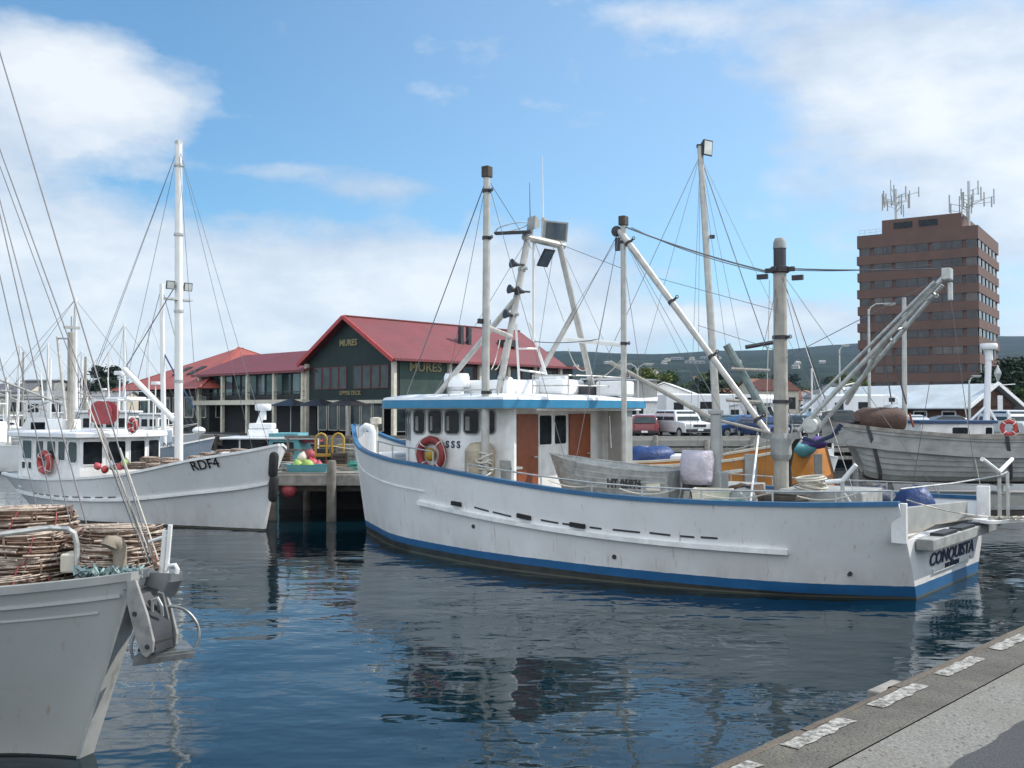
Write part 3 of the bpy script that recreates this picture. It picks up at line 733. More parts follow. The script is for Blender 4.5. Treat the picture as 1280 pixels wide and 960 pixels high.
# ---------- hulls ----------
def hermite(ctrl, n):
    """smooth resampling of control rows to n+1 rows"""
    k = len(ctrl) - 1; out = []
    for i in range(n + 1):
        t = i / n * k; j = min(int(t), k - 1); f = t - j
        row = []
        for q in range(len(ctrl[0])):
            p0, p1 = ctrl[j][q], ctrl[j + 1][q]
            m0 = (p1 - ctrl[j - 1][q]) / 2 if j else p1 - p0
            m1 = (ctrl[j + 2][q] - p0) / 2 if j + 2 <= k else p1 - p0
            f2, f3 = f * f, f * f * f
            row.append((2 * f3 - 3 * f2 + 1) * p0 + (f3 - 2 * f2 + f) * m0 + (-2 * f3 + 3 * f2) * p1 + (f3 - f2) * m1)
        out.append(row)
    return out
class Hull:
    """rows of (xs, ys, zs, xw, yw): sheer point and waterline point of each station, stern to bow"""
    def __init__(s, ctrl, n=48, skew=0, flare=1.25, flare_bow=None, depth=.6, zd=None, tr=.07, deep_stern=True):
        s.rows = hermite(ctrl, n); s.n = n; s.skew = skew; s.flare = flare; s.fb = flare_bow or flare; s.depth = depth; s.tr = tr; s.zd = zd
        s.heel = 0
    def pt(s, u, q, side=1, off=0):
        """point on the side: u 0..1 stern to bow, q 0 waterline .. 1 sheer"""
        t = max(0, min(1, u)) * s.n; j = min(int(t), s.n - 1); f = t - j
        r = [a + (b - a) * f for a, b in zip(s.rows[j], s.rows[j + 1])]
        p = s.flare + (s.fb - s.flare) * u
        y = max(0.0, r[4] + (r[1] - r[4]) * q ** p)
        x = r[3] + (r[0] - r[3]) * q
        hz = 1 - s.heel * max(0, min(1, (.95 - u) / .4)) if side < 0 else 1
        x += s.skew * (y * side) * max(0, 1 - x / 4)
        return V((x, (y + off) * side, r[2] * q * hz))
    def shell(s, name, mt, parent, nq=8, inner=True, transom_cut=None):
        b = MB(); L_ = []
        for i in range(s.n + 1):
            u = i / s.n; ring = []
            r = s.rows[i]
            for side in (1, -1):
                low = []
                for zz, k in ((-s.depth, .12), (-s.depth * .75, .55), (-s.depth * .35, .9)):
                    p = s.pt(u, 0, side); tap = 1 - .35 * (zz / -s.depth) * max(0, u - .8) / .2
                    low.append(V((r[3] - (.5 * -zz if u > .9 else 0) * (u - .9) * 10, p.y * k, zz)))
                up = [s.pt(u, q / nq, side) for q in range(nq + 1)]
                col = low + up
                if inner:
                    zd = s.zd(u)
                    tq = max(.02, min(.98, zd / r[2]))
                    pi = s.pt(u, 1, side); pj = s.pt(u, tq, side)
                    t = min(s.tr, abs(pi.y) * .5); t2 = min(s.tr, abs(pj.y) * .5)
                    col += [V((pi.x - (.05 if u > .97 else 0), pi.y - t * side, pi.z)), V((pj.x - (.05 if u > .97 else 0), pj.y - t2 * side, pj.z))]
                ring.append(col)
            L_.append(ring)
        for k in range(2):
            b.loft([c[k] for c in L_])
        # transom and keel closures
        c = L_[0]; zt = transom_cut if transom_cut else s.rows[0][2]
        q1 = max(1, int(round(nq * min(1, zt / s.rows[0][2]))))
        b.loft([c[0][:3 + q1 + 1], c[1][:3 + q1 + 1]])
        if transom_cut:
            a0, a1 = c[0][3 + q1], c[1][3 + q1]
            in0, in1 = a0 + V((.10, 0, 0)), a1 + V((.10, 0, 0))
            b.add([a0, a1, in1, in0, in1 - V((0, 0, zt - s.zd(0))), in0 - V((0, 0, zt - s.zd(0)))], [(0, 1, 2, 3), (3, 2, 4, 5)])
            for k, sd_ in ((0, 1), (1, -1)):
                top = c[k][3 + q1:3 + nq + 1]
                b.loft([top, [p - V((0, s.tr * sd_, 0)) for p in top]])
        b.loft([[r[0][0], r[1][0]] for r in L_])
        e = L_[-1]
        b.loft([e[0][:3 + nq + 1], e[1][:3 + nq + 1]])
        return b.build(name, mt, parent, 40)
    def deck(s, name, mt, parent, zd=None):
        b = MB(); rows = []
        for i in range(s.n + 1):
            u = i / s.n; r = s.rows[i]; z = (zd or s.zd)(u); q = max(.02, min(.98, z / r[2]))
            a, c = s.pt(u, q, 1), s.pt(u, q, -1)
            k = min(.05, abs(a.y) * .4)
            rows.append([V((a.x - .04 * (u > .97), a.y - k, z)), V((a.x, 0, z + .03)), V((c.x - .04 * (u > .97), c.y + k, z))])
        b.loft(rows)
        return b.build(name, mt, parent, 30)
    def strip(s, u0, u1, qf, w, h, off=0, side=1, n=40):
        """moulding of width w (outwards) and height h along the side; qf(u) -> height fraction"""
        b = MB(); rows = []
        for i in range(n + 1):
            u = u0 + (u1 - u0) * i / n
            p = s.pt(u, qf(u), side, off)
            rows.append([p + V((0, dy * side, dz)) for dy, dz in ((-.03, -h / 2), (w, -h / 2), (w, h / 2), (-.03, h / 2))])
        b.loft(rows, ring=True, caps=True)
        return b
    def cap(s, u0, u1, w, h, side=1, n=60, over=.03):
        b = MB(); rows = []
        for i in range(n + 1):
            u = u0 + (u1 - u0) * i / n; p = s.pt(u, 1, side); k = min(w, abs(p.y))
            rows.append([p + V((0, dy * side, dz)) for dy, dz in ((over, -h * .5), (over, h * .5), (over - k, h * .5), (over - k, -h * .5))])
        b.loft(rows, ring=True, caps=True)
        return b
    def find(s, fr, px, py, side=1):
        best = None; u0, u1, q0, q1 = 0, 1, 0, 1
        for it in range(4):
            for i in range(41):
                for j in range(21):
                    u, q = u0 + (u1 - u0) * i / 40, q0 + (q1 - q0) * j / 20
                    p = s.pt(u, q, side); a = proj(fr.w(*p)); e = (a[0] - px) ** 2 + (a[1] - py) ** 2
                    if best is None or e < best[0]: best = (e, u, q)
            du, dq = (u1 - u0) / 16, (q1 - q0) / 8
            u0, u1, q0, q1 = max(0, best[1] - du), min(1, best[1] + du), max(0, best[2] - dq), min(1, best[2] + dq)
        return best[1], best[2]
def hull_mat(name, top, stripe=None, boot=(.02, .022, .02), z0=.10, z1=.30, slope=0, seam=None, rough=.4, weed=True):
    m, nt, bs, N, L = nodes(name)
    tcn = N.new('ShaderNodeTexCoord'); s = N.new('ShaderNodeSeparateXYZ'); L.new(tcn.outputs['Object'], s.inputs[0])
    z = math_(nt, 'ADD', s.outputs[2], math_(nt, 'MULTIPLY', math_(nt, 'SUBTRACT', nz(nt, 3.5, 6, rough=.7), .5), .030))
    f = nz(nt, .9, 5, rough=.6)
    c = ramp(nt, f, [(.3, tuple(x * .92 for x in top)), (.7, tuple(min(1, x * 1.05) for x in top))])
    st = ramp(nt, nz(nt, 3.5, 6, stretch=(2.2, 2.2, .25), rough=.7), [(.56, 0.), (.8, 1.)])
    c = mixc(nt, math_(nt, 'MULTIPLY', st, .26), c, (.34, .28, .22))
    st2 = ramp(nt, nz(nt, 7.0, 4, stretch=(1.6, 1.6, .10), rough=.6), [(.63, 0.), (.75, 1.)])
    c = mixc(nt, math_(nt, 'MULTIPLY', st2, .5), c, (.33, .17, .08))
    sc3 = ramp(nt, nz(nt, 5.0, 5, stretch=(.35, .35, 2.5), rough=.7), [(.64, 0.), (.72, 1.)])
    c = mixc(nt, math_(nt, 'MULTIPLY', sc3, .22), c, (.30, .31, .32))
    low = N.new('ShaderNodeMapRange'); low.inputs[1].default_value = .75; low.inputs[2].default_value = z1; L.new(s.outputs[2], low.inputs[0])
    gr = math_(nt, 'MULTIPLY', low.outputs[0], ramp(nt, nz(nt, 2.2, 5, stretch=(1, 1, .6)), [(.35, 0.), (.7, .55)]))
    c = mixc(nt, gr, c, (.40, .38, .34))
    if stripe:
        sc_ = ramp(nt, nz(nt, 2.0, 5), [(.3, tuple(x * .85 for x in stripe)), (.7, tuple(x * 1.15 for x in stripe))])
        c = mixc(nt, math_(nt, 'LESS_THAN', math_(nt, 'MULTIPLY_ADD', math_(nt, 'MINIMUM', s.outputs[0], 7.0), -slope * .7, z) if slope else z, z1), c, sc_)
    bt = ramp(nt, nz(nt, 3.0, 6, rough=.7), [(.35, boot), (.75, tuple(x * 2.2 + .012 for x in boot))])
    zb = math_(nt, 'MULTIPLY_ADD', math_(nt, 'MINIMUM', s.outputs[0], 7.0), -slope, z) if slope else z
    c = mixc(nt, math_(nt, 'LESS_THAN', zb, z0), c, bt)
    if weed: c = mixc(nt, math_(nt, 'LESS_THAN', z, .03), c, (.10, .10, .075))
    L.new(c, bs.inputs['Base Color']); bs.inputs['Roughness'].default_value = rough
    bump(nt, bs, nz(nt, 1.1, 3), .25, .03)
    M[name] = m
    return m

# ---------- the white and blue fishing boat ----------
BO = (7.988, 18.35, 0); BY = R(145.552)
FBt = Frame(BO, BY)
HEEL = .15
fb = thing('fishing_boat', 'large white fishing boat with blue gunwale, wheelhouse, lattice masts and swung-out booms', 'fishing boat', BO, BY)
zdk = lambda u: 1.05 + .25 * max(0, u - .55) / .45
HB = Hull([(0, 2.60, 1.66, .0, 1.78), (1.6, 3.15, 1.61, 1.8, 2.68), (3.9, 3.42, 1.585, 3.9, 3.12), (5.8, 3.47, 1.64, 5.8, 3.26), (7.95, 3.30, 1.80, 7.8, 3.14),
           (10.2, 2.85, 1.99, 9.9, 2.62), (11.75, 2.28, 2.08, 11.6, 1.98), (13.6, 1.15, 2.28, 13.2, .86), (14.82, .07, 2.78, 14.28, .06)], skew=.10, flare=1.2, flare_bow=1.7, zd=zdk); HB.heel = HEEL
hull_mat('hull_white_blue', (.82, .82, .82), (.020, .115, .275), z0=.03, z1=.215, slope=.018)
hl = HB.shell('hull', M['hull_white_blue'], fb, transom_cut=.98)
HB.deck('deck', M['wood_deck'], fb)
for sd_ in (1, -1):
    HB.cap(.0, 1, .16, .075, sd_).build('gunwale', M['blue_paint'], fb, 30)
kf = lambda u: (.66 - .10 * max(0, 1 - abs(u - .5) * 2)) if u > .66 else .5
# bow knuckle and the long rubbing strake
u0, q0_ = HB.find(FBt, 986, 690); u1, q1_ = HB.find(FBt, 524, 628); um, qm = HB.find(FBt, 740, 668)
qa = lambda u: q0_ + (qm - q0_) * (u - u0) / (um - u0) if u < um else qm + (q1_ - qm) * (u - um) / (u1 - um)
for sd_ in (1, -1):
    HB.strip(u0, u1, qa, .09, .085, side=sd_).build('rubbing_strake', M['white_paint'], hl, 30)
uk, qk = HB.find(FBt, 447, 573)
q2_ = HB.find(FBt, 524, 613)[1]
for sd_ in (1, -1):
    HB.strip(u1 - .02, .995, lambda u: q2_ + (qk - q2_) * max(0, (u - u1) / (uk - u1)), .022, .03, side=sd_).build('knuckle_moulding', M['white_paint'], hl, 30)
# freeing slots above the strake with stub rollers
def along(px0, py0, px1, py1, w, h, mt, nm, par):
    a = HB.find(FBt, px0, py0); c = HB.find(FBt, px1, py1)
    return HB.strip(a[0], c[0], lambda u: a[1] + (c[1] - a[1]) * (u - a[0]) / (c[0] - a[0] + 1e-9), w, h, n=6).build(nm, mt, par, 30)
for a in ((593, 634, 611, 639), (616, 640, 639, 645.5), (676, 650, 698, 654), (703, 654.5, 717, 656.5), (737, 659, 752, 661), (766, 662, 800, 665.5), (812, 666, 838, 669), (850, 670, 868, 671.5), (876, 671.5, 897, 673)):
    along(*a, .006, .035, M['dark_metal'], 'freeing_slot', hl)
for a in ((566, 628.5, 577, 630.5), (648, 644, 664, 647.5), (714, 655, 732, 658)):
    along(*a, .07, .085, M['black_rubber'], 'fender_stub', hl)
for px, py in ((592, 658), (1062, 717), (768, 696)):
    u, q = HB.find(FBt, px, py); p = HB.pt(u, q, 1)
    MB().cyl(p - V((0, .02, 0)), p + V((0, .015, 0)), .045, n=10).build('drain', M['dark_metal'], hl)
# stern: low transom with a platform box, name and bulwark return
tp = V((-.13, 0, .0))
def tr(y, z, out=0): 
    x = HB.skew * y
    return V((x - out, y, z))
b = MB(); ys = (1.85, -1.95)
b.prism([tr(ys[0], .83, .02), tr(ys[1], .83, .02), tr(ys[1], .83, .30), tr(ys[0], .83, .30)], (0, 0, .19))
pf = b.build('stern_platform', M['dirty_grey'], fb, 0, bevel=.015)
for k in range(3):
    b = MB(); y_ = 1.25 - k * 1.05; b.prism([tr(y_, 1.022, .06), tr(y_ - .8, 1.022, .06), tr(y_ - .8, 1.022, .28), tr(y_, 1.022, .28)], (0, 0, .05)); b.build('grating', M['dark_metal'], pf, 0)
nrm = V((-1, -HB.skew, 0))
ux = V((HB.skew, 1, 0)).normalized() * -1
tcx = tr(-.05, .50, .07)
text(fb, 'CONQUISTA', tr(-.15, .56, .012), ux, (0, 0, 1), .31, M['navy_ink'], shear=.28, bold=.006, w=1.45, ext=.008)
text(fb, 'HOBART', tr(-.15, .375, .012), ux, (0, 0, 1), .13, M['navy_ink'], w=1.6, ext=.012)
for sd_ in (1, -1):
    b = MB(); b.bar(tr(2.42 * sd_, 1.0, -.05), tr(2.42 * sd_, 1.66, -.05), .12, .24); b.build('bulwark_post', M['white_paint'], fb, 0, bevel=.01)
b = MB(); b.tube([tr(1.0, .40, .02), tr(1.0, .34, .03), tr(-1.2, .34, .03), tr(-1.2, .40, .02)], .012, 5); b.build('boarding_rail', M['galv'], fb)

b = MB(); b.prism([tr(1.9, .9, -.34), tr(-2.15, .9, -.34), tr(-2.15, 1.36, -.34), tr(1.9, 1.52, -.34)], (-.07, 0, 0)); b.build('stern_shade_wall', M['plastic_grey'], fb, 0, bevel=.01)  # grey colour stands in for the shade behind the low transom
# wheelhouse
WZ0, WZ1 = 1.05, 3.26
half = [(8.12, 2.2), (10.95, 2.2), (11.75, 1.45), (12.02, .75)]
outl = half + [(x, -y) for x, y in reversed(half)]
b = MB(); b.loft([[V((x, y, z)) for x, y in outl] for z in (WZ0, WZ1)], ring=True)
# aft wall is set in from the side walls
b2 = [(8.12, 2.2), (8.12, 2.12), (8.42, 2.12), (8.42, -2.12), (8.12, -2.12), (8.12, -2.2)]
b = MB()
ring = half + [(x, -y) for x, y in reversed(half)] + list(reversed(b2[1:5]))
b.loft([[V((x, y, z)) for x, y in ring] for z in (WZ0, WZ1)], ring=True, caps=True)
wh = b.build('wheelhouse', M['white_paint'], fb, 0)
for l_, r_ in ((516.8, 532.4), (535, 553.5), (555.6, 576), (579, 600.4), (603.6, 620.5)):
    a = FBt.hit(l_, 513, 1, 2.2); c = FBt.hit(r_, 513, 1, 2.2); lo = FBt.hit((l_ + r_) / 2, 544, 1, 2.2); hi = FBt.hit((l_ + r_) / 2, 511.5, 1, 2.2)
    fo_ = window(wh, ((a.x + c.x) / 2, 2.2, (lo.z + hi.z) / 2), (-1, 0, 0), abs(a.x - c.x) - .06, hi.z - lo.z - .07, M['plastic_grey'], M['glass'], r=.09, rim=.03)
    wv_ = (abs(a.x - c.x) - .06) * random.uniform(.16, .3); b = MB(); xk = (a.x + c.x) / 2 + (abs(a.x - c.x) / 2 - .06 - wv_ / 2); b.box((xk, 2.203, (lo.z + hi.z) / 2 - .03), (wv_, .006, hi.z - lo.z - .26)); b.build('curtain', M['curtain'], fo_, 0)
for sd_ in (1, -1):
    for f0, f1 in ((.09, .43), (.55, .92)):
        p0, p1 = V((10.95, 2.2 * sd_, 0)), V((11.75, 1.45 * sd_, 0)); c = p0.lerp(p1, (f0 + f1) / 2)
        window(wh, (c.x, c.y, 2.83), (p0 - p1) * sd_, (p0 - p1).length * (f1 - f0), .62, M['plastic_grey'], M['glass_sky'] if sd_ > 0 else M['glass'], r=.07, rim=.03)
    p0, p1 = V((11.75, 1.45 * sd_, 0)), V((12.02, .75 * sd_, 0)); c = p0.lerp(p1, .5)
    window(wh, (c.x, c.y, 2.83), (p0 - p1) * sd_, .5, .62, M['plastic_grey'], M['glass'], r=.07, rim=.03)
for y_ in (.37, -.37): window(wh, (12.02, y_, 2.83), (0, 1, 0), .6, .62, M['plastic_grey'], M['glass'], r=.07, rim=.03)
for k in range(5): window(wh, (10.5 - .55 * k, -2.2, 2.83), (1, 0, 0), .45, .62, M['plastic_grey'], M['glass'], r=.08, rim=.03)
# aft wall: door, two dark windows, door
for y0, y1, nm in ((1.72, .88, 'door'), (-.5, -1.45, 'door')):
    b = MB(); b.box((8.40, (y0 + y1) / 2, 2.10), (.07, y0 - y1, 2.0)); dr = b.build('door', M['door_orange'], wh, 0, bevel=.012)
    b = MB(); b.cyl((8.37, y1 + .12, 2.15), (8.30, y1 + .12, 2.15), .02, n=8); b.cyl((8.31, y1 + .12, 2.15), (8.31, y1 + .26, 2.15), .015, n=8); b.build('handle', M['galv'], dr)
for y_ in (.52, -.12): window(wh, (8.42, y_, 2.74), (0, -1, 0), .52, .66, M['white_paint'], M['glass'], r=.05, rim=.03)
b = MB(); b.box((8.33, 2.0, 1.95), (.3, .42, .05)); b.build('shelf', M['plastic_grey'], wh, 0)
b = MB(); b.prism([(8.46, 2.225, 2.12), (8.2, 2.225, 2.12), (8.2, 2.225, 1.3), (8.46, 2.225, 1.3)], (0, .02, 0)); b.build('vent_door', M['dirty_grey'], wh, 0)
b = MB(); b.box((7.85, -2.0, 2.15), (.5, .34, 2.2)); b.build('corner_post', M['plastic_grey'], wh, 0, bevel=.02)
text(wh, 'S S S', ((FBt.hit(566, 556, 1, 2.21)).x, 2.205, FBt.hit(564, 556, 1, 2.2).z), (-1, 0, 0), (0, 0, 1), .21, M['faded_navy'], bold=.008)
# roof: white top with a blue edge board
ro = [(8.0, 2.78), (11.3, 2.74), (12.25, 1.75), (12.55, .8)]
ring = ro + [(x, -y) for x, y in reversed(ro)] + [(7.55, -2.78), (7.42, -1.6), (7.40, -.4), (7.5, .9), (7.72, 2.0)]
b = MB(); b.loft([[V((x, y, z)) for x, y in ring] for z in (3.235, 3.41)], ring=True, caps=True); rf = b.build('roof', M['trim_blue'], wh, 30)
cx_, sc_ = 10, .985
def sq(k): return [V((cx_ + (x - cx_) * k, y * k, 0)) for x, y in ring]
b = MB(); b.loft([[p + V((0, 0, 3.412)) for p in sq(.995)], [p + V((0, 0, 3.47)) for p in sq(.985)], [p + V((0, 0, 3.54)) for p in sq(.8)], [p + V((0, 0, 3.57)) for p in sq(.4)]], ring=True, caps=True); b.build('roof_top', M['roof_white'], rf, 30)
b = MB(); b.loft([[p + V((0, 0, 3.215)) for p in sq(.985)], [p + V((0, 0, 3.232)) for p in sq(.985)]], ring=True, caps=True); b.build('ceiling', M['cream_paint'], rf, 30)
wire(rf, (7.75, 1.9, 3.2), (7.5, -2.4, 3.19), .02, mat=M['white_paint'], name='awning_pipe', n=6)

# roof gear
def drum(c, r, h, mt, nm, par, base=.12):
    b = MB(); b.lathe([(base, -.35), (base, 0), (r * .9, .0), (r, .04), (r, h * .75), (r * .9, h), (0, h)], c, n=20); return b.build(nm, mt, par, 40)
p = FBt.hit(571, 484, 1, 1.0); drum(p, .30, .32, M['clean_white'], 'radar', rf, .17)
b = MB(); b.box((9.9, .15, 3.72), (1.5, 1.1, .35)); b.build('roof_locker', M['clean_white'], rf, 0, bevel=.05)
p = FBt.hit(690, 489, 1, -.9)
b = MB(); b.box((p.x, p.y, 3.74), (1.25, 1.0, .36)); b.box((p.x - .05, p.y, 3.96), (.6, .5, .16)); b.build('life_raft', M['clean_white'], rf, 0, bevel=.07)
b = MB(); b.box((p.x - 1.35, p.y - .7, 3.70), (.75, .6, .36)); b.build('roof_locker', M['clean_white'], rf, 0, bevel=.05)
b = MB(); b.box((p.x - .8, p.y - .45, 3.68), (.35, .5, .22)); b.build('vent_box', M['dark_metal'], rf, 0)
p = FBt.hit(638, 485, 1, 1.2)
b = MB(); b.ball(p, (.05, .17, .25)); b.cyl((p.x, p.y, 3.45), (p.x, p.y, p.z - .2), .05); b.build('search_lamp', M['clean_white'], rf)
b = MB(); yy0 = -2.0
for z_ in (3.75, 3.98): b.tube([(8.9, .3, z_), (8.0, .2, z_), (7.75, -.8, z_), (7.85, -2.2, z_), (9.2, -2.4, z_)], .018, 6)
for q in ((8.9, .3), (8.0, .2), (7.75, -.8), (7.85, -2.2), (9.2, -2.4)): b.cyl((q[0], q[1], 3.45), (q[0], q[1], 4.0), .018, n=6)
b.build('roof_rail', M['galv'], rf)
b = MB()
for z_ in (3.62,): b.tube([(8.3, 2.55, z_), (9.6, 2.55, z_)], .018, 6)
for x_ in (8.3, 9.0, 9.6): b.cyl((x_, 2.55, 3.42), (x_, 2.55, 3.62), .018, n=6)
b.build('grab_rail', M['galv'], rf)

# A-frame of pale pipe over the wheelhouse
af = MB().tube([(9.15, 1.35, 3.45), (8.90, .47, 7.25)], .078, 12).build('a_frame', M['mast_alloy'], fb)
def pipe(a, c, r, nm='brace', par=af, mt='mast_alloy', n=10): return MB().tube([a, c], r, n).build(nm, M[mt], par)
pipe((8.30, -1.55, 3.45), (8.72, -.57, 7.2), .078, 'leg')
pipe((8.92, .62, 7.17), (8.70, -.74, 7.12), .085, 'crossbar')
pipe((10.98, 1.35, 3.45), (9.02, .88, 5.68), .065)
pipe((10.3, -1.55, 3.5), (8.52, -1.0, 5.6), .065)
pipe((9.02, 1.0, 4.85), (8.6, 2.5, 4.95), .05, 'stay_bar')
# ladder on the aft side of the frame
la = FBt.hit(662, 403, 1, -.2); lb = FBt.hit(689, 489, 1, -.9); lc = FBt.hit(645, 405, 1, .2); ld = FBt.hit(649, 478, 1, .1)
ld2 = MB().tube([lc, ld], .03, 6).build('ladder', M['mast_white'], fb); MB().tube([la, lb], .035, 6).build('rail', M['mast_white'], ld2)
for f in (.42, .78): 
    q0, q1_2 = lc.lerp(ld, f), la.lerp(lb, f - .04); MB().tube([q0, q1_2], .025, 6).build('rung', M['mast_white'], ld2)
# floodlights and instruments on the crossbar
def flood(c, d, wd, hh, nm='floodlight', par=af, lensm='lens', body='plastic_grey', dp=.16):
    c, d = V(c), V(d).normalized()
    x = d.cross(V((0, 0, 1))).normalized(); y = x.cross(d)
    q = lambda a, e, f: c + x * a + y * e + d * f
    b = MB(); b.loft([[q(i * wd * k / 2, j * hh * k / 2, f) for i, j in ((-1, -1), (1, -1), (1, 1), (-1, 1))] for k, f in ((.55, -dp), (1, 0), (1, .03))], ring=True, caps=True)
    o = b.build(nm, M[body], par, 0)
    b = MB(); b.prism([q(i * wd * .42, j * hh * .42, .032) for i, j in ((-1, -1), (1, -1), (1, 1), (-1, 1))], d * .006); b.build('lens', M[lensm], o, 0)
    return o
wy = lambda v: V((v[0] * FBt.c + v[1] * FBt.s, -v[0] * FBt.s + v[1] * FBt.c, v[2]))      # world direction -> boat
p = FBt.hit(665, 279, 1, .42); flood(p, wy((-.9, -.5, .1)), .34, .30, body='plastic_grey', lensm='plastic_grey'); MB().cyl(p - V((0, 0, .35)), p, .03).build('bracket', M['galv'], af)
p = FBt.hit(694, 289, 1, -.45); flood(p, wy((.45, -.85, -.15)), .66, .46, dp=.12, lensm='glass_sky')
b = MB(); q = FBt.hit(680, 287, 1, -.3); b.bar(q - V((0, 0, .25)), q + V((0, 0, .28)), .12, .08); b.build('bracket', M['galv'], af, 0)
p = FBt.hit(682, 322, 1, -.1); flood(p, wy((.55, -.6, -.6)), .34, .46, lensm='glass_sky', body='dark_metal', dp=.08)
b = MB(); q = FBt.hit(645, 291, 1, .75); b.bar(q + V((.45, .2, 0)), q - V((.35, .1, 0)), .18, .05); b.build('aerial_plate', M['dark_metal'], af, 0)
b = MB(); q = FBt.hit(640, 284, 1, .8); b.torus(q, (.2, .1, 1), .38, .012, 20, 5); b.build('loop_aerial', M['galv'], af)
for px, py, nm in ((643, 330, 'horn'), (640, 362, 'horn'), (650, 364, 'horn'), (635, 393, 'deck_lamp')):
    p = FBt.hit(px, py, 1, .95 if nm == 'horn' else 1.1); b = MB(); b.lathe([(.03, -.12), (.06, -.02), (.11, .08)], p, wy((-.8, -.5, .1)), n=12); b.bar(p, p + V((-.1, -.25, 0)), .04, .04); b.build(nm, M['dark_metal'], af)
for px, y0, y1, yl in ((663, 300, 228, .3), (679, 275, 195, -.3)):
    a, c = FBt.hit(px, y0, 1, yl), FBt.hit(px - 1, y1, 1, yl); MB().tube([a, c], [.014, .005], 6).build('whip_aerial', M['dark_metal'] if px < 670 else M['clean_white'], af)
a, c = FBt.hit(667, 296, 1, .25), FBt.hit(667, 424, 1, .1); MB().tube([a, c], .03, 6).build('conduit', M['mast_white'], af)

# stout pole by the wheelhouse, with a dark cross-tree
pole = MB().tube([(8.58, 2.62, 1.5), (8.53, 2.62, 8.15)], [.090, .072], 12).build('foremast', M['mast_alloy'], fb)
b = MB(); b.box((8.53, 2.62, 8.22), (.18, .18, .24)); b.build('mast_cap', M['wood_dark'], pole, 0, bevel=.02)
q = FBt.hit(605, 402, 1, 2.6); b = MB(); b.box(q, (.10, .34, .10)); b.build('lamp_bracket', M['dark_metal'], pole, 0)
b = MB()
random.seed(5)
for k in range(9): 
    b.torus((8.57 + random.uniform(-.03, .03), 2.64 + random.uniform(-.05, .05), 1.82 + .055 * k), (random.uniform(-.5, .5), random.uniform(-.5, .5), 1), .13 + random.uniform(-.03, .04), .02, 14, 5)
b.build('rope_coil', M['rope_pale'], pole)
b = MB(); b.lathe([(.02, -.32), (.26, -.30), (.33, -.1), (.33, .35), (.22, .5), (.03, .53)], (8.86, 2.42, 1.98), n=14)
tag(b.build('canvas_bundle', mat('canvas', (.42, .36, .27), .9, var=.2, bmp=.5, bscale=9, bdist=.04), loc=None), 'tan canvas cover lashed upright against the boat pole', 'canvas cover').parent = None
cb = bpy.context.scene.objects['canvas_bundle']; cb.location = BO; cb.rotation_euler = (0, 0, BY)
# gantry post, and the heavy timber aft mast with its two derrick booms
gp = MB().tube([(6.95, -.5, 1.2), (6.95, -.5, 7.45)], .066, 12).build('gantry_post', M['mast_alloy'], fb)
b = MB(); b.box((6.95, -.5, 7.5), (.17, .2, .22)); b.build('mast_cap', M['wood_dark'], gp, 0, bevel=.02)
pipe((6.95, -.5, 4.68), (8.66, -.72, 4.88), .06, 'tie_bar', gp, 'mast_white')
am = MB().lathe([(.15, 1.0), (.145, 2.4), (.13, 6.0), (.125, 6.05)], (3.13, 0, 0), n=14).build('aft_mast', M['wood_mast'], fb)
b = MB(); b.lathe([(.125, 6.04), (.125, 6.44), (.12, 6.46)], (3.13, 0, 0), n=14); b.build('mast_sleeve', M['dark_metal'], am)
b = MB(); b.lathe([(.135, 6.45), (.125, 6.58), (.09, 6.66), (.0, 6.68)], (3.13, 0, 0), n=14); b.build('mast_cap', M['dirty_grey'], am)
b = MB(); b.lathe([(.14, 0), (.19, .02), (.19, .12), (.14, .14)], (3.13, 0, 5.95), n=14)
for s_ in (-1, 1): b.bar((3.13, 0, 6.02), (3.13 + .05 * s_, .26 * s_, 6.02), .08, .09); b.bar((3.13, 0, 6.02), (3.13 + .3 * s_, 0, 6.02), .08, .09)
b.build('mast_band', M['dark_metal'], am, 0)
b = MB(); b.lathe([(.17, 2.2), (.21, 2.3), (.21, 2.62), (.17, 2.72)], (3.13, 0, 0), n=14)
for s_ in (-1, 1): b.bar((3.13, 0, 2.62), (3.13 + .40 * s_, .0, 2.70), .10, .14)
b.build('gooseneck', M['dirty_grey'], am, 0)
tipL = V((7.05, -.5, 7.28))
bl = MB().tube([(3.40, 0, 2.72), tipL], [.062, .078], 12).build('boom', M['mast_alloy'], am)
b = MB(); b.ball(tipL + V((.08, 0, .0)), (.13, .1, .13), 10, 6); b.box(tipL + V((.05, -.0, -.3)), (.1, .08, .3)); b.build('boom_block', M['dark_metal'], bl, 0)
tipR = FBt.hit(1184, 343, 1, -.0)
br_ = MB().tube([V((2.75, .06, 2.78)), tipR + V((0, .06, 0))], .048, 10).build('lattice_boom', M['galv'], am)
tip2 = FBt.hit(1178, 356, 1, -.25); base2 = FBt.hit(1012, 548, 1, -.3)
MB().tube([base2, tip2], .045, 10).build('lower_chord', M['galv'], br_)
a1 = FBt.hit(1000, 518, 1, .1); a2 = FBt.hit(1168, 352, 1, .15); MB().tube([a1, a2], .03, 8).build('upper_chord', M['galv'], br_)
for f in (.12, .3, .48, .66, .84):
    MB().tube([V((2.75, .06, 2.78)).lerp(tipR, f), base2.lerp(tip2, f + .08)], .022, 6).build('lattice_bar', M['galv'], br_)
MB().tube([FBt.hit(1108, 423, 1, 0), FBt.hit(1058, 505, 1, -.5)], .04, 8).build('strut', M['galv'], br_)
b = MB(); b.box(tipR + V((0, 0, 0)), (.16, .26, .22)); b.box(tipR + V((-.05, 0, -.32)), (.08, .1, .34)); b.build('boom_block', M['galv'], br_, 0, bevel=.02)
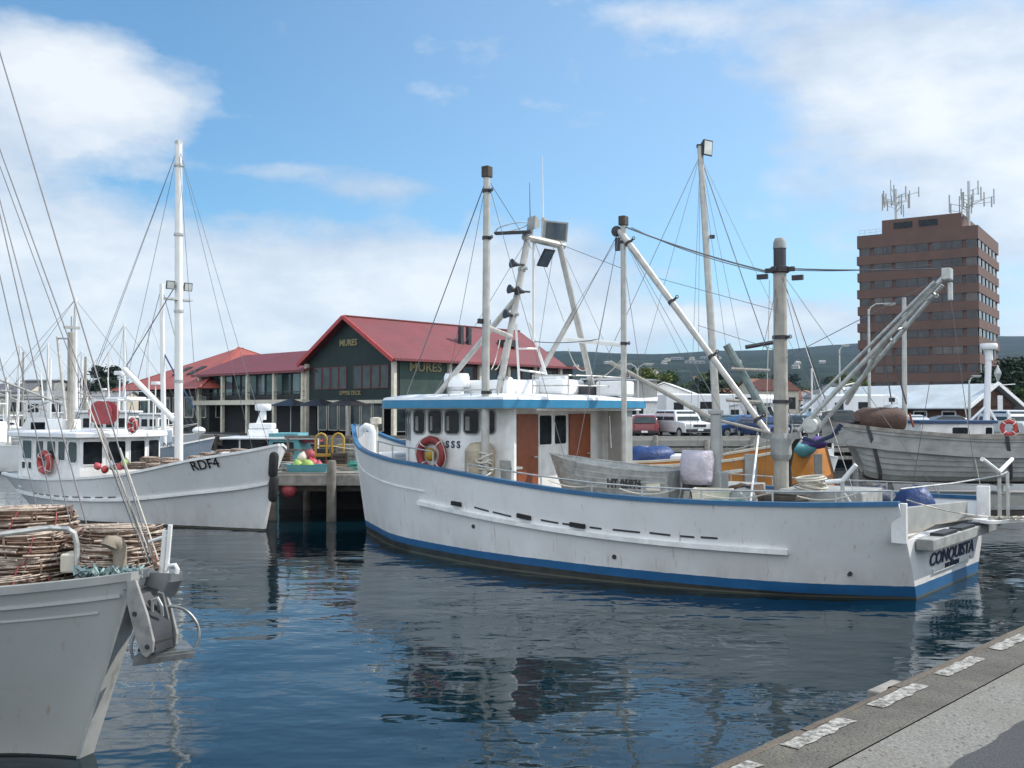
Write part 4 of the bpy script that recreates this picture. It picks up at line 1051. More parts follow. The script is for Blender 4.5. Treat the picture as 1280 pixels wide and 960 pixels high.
# hydraulic motor and hose at the mast foot
q = FBt.hit(1012, 532, 1, .2)
b = MB(); b.lathe([(.02, 0), (.14, .01), (.15, .05), (.15, .16), (.19, .17), (.19, .24), (.1, .25)], q, wy((-.5, -.85, 0)) * -1, n=18); b.build('winch_motor', M['galv'], am)
b = MB(); b.tube([FBt.hit(x, y, 1, -.2) for x, y in ((1000, 545), (990, 560), (986, 585), (988, 612), (992, 628))], .05, 8); b.build('hose', M['black_rubber'], am)
b = MB(); b.tube([FBt.hit(x, y, 1, .2) for x, y in ((1004, 548), (1020, 553), (1040, 545), (1052, 530))], .04, 8); b.build('hose', M['tarp_navy'], am)
def bands(par, a, c, fs, r, mt='dark_metal'):
    """clamped fittings on a spar: a ring with an eye-plate and a small shackle block"""
    a, c = V(a), V(c); t = (c - a).normalized(); s_ = t.cross(V((.3, .9, .2))).normalized()
    for f in fs:
        p = a.lerp(c, f); b = MB(); b.cyl(p - t * .035, p + t * .035, r * 1.16, n=14); b.bar(p, p + s_ * (r + .09), .05, .03); b.torus(p + s_ * (r + .10), t.cross(s_), .035, .010, 10, 5); b.build('spar_band', M[mt], par, 30)
bands(pole, (8.58, 2.62, 1.5), (8.53, 2.62, 8.15), (.31, .80, .95), .082)
bands(gp, (6.95, -.5, 1.2), (6.95, -.5, 7.45), (.56, .93), .068); bands(bl, (3.40, 0, 2.72), tipL, (.06, .35, .62, .93), .072); bands(br_, (2.75, .06, 2.78), tipR, (.3, .62, .9), .05, 'galv')
bands(af, (9.15, 1.35, 3.45), (8.90, .47, 7.25), (.12, .5, .78), .08, 'galv'); bands(am, (3.13, 0, 1.2), (3.13, 0, 6), (.45, .72), .14)
# rigging
band = V((3.13, 0, 6.02))
for a, c, r, sg in ((V((3.43, 0, 6.02)), tipL + V((-.1, 0, .1)), .018, .06), (V((3.43, .02, 5.99)), tipL + V((-.3, 0, .05)), .010, .10), (V((2.85, 0, 6.02)), tipR + V((.1, 0, .12)), .014, .03), (V((2.85, 0, 5.99)), tipR + V((.3, 0, .2)), .009, .05)):
    wire(fb, a, c, r, sg)
blk = FBt.hit(953, 346, 1, 0); b = MB(); b.box(blk, (.22, .08, .10)); b.build('block', M['dark_metal'], fb, 0)
blk = FBt.hit(997, 347, 1, 0); b = MB(); b.box(blk, (.22, .08, .10)); b.build('block', M['dark_metal'], fb, 0)
fmt = V((8.53, 2.62, 8.1))
ends = [(fmt, FBt.hit(506, 500, 1, 1.6), .012), (tipL, FBt.hit(712, 405, 1, -.7), .008), (tipL, FBt.hit(745, 440, 1, -1), .006), (tipL, FBt.hit(806, 505, 1, -2), .006),
        (tipL, FBt.hit(905, 520, 1, .5), .006), (band, FBt.hit(940, 500, 1, .8), .006), (band, FBt.hit(962, 478, 1, .5), .006), (band, FBt.hit(1000, 440, 1, -1), .006), (band, FBt.hit(1032, 500, 1, -1.5), .010),
        (tipR, FBt.hit(1220, 600, 1, 0), .006), (FBt.hit(1101, 390, 1, 0), FBt.hit(1133, 505, 1, -1), .016), (FBt.hit(1098, 400, 1, 0), FBt.hit(1115, 505, 1, -.8), .013)]
for a, c, r in ends: wire(fb, a, c, r)
for a, c, r in ((fmt, (10.6, 1.4, 3.5), .006), (fmt, (6.3, 2.9, 1.8), .006), (fmt, (8.8, .5, 6.9), .006), (V((8.9, .45, 7.2)), (11.9, .3, 3.5), .006), (V((8.72, -.55, 7.2)), (7.7, -2.2, 3.5), .005), (V((8.72, -.55, 7.15)), (6.95, -.5, 6.4), .007),
                (tipL, (6.4, 2.7, 1.8), .006), (tipL, (5.0, -2.9, 1.4), .005), (V((6.95, -.5, 7.3)), (8.6, -.6, 5.2), .005), (band, (1.0, 2.4, 1.7), .006), (band, (.6, -2.3, 1.4), .006), (band, (4.6, -3.0, 1.5), .005), (tipR, (1.2, -2.6, 1.6), .006), (tipR, (3.1, 0, 4.2), .008), (V((5.0, -.2, 5.0)), (3.2, .1, 4.4), .006), (V((6.0, -.35, 6.1)), (3.2, 0, 5.2), .006)): wire(fb, a, c, r)
tri = [(8.9, .2, 7.1), (8.75, -.4, 7.1)]
wire(fb, tri[0], FBt.hit(705, 402, 1, -1.2), .006); wire(fb, tri[1], FBt.hit(668, 470, 1, .5), .006); wire(fb, FBt.hit(748, 424, 1, -.6), FBt.hit(668, 427, 1, 0), .012, .05); wire(fb, FBt.hit(735, 460, 1, -.8), FBt.hit(710, 435, 1, -1), .012, .25, M['rope_pale']); wire(fb, FBt.hit(742, 474, 1, -.8), FBt.hit(780, 445, 1, -.5), .012, .12, M['rope_pale'])
wire(fb, FBt.hit(625, 425, 1, 1), FBt.hit(614, 462, 1, 1.8), .012, .1, M['rope_pale']); wire(fb, FBt.hit(631, 428, 1, .9), FBt.hit(619, 462, 1, 1.5), .012, .15, M['rope_pale'])
# tall wooden boom stub, pedestal with cap (davit) and lower spars
dv = MB().lathe([(.105, 1.0), (.105, 3.1), (.15, 3.12), (.15, 3.18), (.1, 3.2)], (4.1, 1.0, 0), n=14).build('davit_post', M['plastic_grey'], fb)
b = MB(); b.box((4.1, 1.0, 1.5), (.36, .42, .95)); b.build('pedestal', M['plastic_grey'], dv, 0, bevel=.02)
b = MB(); b.box((4.1, .4, 1.93), (.05, 1.5, .06)); b.build('bracket', M['galv'], dv, 0)
MB().tube([FBt.hit(763, 453, 1, -.9), FBt.hit(892, 524, 1, .6)], [.05, .06], 8).build('stowed_spar', M['wood_mast'], fb)
MB().tube([FBt.hit(892, 524, 1, .7), FBt.hit(962, 541, 1, .1)], .03, 8).build('stowed_spar', M['wood_mast'], fb)
b = MB(); b.box((2.2, -.2, 1.35), (1.6, 1.5, .6)); b.build('hatch_coaming', M['dirty_grey'], fb, 0, bevel=.03)
b = MB(); b.box((5.2, -1.6, 1.3), (1.8, 1.4, .5)); b.build('fish_bin', M['dirty_grey'], fb, 0, bevel=.03)
b = MB(); b.lathe([(.1, 0), (.28, .02), (.28, .1), (.16, .14), (.16, .5), (.28, .54), (.28, .62), (.1, .64)], (3.3, 1.55, 1.45), (0, 1, 0), n=16); b.box((3.3, 1.8, 1.25), (.7, .8, .35)); b.build('winch', M['dirty_grey'], fb, 30)
# rails along the port and starboard bulwarks
def rail(sd_, us, h, nm='guard_rail', mt='galv'):
    b = MB(); pts = [HB.pt(u, 1, sd_, -.10) for u in us]
    b.tube([p + V((0, 0, h)) for p in pts], .017, 6)
    o = b.build(nm, M[mt], fb)
    for p in pts: MB().cyl(p + V((0, 0, .04)), p + V((0, 0, h)), .016, n=6).build('stanchion', M[mt], o)
    return o
rail(1, [.01, .08, .15, .22, .29, .36, .43, .49, .54], .21)
rail(-1, [.01, .08, .15, .22, .29, .36, .43, .5], .26)
rail(1, [.60, .66, .72, .78], .34); rail(-1, [.6, .68, .78, .86], .34)
b = MB(); b.tube([FBt.hit(755, 0, 1, 3)] * 2, .01) if False else None
b.tube([HB.pt(.90, 1, 1, -.12) + V((0, 0, .1)), HB.pt(.90, 1, 1, -.12) + V((0, 0, .45))], .02, 6); b.build('bow_post', M['galv'], fb)
# stern rail standing out over the platform and forked rod rests
st = [tr(2.5, 1.9, .0), tr(1.0, 1.92, .35), tr(-1.2, 1.95, .55), tr(-2.6, 1.95, .35)]
sr = MB().tube(st, .016, 6).build('stern_rail', M['galv'], fb)
for q, z0 in ((st[2], 1.0), (st[3], 1.0)): MB().cyl((q.x, q.y, z0), (q.x, q.y, q.z), .035, n=8).build('stanchion', M['galv'], sr)
def fork(c, a, e, z0, nm='rod_rest'):
    c = V(c)
    o = MB().cyl((c.x, c.y, z0), c, .035, n=8).build(nm, M['galv'], fb)
    for q in (a, e):
        t = MB().tube([c, q], .04, 8).build('roller', M['mast_white'], o)
    return o
yb = 2.55
c = FBt.hit(1053, 601, 1, yb); fork(c, FBt.hit(1032, 603, 1, yb), FBt.hit(1070, 581, 1, yb), 1.6)
c = st[2] + V((0, 0, .07)); cp = FBt.l(FBt.w(*c)); px_, py_ = proj(FBt.w(*c)); fork(c, FBt.hit(px_ - 21, py_ - 16, 0, c.x), FBt.hit(px_ + 16, py_ - 16, 0, c.x), 1.9)
MB().tube([FBt.hit(1054, 615, 1, yb), FBt.hit(1066, 633, 1, yb)], .025, 6).build('rail_brace', M['galv'], fb)
wire(fb, FBt.hit(905, 525, 1, 2), FBt.hit(893, 628, 1, 2.6), .016, mat=M['rope_pale'], name='rope') if False else None
wire(fb, FBt.hit(948, 545, 1, .8), FBt.hit(938, 630, 1, 2.6), .022, mat=M['mast_white'], name='rope')
wire(fb, tr(2.2, 1.7, 0), tr(-1.4, 1.15, .3), .012, .05, M['rope_pale'], 'mooring_line')
wire(fb, FBt.hit(762, 520, 1, -1.5), FBt.hit(764, 560, 1, -1.5), .01, mat=M['clean_white'], name='rope')
# fairlead and vents on the foredeck
p = HB.pt(.905, 1, 1, -.55)
b = MB(); b.tube([(p.x - .1, p.y, 1.5), (p.x - .1, p.y, 2.62), (p.x - .05, p.y, 2.72), (p.x + .12, p.y, 2.76), (p.x + .26, p.y, 2.68), (p.x + .28, p.y, 2.5)], .10, 10); b.build('cowl_vent', M['clean_white'], fb)
b = MB(); b.cyl((p.x + .1, p.y - .35, 1.5), (p.x + .1, p.y - .35, 2.82), .06); b.lathe([(.05, 0), (.15, .03), (.15, .18), (.05, .2)], (p.x + .1, p.y - .35, 2.8), n=14); b.build('bow_lamp', M['cream_paint'], fb)
b = MB(); b.box((13.3, .1, 1.75), (.7, .8, .7)); b.build('windlass', M['clean_white'], fb, 0, bevel=.05)
b = MB(); b.box((12.6, .3, 1.7), (.5, .9, .6)); b.build('fore_hatch', M['plastic_grey'], fb, 0, bevel=.03)

# ---------- things aboard ----------
def lifebuoy(lab, c, n, r=.30, t=.075, up=(0, 0, 1), ringm='red_paint', group=None):
    o = thing('lifebuoy', lab, 'lifebuoy', c, 0, group)
    n = V(n).normalized()
    MB().torus((0, 0, 0), n, r, t, 32, 10).build('ring', M[ringm], o)
    x = n.cross(V((0, 0, 1))).normalized(); y = x.cross(n)
    for k in range(4):
        a = R(45 + 90 * k); d = x * math.cos(a) + y * math.sin(a); tg = y * math.cos(a) - x * math.sin(a)
        MB().torus(d * r, tg, t + .007, .012, 14, 5).build('band', M['clean_white'], o)
    MB().tube([(x * math.cos(R(a)) + y * math.sin(R(a))) * (r + t + .015 + .02 * math.sin(R(4 * a))) + n * .03 for a in range(0, 360, 12)], .010, 5, closed=True).build('grab_line', M['rope_pale'], o)
    return o
p = FBt.hit(539, 568, 1, 2.30)
lb = lifebuoy('red lifebuoy with white bands hung on the white wheelhouse side under its windows', FBt.w(*p), FBt.w(0, 1, 0) - FBt.w(0, 0, 0), .325, .085, ringm='buoy_red')
b = MB(); b.ball((0, 0, 0), (.13, .13, .15), 10, 7); o = b.build('float', M['yellow_paint'], None); o.location = FBt.w(p.x, 2.33, p.z); tag(o, 'small mustard yellow float hanging in the middle of the red wheelhouse lifebuoy', 'float')
# aluminium dinghy
DO = V((4.72, 1.38, 1.42)); 
dg = thing('dinghy', 'dented bare aluminium dinghy with numbers on its side lying on the fishing boat deck', 'dinghy', FBt.w(*DO), BY + R(2))
DH = Hull([(0, .60, .58, .0, .50), (.8, .66, .60, .8, .55), (1.6, .62, .66, 1.55, .46), (2.3, .42, .74, 2.2, .24), (2.95, .03, .84, 2.62, .02)], n=30, flare=.8, depth=.06, zd=lambda u: .16, tr=.03)
dh = DH.shell('hull', M['alloy_boat'], dg, nq=6)
DH.deck('floor', M['alloy_boat'], dg)
for q in (.34, .62, .80):
    for sd_ in (1, -1): DH.strip(.0, .99, lambda u: q, .022, .034, side=sd_, n=24).build('strake', M['alloy_boat'], dh, 30)
for sd_ in (1, -1): DH.cap(0, 1, .06, .03, sd_, 30, .02).build('gunwale', M['alloy_boat'], dg, 30)
for x_ in (.5, 1.35, 2.1):
    b = MB(); b.box((x_, 0, .42), (.26, 1.06 if x_ < 2 else .8, .03)); b.build('thwart', M['alloy_boat'], dg, 0)
text(dg, 'HT 05976', DH.pt(.28, .50, 1, .035) , (-1, 0.02, 0), (0, .06, 1), .25, M['black_paint'], bold=.006, ext=.008, w=.74)
b = MB(); b.box(DH.pt(.09, .47, 1, .01), (.30, .02, .14)); b.build('maker_plate', M['cream_paint'], dg, 0)
om = MB(); om.loft([[V((x_, y_ * k, z_)) for x_, y_ in ((-.06, .15), (.14, .17), (.36, .13), (.43, 0), (.36, -.13), (.14, -.17), (-.06, -.15), (-.10, 0))] for z_, k in ((0, .8), (.06, 1.08), (.22, 1.15), (.36, 1.05), (.46, .8), (.5, .4))], ring=True, caps=True)
ob = thing('outboard_motor', 'outboard motor under a lilac-grey cloth cover on the dinghy transom', 'outboard motor', (0, 0, 0), 0)
ob.location = FBt.w(DO.x - .42, DO.y, 1.80); ob.rotation_euler = (0, R(0), BY + math.pi)
om = MB(); om.loft([[V((x_ + .03 * noise.noise(V((x_ * 6, y_ * 6, z_ * 6))), y_ * k + .03 * noise.noise(V((x_ * 5, 3, z_ * 7))), z_)) for x_, y_ in ((-.30, .20), (-.08, .27), (.14, .25), (.26, .12), (.28, 0), (.26, -.12), (.14, -.25), (-.08, -.27), (-.30, -.20), (-.34, 0))] for z_, k in ((-.06, .80), (.05, 1.0), (.18, 1.12), (.32, 1.16), (.44, 1.08), (.53, .86), (.585, .52), (.60, .2))], ring=True, caps=True)
om.build('cowl_cover', M['lilac_cover'], ob, 180)
b = MB(); b.loft([[V((x_ * k, y_ * k, z_)) for x_, y_ in ((-.17, .09), (.10, .09), (.16, 0), (.10, -.09), (-.17, -.09))] for z_, k in ((.08, 1.25), (-.15, .95), (-.32, .8))], ring=True, caps=True); b.build('shaft_housing', M['dark_metal'], ob, 40)
b = MB(); b.box((-.22, 0, -.05), (.16, .26, .28)); b.build('clamp_bracket', M['dark_metal'], ob, 0, bevel=.02)
for x_ in (.6, 1.9):
    b = MB(); b.box((0, 0, 0), (.14, 1.3, .34)); o = b.build('chock', M['wood_dark'], None, 0, bevel=.02); o.location = FBt.w(DO.x + x_, DO.y, 1.24); o.rotation_euler = (0, 0, BY); tag(o, 'dark timber chock under the %s of the aluminium dinghy' % ('stern' if x_ < 1 else 'bow'), 'chock')
# blue tarpaulins
def tarp(lab, c, d, seed, rz=0):
    b = MB(); n, mm = 18, 9; rows = []
    for i in range(mm + 1):
        th = math.pi / 2 * i / mm; r = []
        for j in range(n):
            ph = 2 * math.pi * j / n; k = 1 + .22 * noise.noise(V((math.cos(ph) * 1.6, math.sin(ph) * 1.6, i * .35 + seed)))
            r.append(V((d[0] * k * math.cos(th) ** .45 * math.cos(ph), d[1] * k * math.cos(th) ** .45 * math.sin(ph), d[2] * math.sin(th) * (1 + .12 * noise.noise(V((j * .7, i, seed)))))))
        rows.append(r)
    b.loft(rows, ring=True, caps=True)
    o = b.build('tarpaulin', M['blue_tarp'], None, 50); o.location = c; o.rotation_euler = (0, 0, rz)
    return tag(o, lab, 'tarpaulin')
p = FBt.hit(1160, 628, 1, -1.7); tarp('bright blue tarpaulin bundle on the fishing boat stern behind the white bulwark', FBt.w(.95, -1.6, 1.05), (.38, .42, .60), 1.3, BY)

# ---------- working clutter on the aft deck ----------
def crate(lab, c, d, mt, rz=0, name='fish_crate', group='fish crates on the fishing boat deck'):
    b = MB(); x, y, z = d
    b.loft([[V((px * k, py * k, pz)) for px, py in ((-x / 2, -y / 2), (x / 2, -y / 2), (x / 2, y / 2), (-x / 2, y / 2))] for pz, k in ((0, .9), (z * .85, 1), (z * .86, 1.05), (z, 1.05), (z, .94), (.04, .84))], ring=True, caps=True)
    for s_ in (-1, 1): b.box((0, s_ * y / 2 * 1.02, z * .55), (x * .3, .02, z * .14))
    o = b.build(name, M[mt], None, 0); o.location = FBt.w(*c); o.rotation_euler = (0, 0, BY + rz); return tag(o, lab, 'crate', group)
crate('blue-grey fish crate on deck between davit post and dinghy stern', (3.75, 2.1, 1.1), (.7, .45, .32), 'slate_paint', .1)
crate('white fish crate stacked on the blue-grey one by the davit post', (3.72, 2.08, 1.42), (.7, .45, .30), 'cream_paint', .25)
crate('dark fish crate on deck behind the heavy timber mast foot', (2.6, 1.3, 1.1), (.7, .5, .5), 'wood_dark', -.2)
crate('teal fish crate at the port rail aft of the timber mast', (1.9, 2.3, 1.1), (.65, .45, .4), 'teal_paint', .3)
crate('cream fish crate near the stern beside the port rail', (1.2, 1.9, 1.1), (.7, .45, .45), 'cream_paint', -.1)
crate('dark grey fish crate under the forked rod rest by the port rail', (1.45, 2.55, 1.1), (.55, .4, .42), 'dark_metal', .05)
def coil(lab, c, r, n, mt, seed):
    rnd = random.Random(seed); b = MB()
    for q in range(n): b.torus((rnd.uniform(-.05, .05), rnd.uniform(-.05, .05), .03 + .035 * q), (rnd.uniform(-.2, .2), rnd.uniform(-.2, .2), 1), r * rnd.uniform(.75, 1.05), .022, 20, 5)
    o = b.build('rope_coil', M[mt], None); o.location = FBt.w(*c); return tag(o, lab, 'rope')
coil('pale rope coil on the hatch beside the heavy timber mast', (2.35, .55, 1.66), .30, 7, 'rope_pale', 1)
coil('green rope coil on deck by the winch left of the timber mast', (3.3, 2.5, 1.12), .28, 12, 'rope_green', 2)
coil('brown rope coil on deck near the stern port rail', (.85, 2.2, 1.12), .28, 11, 'wood_mast', 3)
def heap(lab, c, d, mt, seed):
    b = MB(); b.ball((0, 0, 0), d, 18, 10)
    b.v = [tuple(V(v) * (1 + .35 * noise.noise(V(v) * 4 + V((seed, 0, 0))) + .12 * noise.noise(V(v) * 14))) for v in b.v]
    o = b.build('net_heap', M[mt], None, 60); o.location = FBt.w(*c); o.rotation_euler = (0, 0, BY); return tag(o, lab, 'net')
heap('dark brown net heap on the deck left of the heavy timber mast', (3.9, -.2, 1.3), (.55, .5, .35), 'net_brown', 3)
heap('green-black net heap at the far rail behind the hatch', (1.9, -1.9, 1.2), (.6, .4, .38), 'tarp_navy', 8)
g = thing('gas_bottle', 'grey gas bottle standing by the davit pedestal', 'gas bottle', FBt.w(3.6, .7, 1.08), BY)
MB().lathe([(.08, 0), (.15, .03), (.15, .42), (.10, .52), (.04, .55)], n=14).build('body', M['galv'], g)
MB().lathe([(.09, .52), (.09, .62)], n=10).build('collar', M['dark_metal'], g)
b = MB(); b.lathe([(.11, 0), (.15, .28), (.16, .29), (.13, .29)], n=14); o = b.build('bucket', M['black_paint'], None); o.location = FBt.w(2.95, 2.35, 1.08); tag(o, 'black bucket by the port rail left of the timber mast', 'bucket')
b = MB()
for k in range(10):
    f = k / 9; b.cyl(HB.pt(.02 + .4 * f, 1, 1, -.14) + V((0, 0, .04)), HB.pt(.02 + .4 * f, 1, 1, -.14) + V((0, 0, .05)), .01, n=5)
random.seed(77)
for k in range(4):
    a_, c_ = HB.pt(.05 + .10 * k, 1, 1, -.2), HB.pt(.13 + .10 * k, 1, 1, -.35)
    wire(fb, a_ + V((0, 0, .2)), c_ + V((0, 0, .12)), .012, .10, M['rope_pale'], 'lashing')
# ---------- cane cray pots ----------
def pot_mesh(seed, rx=.46, ry=.38, h=.33, courses=9):
    """flat-bellied pot of split cane: every course is a handful of overlapping sticks, none quite level"""
    rnd = random.Random(seed); b = MB()
    prof = lambda t: .80 + .24 * math.sin(math.pi * (.10 + .78 * t))
    for c in range(courses + 1):
        t = c / courses; a = rnd.random() * 6.28; end = a + 6.28
        while a < end:
            ln = rnd.uniform(.9, 1.9); b.m = 0 if rnd.random() < .6 else 1
            n = 7; k = prof(t) + rnd.uniform(-.035, .035); dz = rnd.uniform(-.012, .012); sl = rnd.uniform(-.022, .022); r0 = rnd.uniform(.008, .017)
            pts = []
            for j in range(n + 1):
                f = j / n; an_ = a - .18 + (ln + .36) * f; kk = k + .05 * (abs(f - .5) * 2) ** 4 + .015 * noise.noise(V((an_ * 2, c, seed)))
                pts.append((rx * kk * math.cos(an_), ry * kk * math.sin(an_), h * t + dz + sl * (f - .5) * 2 + .012 * noise.noise(V((an_ * 3, c * 2, seed)))))
            b.tube(pts, [r0 * (1 - .35 * abs(j / n - .5)) for j in range(n + 1)], 5)
            a += ln
    b.m = 1
    for j in range(11):
        a = 2 * math.pi * (j + .5 * rnd.random()) / 11; tw_ = rnd.uniform(-.06, .06)
        b.tube([(rx * (prof(i / 5) + .005) * math.cos(a + tw_ * i), ry * (prof(i / 5) + .005) * math.sin(a + tw_ * i), h * i / 5) for i in range(6)], .011, 5)
    for k in (.25, .5, .75):
        b.m = 0; b.tube([(rx * k * math.cos(2 * math.pi * j / 14), ry * k * math.sin(2 * math.pi * j / 14), h + .012 + .02 * (1 - k)) for j in range(14)], .013, 5, closed=True)
    b.m = 2
    b.loft([[(rx * (prof(t) - .09) * math.cos(2 * math.pi * j / 16), ry * (prof(t) - .09) * math.sin(2 * math.pi * j / 16), h * t) for j in range(16)] for t in (0, .3, .6, .97)], ring=True, caps=True)
    b.m = 3
    for j in range(3):
        a = rnd.random() * 6.28
        b.tube([(rx * (prof(i / 5) + .04) * math.cos(a + .05 * i), ry * (prof(i / 5) + .04) * math.sin(a + .05 * i), h * i / 5) for i in range(6)], .006, 4)
    return b
POTM = lambda: [M['cane_pale'], M['cane_dark'], M['net_brown'], M['red_faded']]
POTS = [pot_mesh(s).build('cray_pot', POTM(), None, 50) for s in (1, 2, 3)]
pot_n = 0
def pot(lab, c, rz=0, s=1.0, group=None, sz=1.0):
    global pot_n
    src = POTS[pot_n % 3]; o = src if pot_n < 3 else src.copy(); pot_n += 1
    if o is not src: COL.objects.link(o)
    o.location = c; o.rotation_euler = (random.uniform(-.05, .05), random.uniform(-.05, .05), rz); o.scale = (s, s, s * sz)
    return tag(o, lab, 'cray pot', group)

# ---------- grey steel boat whose bow cuts into the left foreground ----------
GB = Frame((-15.24, 13.454, 0), R(-20))
gb = thing('grey_boat', 'grey steel fishing boat whose bow with hoop anchor fills the lower left corner', 'fishing boat', GB.o, GB.yaw)
GH = Hull([(0, 1.3, 1.5, 0, 1.2), (3, 1.75, 1.45, 3, 1.6), (6, 1.8, 1.45, 6, 1.6), (9, 1.62, 1.5, 9, 1.25), (10.6, 1.2, 1.56, 10.5, .62), (11.6, .80, 1.61, 11.3, .26), (12.25, .40, 1.66, 11.7, .14), (12.62, .10, 1.70, 12.0, .09)], n=56, flare=1.1, flare_bow=1.35, zd=lambda u: 1.28, tr=.04, depth=.8)
hull_mat('hull_grey', (.46, .475, .46), boot=(.02, .025, .022), z0=.02, z1=.05, rough=.45, weed=False)
gh = GH.shell('hull', M['hull_grey'], gb)
GH.deck('deck', M['dirty_grey'], gb)
for sd_ in (1, -1):
    GH.cap(.0, 1, .13, .07, sd_, 60, .02).build('bulwark_cap', M['plastic_grey'], gb, 30)
    GH.strip(.3, .985, lambda u: .90, .025, .03, side=sd_).build('moulding', M['hull_grey'], gh, 30)
    GH.strip(.3, .93, lambda u: .82, .012, .02, side=sd_).build('moulding', M['hull_grey'], gh, 30)
# pale, worn stem plate
b = MB(); rows = []
for i in range(13):
    q = i / 12 * .93; p, s_ = GH.pt(1, q, 1), GH.pt(1, q, -1)
    rows.append([p + V((.004, .012, 0)), p + V((.03, .0, 0)), s_ + V((.03, 0, 0)), s_ + V((.004, -.012, 0))])
b.loft(rows); b.build('stem_plate', mat('stem_worn', (.46, .47, .45), .6, stain=(.20, .17, .14), samt=.8, sstretch=(3, 3, 1.2), sscale=3), gh, 0)
lp = lambda px, py, d: GB.l(P(px, py, d))
# bow roller: cheek plates, dark fairlead channel and a flared grey platform
rl = MB()
for y_, n_ in ((-.16, 'cheek'), (.16, 'cheek')):
    o = lp(164, 712, 9.0) ; pts = [(12.60, 1.66), (12.70, 1.68), (12.83, 1.38), (12.90, 1.15), (12.89, 1.05), (12.83, 1.0), (12.77, 1.03), (12.70, 1.18), (12.61, 1.46)]
    b = MB(); b.prism([(x, y_, z) for x, z in pts], (0, .03, 0)); ck = b.build('roller_cheek', M['plate_cheek'] if 'plate_cheek' in M else mat('plate_cheek', (.27, .27, .26), .7, var=.3, scale=9, stain=(.12, .10, .08), samt=.6, sstretch=(2, 2, 2), sscale=4), gb, 0, bevel=.006)
    for x, z in ((12.70, 1.38), (12.84, 1.10)): MB().cyl((x, y_ - .012, z), (x, y_ + .045, z), .022, n=8).build('bolt', M['dark_metal'], ck)
b = MB(); b.loft([[V((x, y * k, z)) for y in (-.13, .13)] for x, z, k in ((12.45, 1.60, 1), (12.72, 1.55, 1), (12.86, 1.28, 1), (12.9, 1.05, .9))]); b.build('roller_channel', M['dark_metal'], gb, 30)
MB().cyl((12.82, -.13, 1.12), (12.82, .13, 1.12), .07, n=14).build('bow_roller', M['black_rubber'], gb)
b = MB(); b.loft([[V((12.55 + .40 * k, y, z)) for y in (.10, .24 + .16 * k)] for z, k in ((1.28, .55), (1.42, .8), (1.50, .85), (1.52, .95), (1.64, 1.0), (1.69, 1.0))])
ring = []
for z, k in ((1.26, .10), (1.48, .36), (1.50, .42), (1.60, .50), (1.62, .54), (1.70, .54)):
    ring.append([V((12.35, .12, z)), V((12.60 + .42 * k, .12, z)), V((12.66 + .42 * k, .26 * k + .12, z)), V((12.50 + .40 * k, .40 * k + .14, z)), V((12.35, .42 * k + .14, z))])
b = MB(); b.loft(ring, ring=True, caps=True); b.build('bow_platform', M['plate_grey'], gb, 30)
# hoop anchor hanging in the roller
an = MB(); d0 = 8.95
hoop = [lp(166, 824, d0 + .02), lp(164, 806, d0 + .02), lp(170, 789, d0 + .05), lp(182, 774, d0 + .12), lp(198, 762, d0 + .2), lp(215, 758, d0 + .25), lp(232, 763, d0 + .27), lp(245, 777, d0 + .27), lp(249, 793, d0 + .25), lp(244, 810, d0 + .22)]
hoop = [V(r) for r in hermite([tuple(p) for p in hoop], 40)]; an.tube(hoop, .014, 8)
ao = an.build('anchor', M['anchor_steel'], gb)
f1, f2, f3, f4 = lp(166, 825, d0 + .0), lp(243, 815, d0 + .2), lp(232, 803, d0 + .50), lp(190, 806, d0 + .40)
b = MB(); b.prism([f1, f2, f3, f4], (0, 0, .022)); b.prism([f1, f2, f2 + V((0, 0, -.05)), f1 + V((0, 0, -.05))], (.015, -.02, 0)); b.build('fluke', M['anchor_steel'], ao, 0)
sk = [lp(196, 740, 9.05), lp(203, 742, 9.05), lp(211, 775, 9.15), lp(208, 806, 9.2), lp(200, 806, 9.2), lp(190, 795, 9.15), lp(197, 775, 9.1)]
b = MB(); b.prism(sk, (-.01, .035, 0)); b.build('shank', M['plate_grey'], ao, 0)
b = MB(); b.tube([lp(190, 765, 9.02), lp(191, 750, 9.0), lp(197, 747, 9.0), lp(202, 757, 9.0), lp(203, 770, 9.05)], .014, 6); b.build('shackle', M['galv'], ao)
b = MB(); b.add([lp(172, 815, d0 + .06), lp(180, 785, d0 + .1), lp(196, 800, d0 + .2), lp(192, 812, d0 + .2)], [(0, 1, 2, 3)]); b.prism([lp(172, 815, d0 + .06), lp(179, 783, d0 + .1), lp(196, 800, d0 + .2)], (0, .02, 0)); b.build('gusset', M['dark_metal'], ao, 0)
# deck fittings
b = MB(); b.tube([lp(-40, 672, 9.0), lp(0, 668, 9.1), lp(60, 660, 9.3), lp(84, 661, 9.38), lp(93, 667, 9.4), lp(96, 680, 9.4), lp(97, 728, 9.4)], .026, 8); b.build('guard_rail', M['galv'], gb)
for p0, p1 in (((208, 716), (213, 656)), ((202, 716), (206, 663))):
    MB().tube([lp(*p0, 9.25), lp(*p1, 9.25)], .022, 8).build('samson_post', M['mast_white'], gb)
MB().tube([lp(214, 668, 9.25), lp(186, 677, 9.3)], .016, 6).build('cross_bar', M['mast_white'], gb)
b = MB(); b.tube([lp(208, 713, 9.2), lp(211, 707, 9.2), lp(219, 706, 9.2), lp(222, 712, 9.2), lp(221, 717, 9.2)], .02, 6); b.build('fairlead', M['mast_white'], gb)
b = MB(); b.tube([lp(150, 716, 9.35), lp(150, 694, 9.35), lp(149, 684, 9.35), lp(145, 678, 9.33), lp(139, 678, 9.3), lp(136, 684, 9.28)], [.062, .062, .07, .075, .078, .085], 12); b.build('cowl_vent', mat('vent_tan', (.26, .22, .17), .7, var=.3), gb)
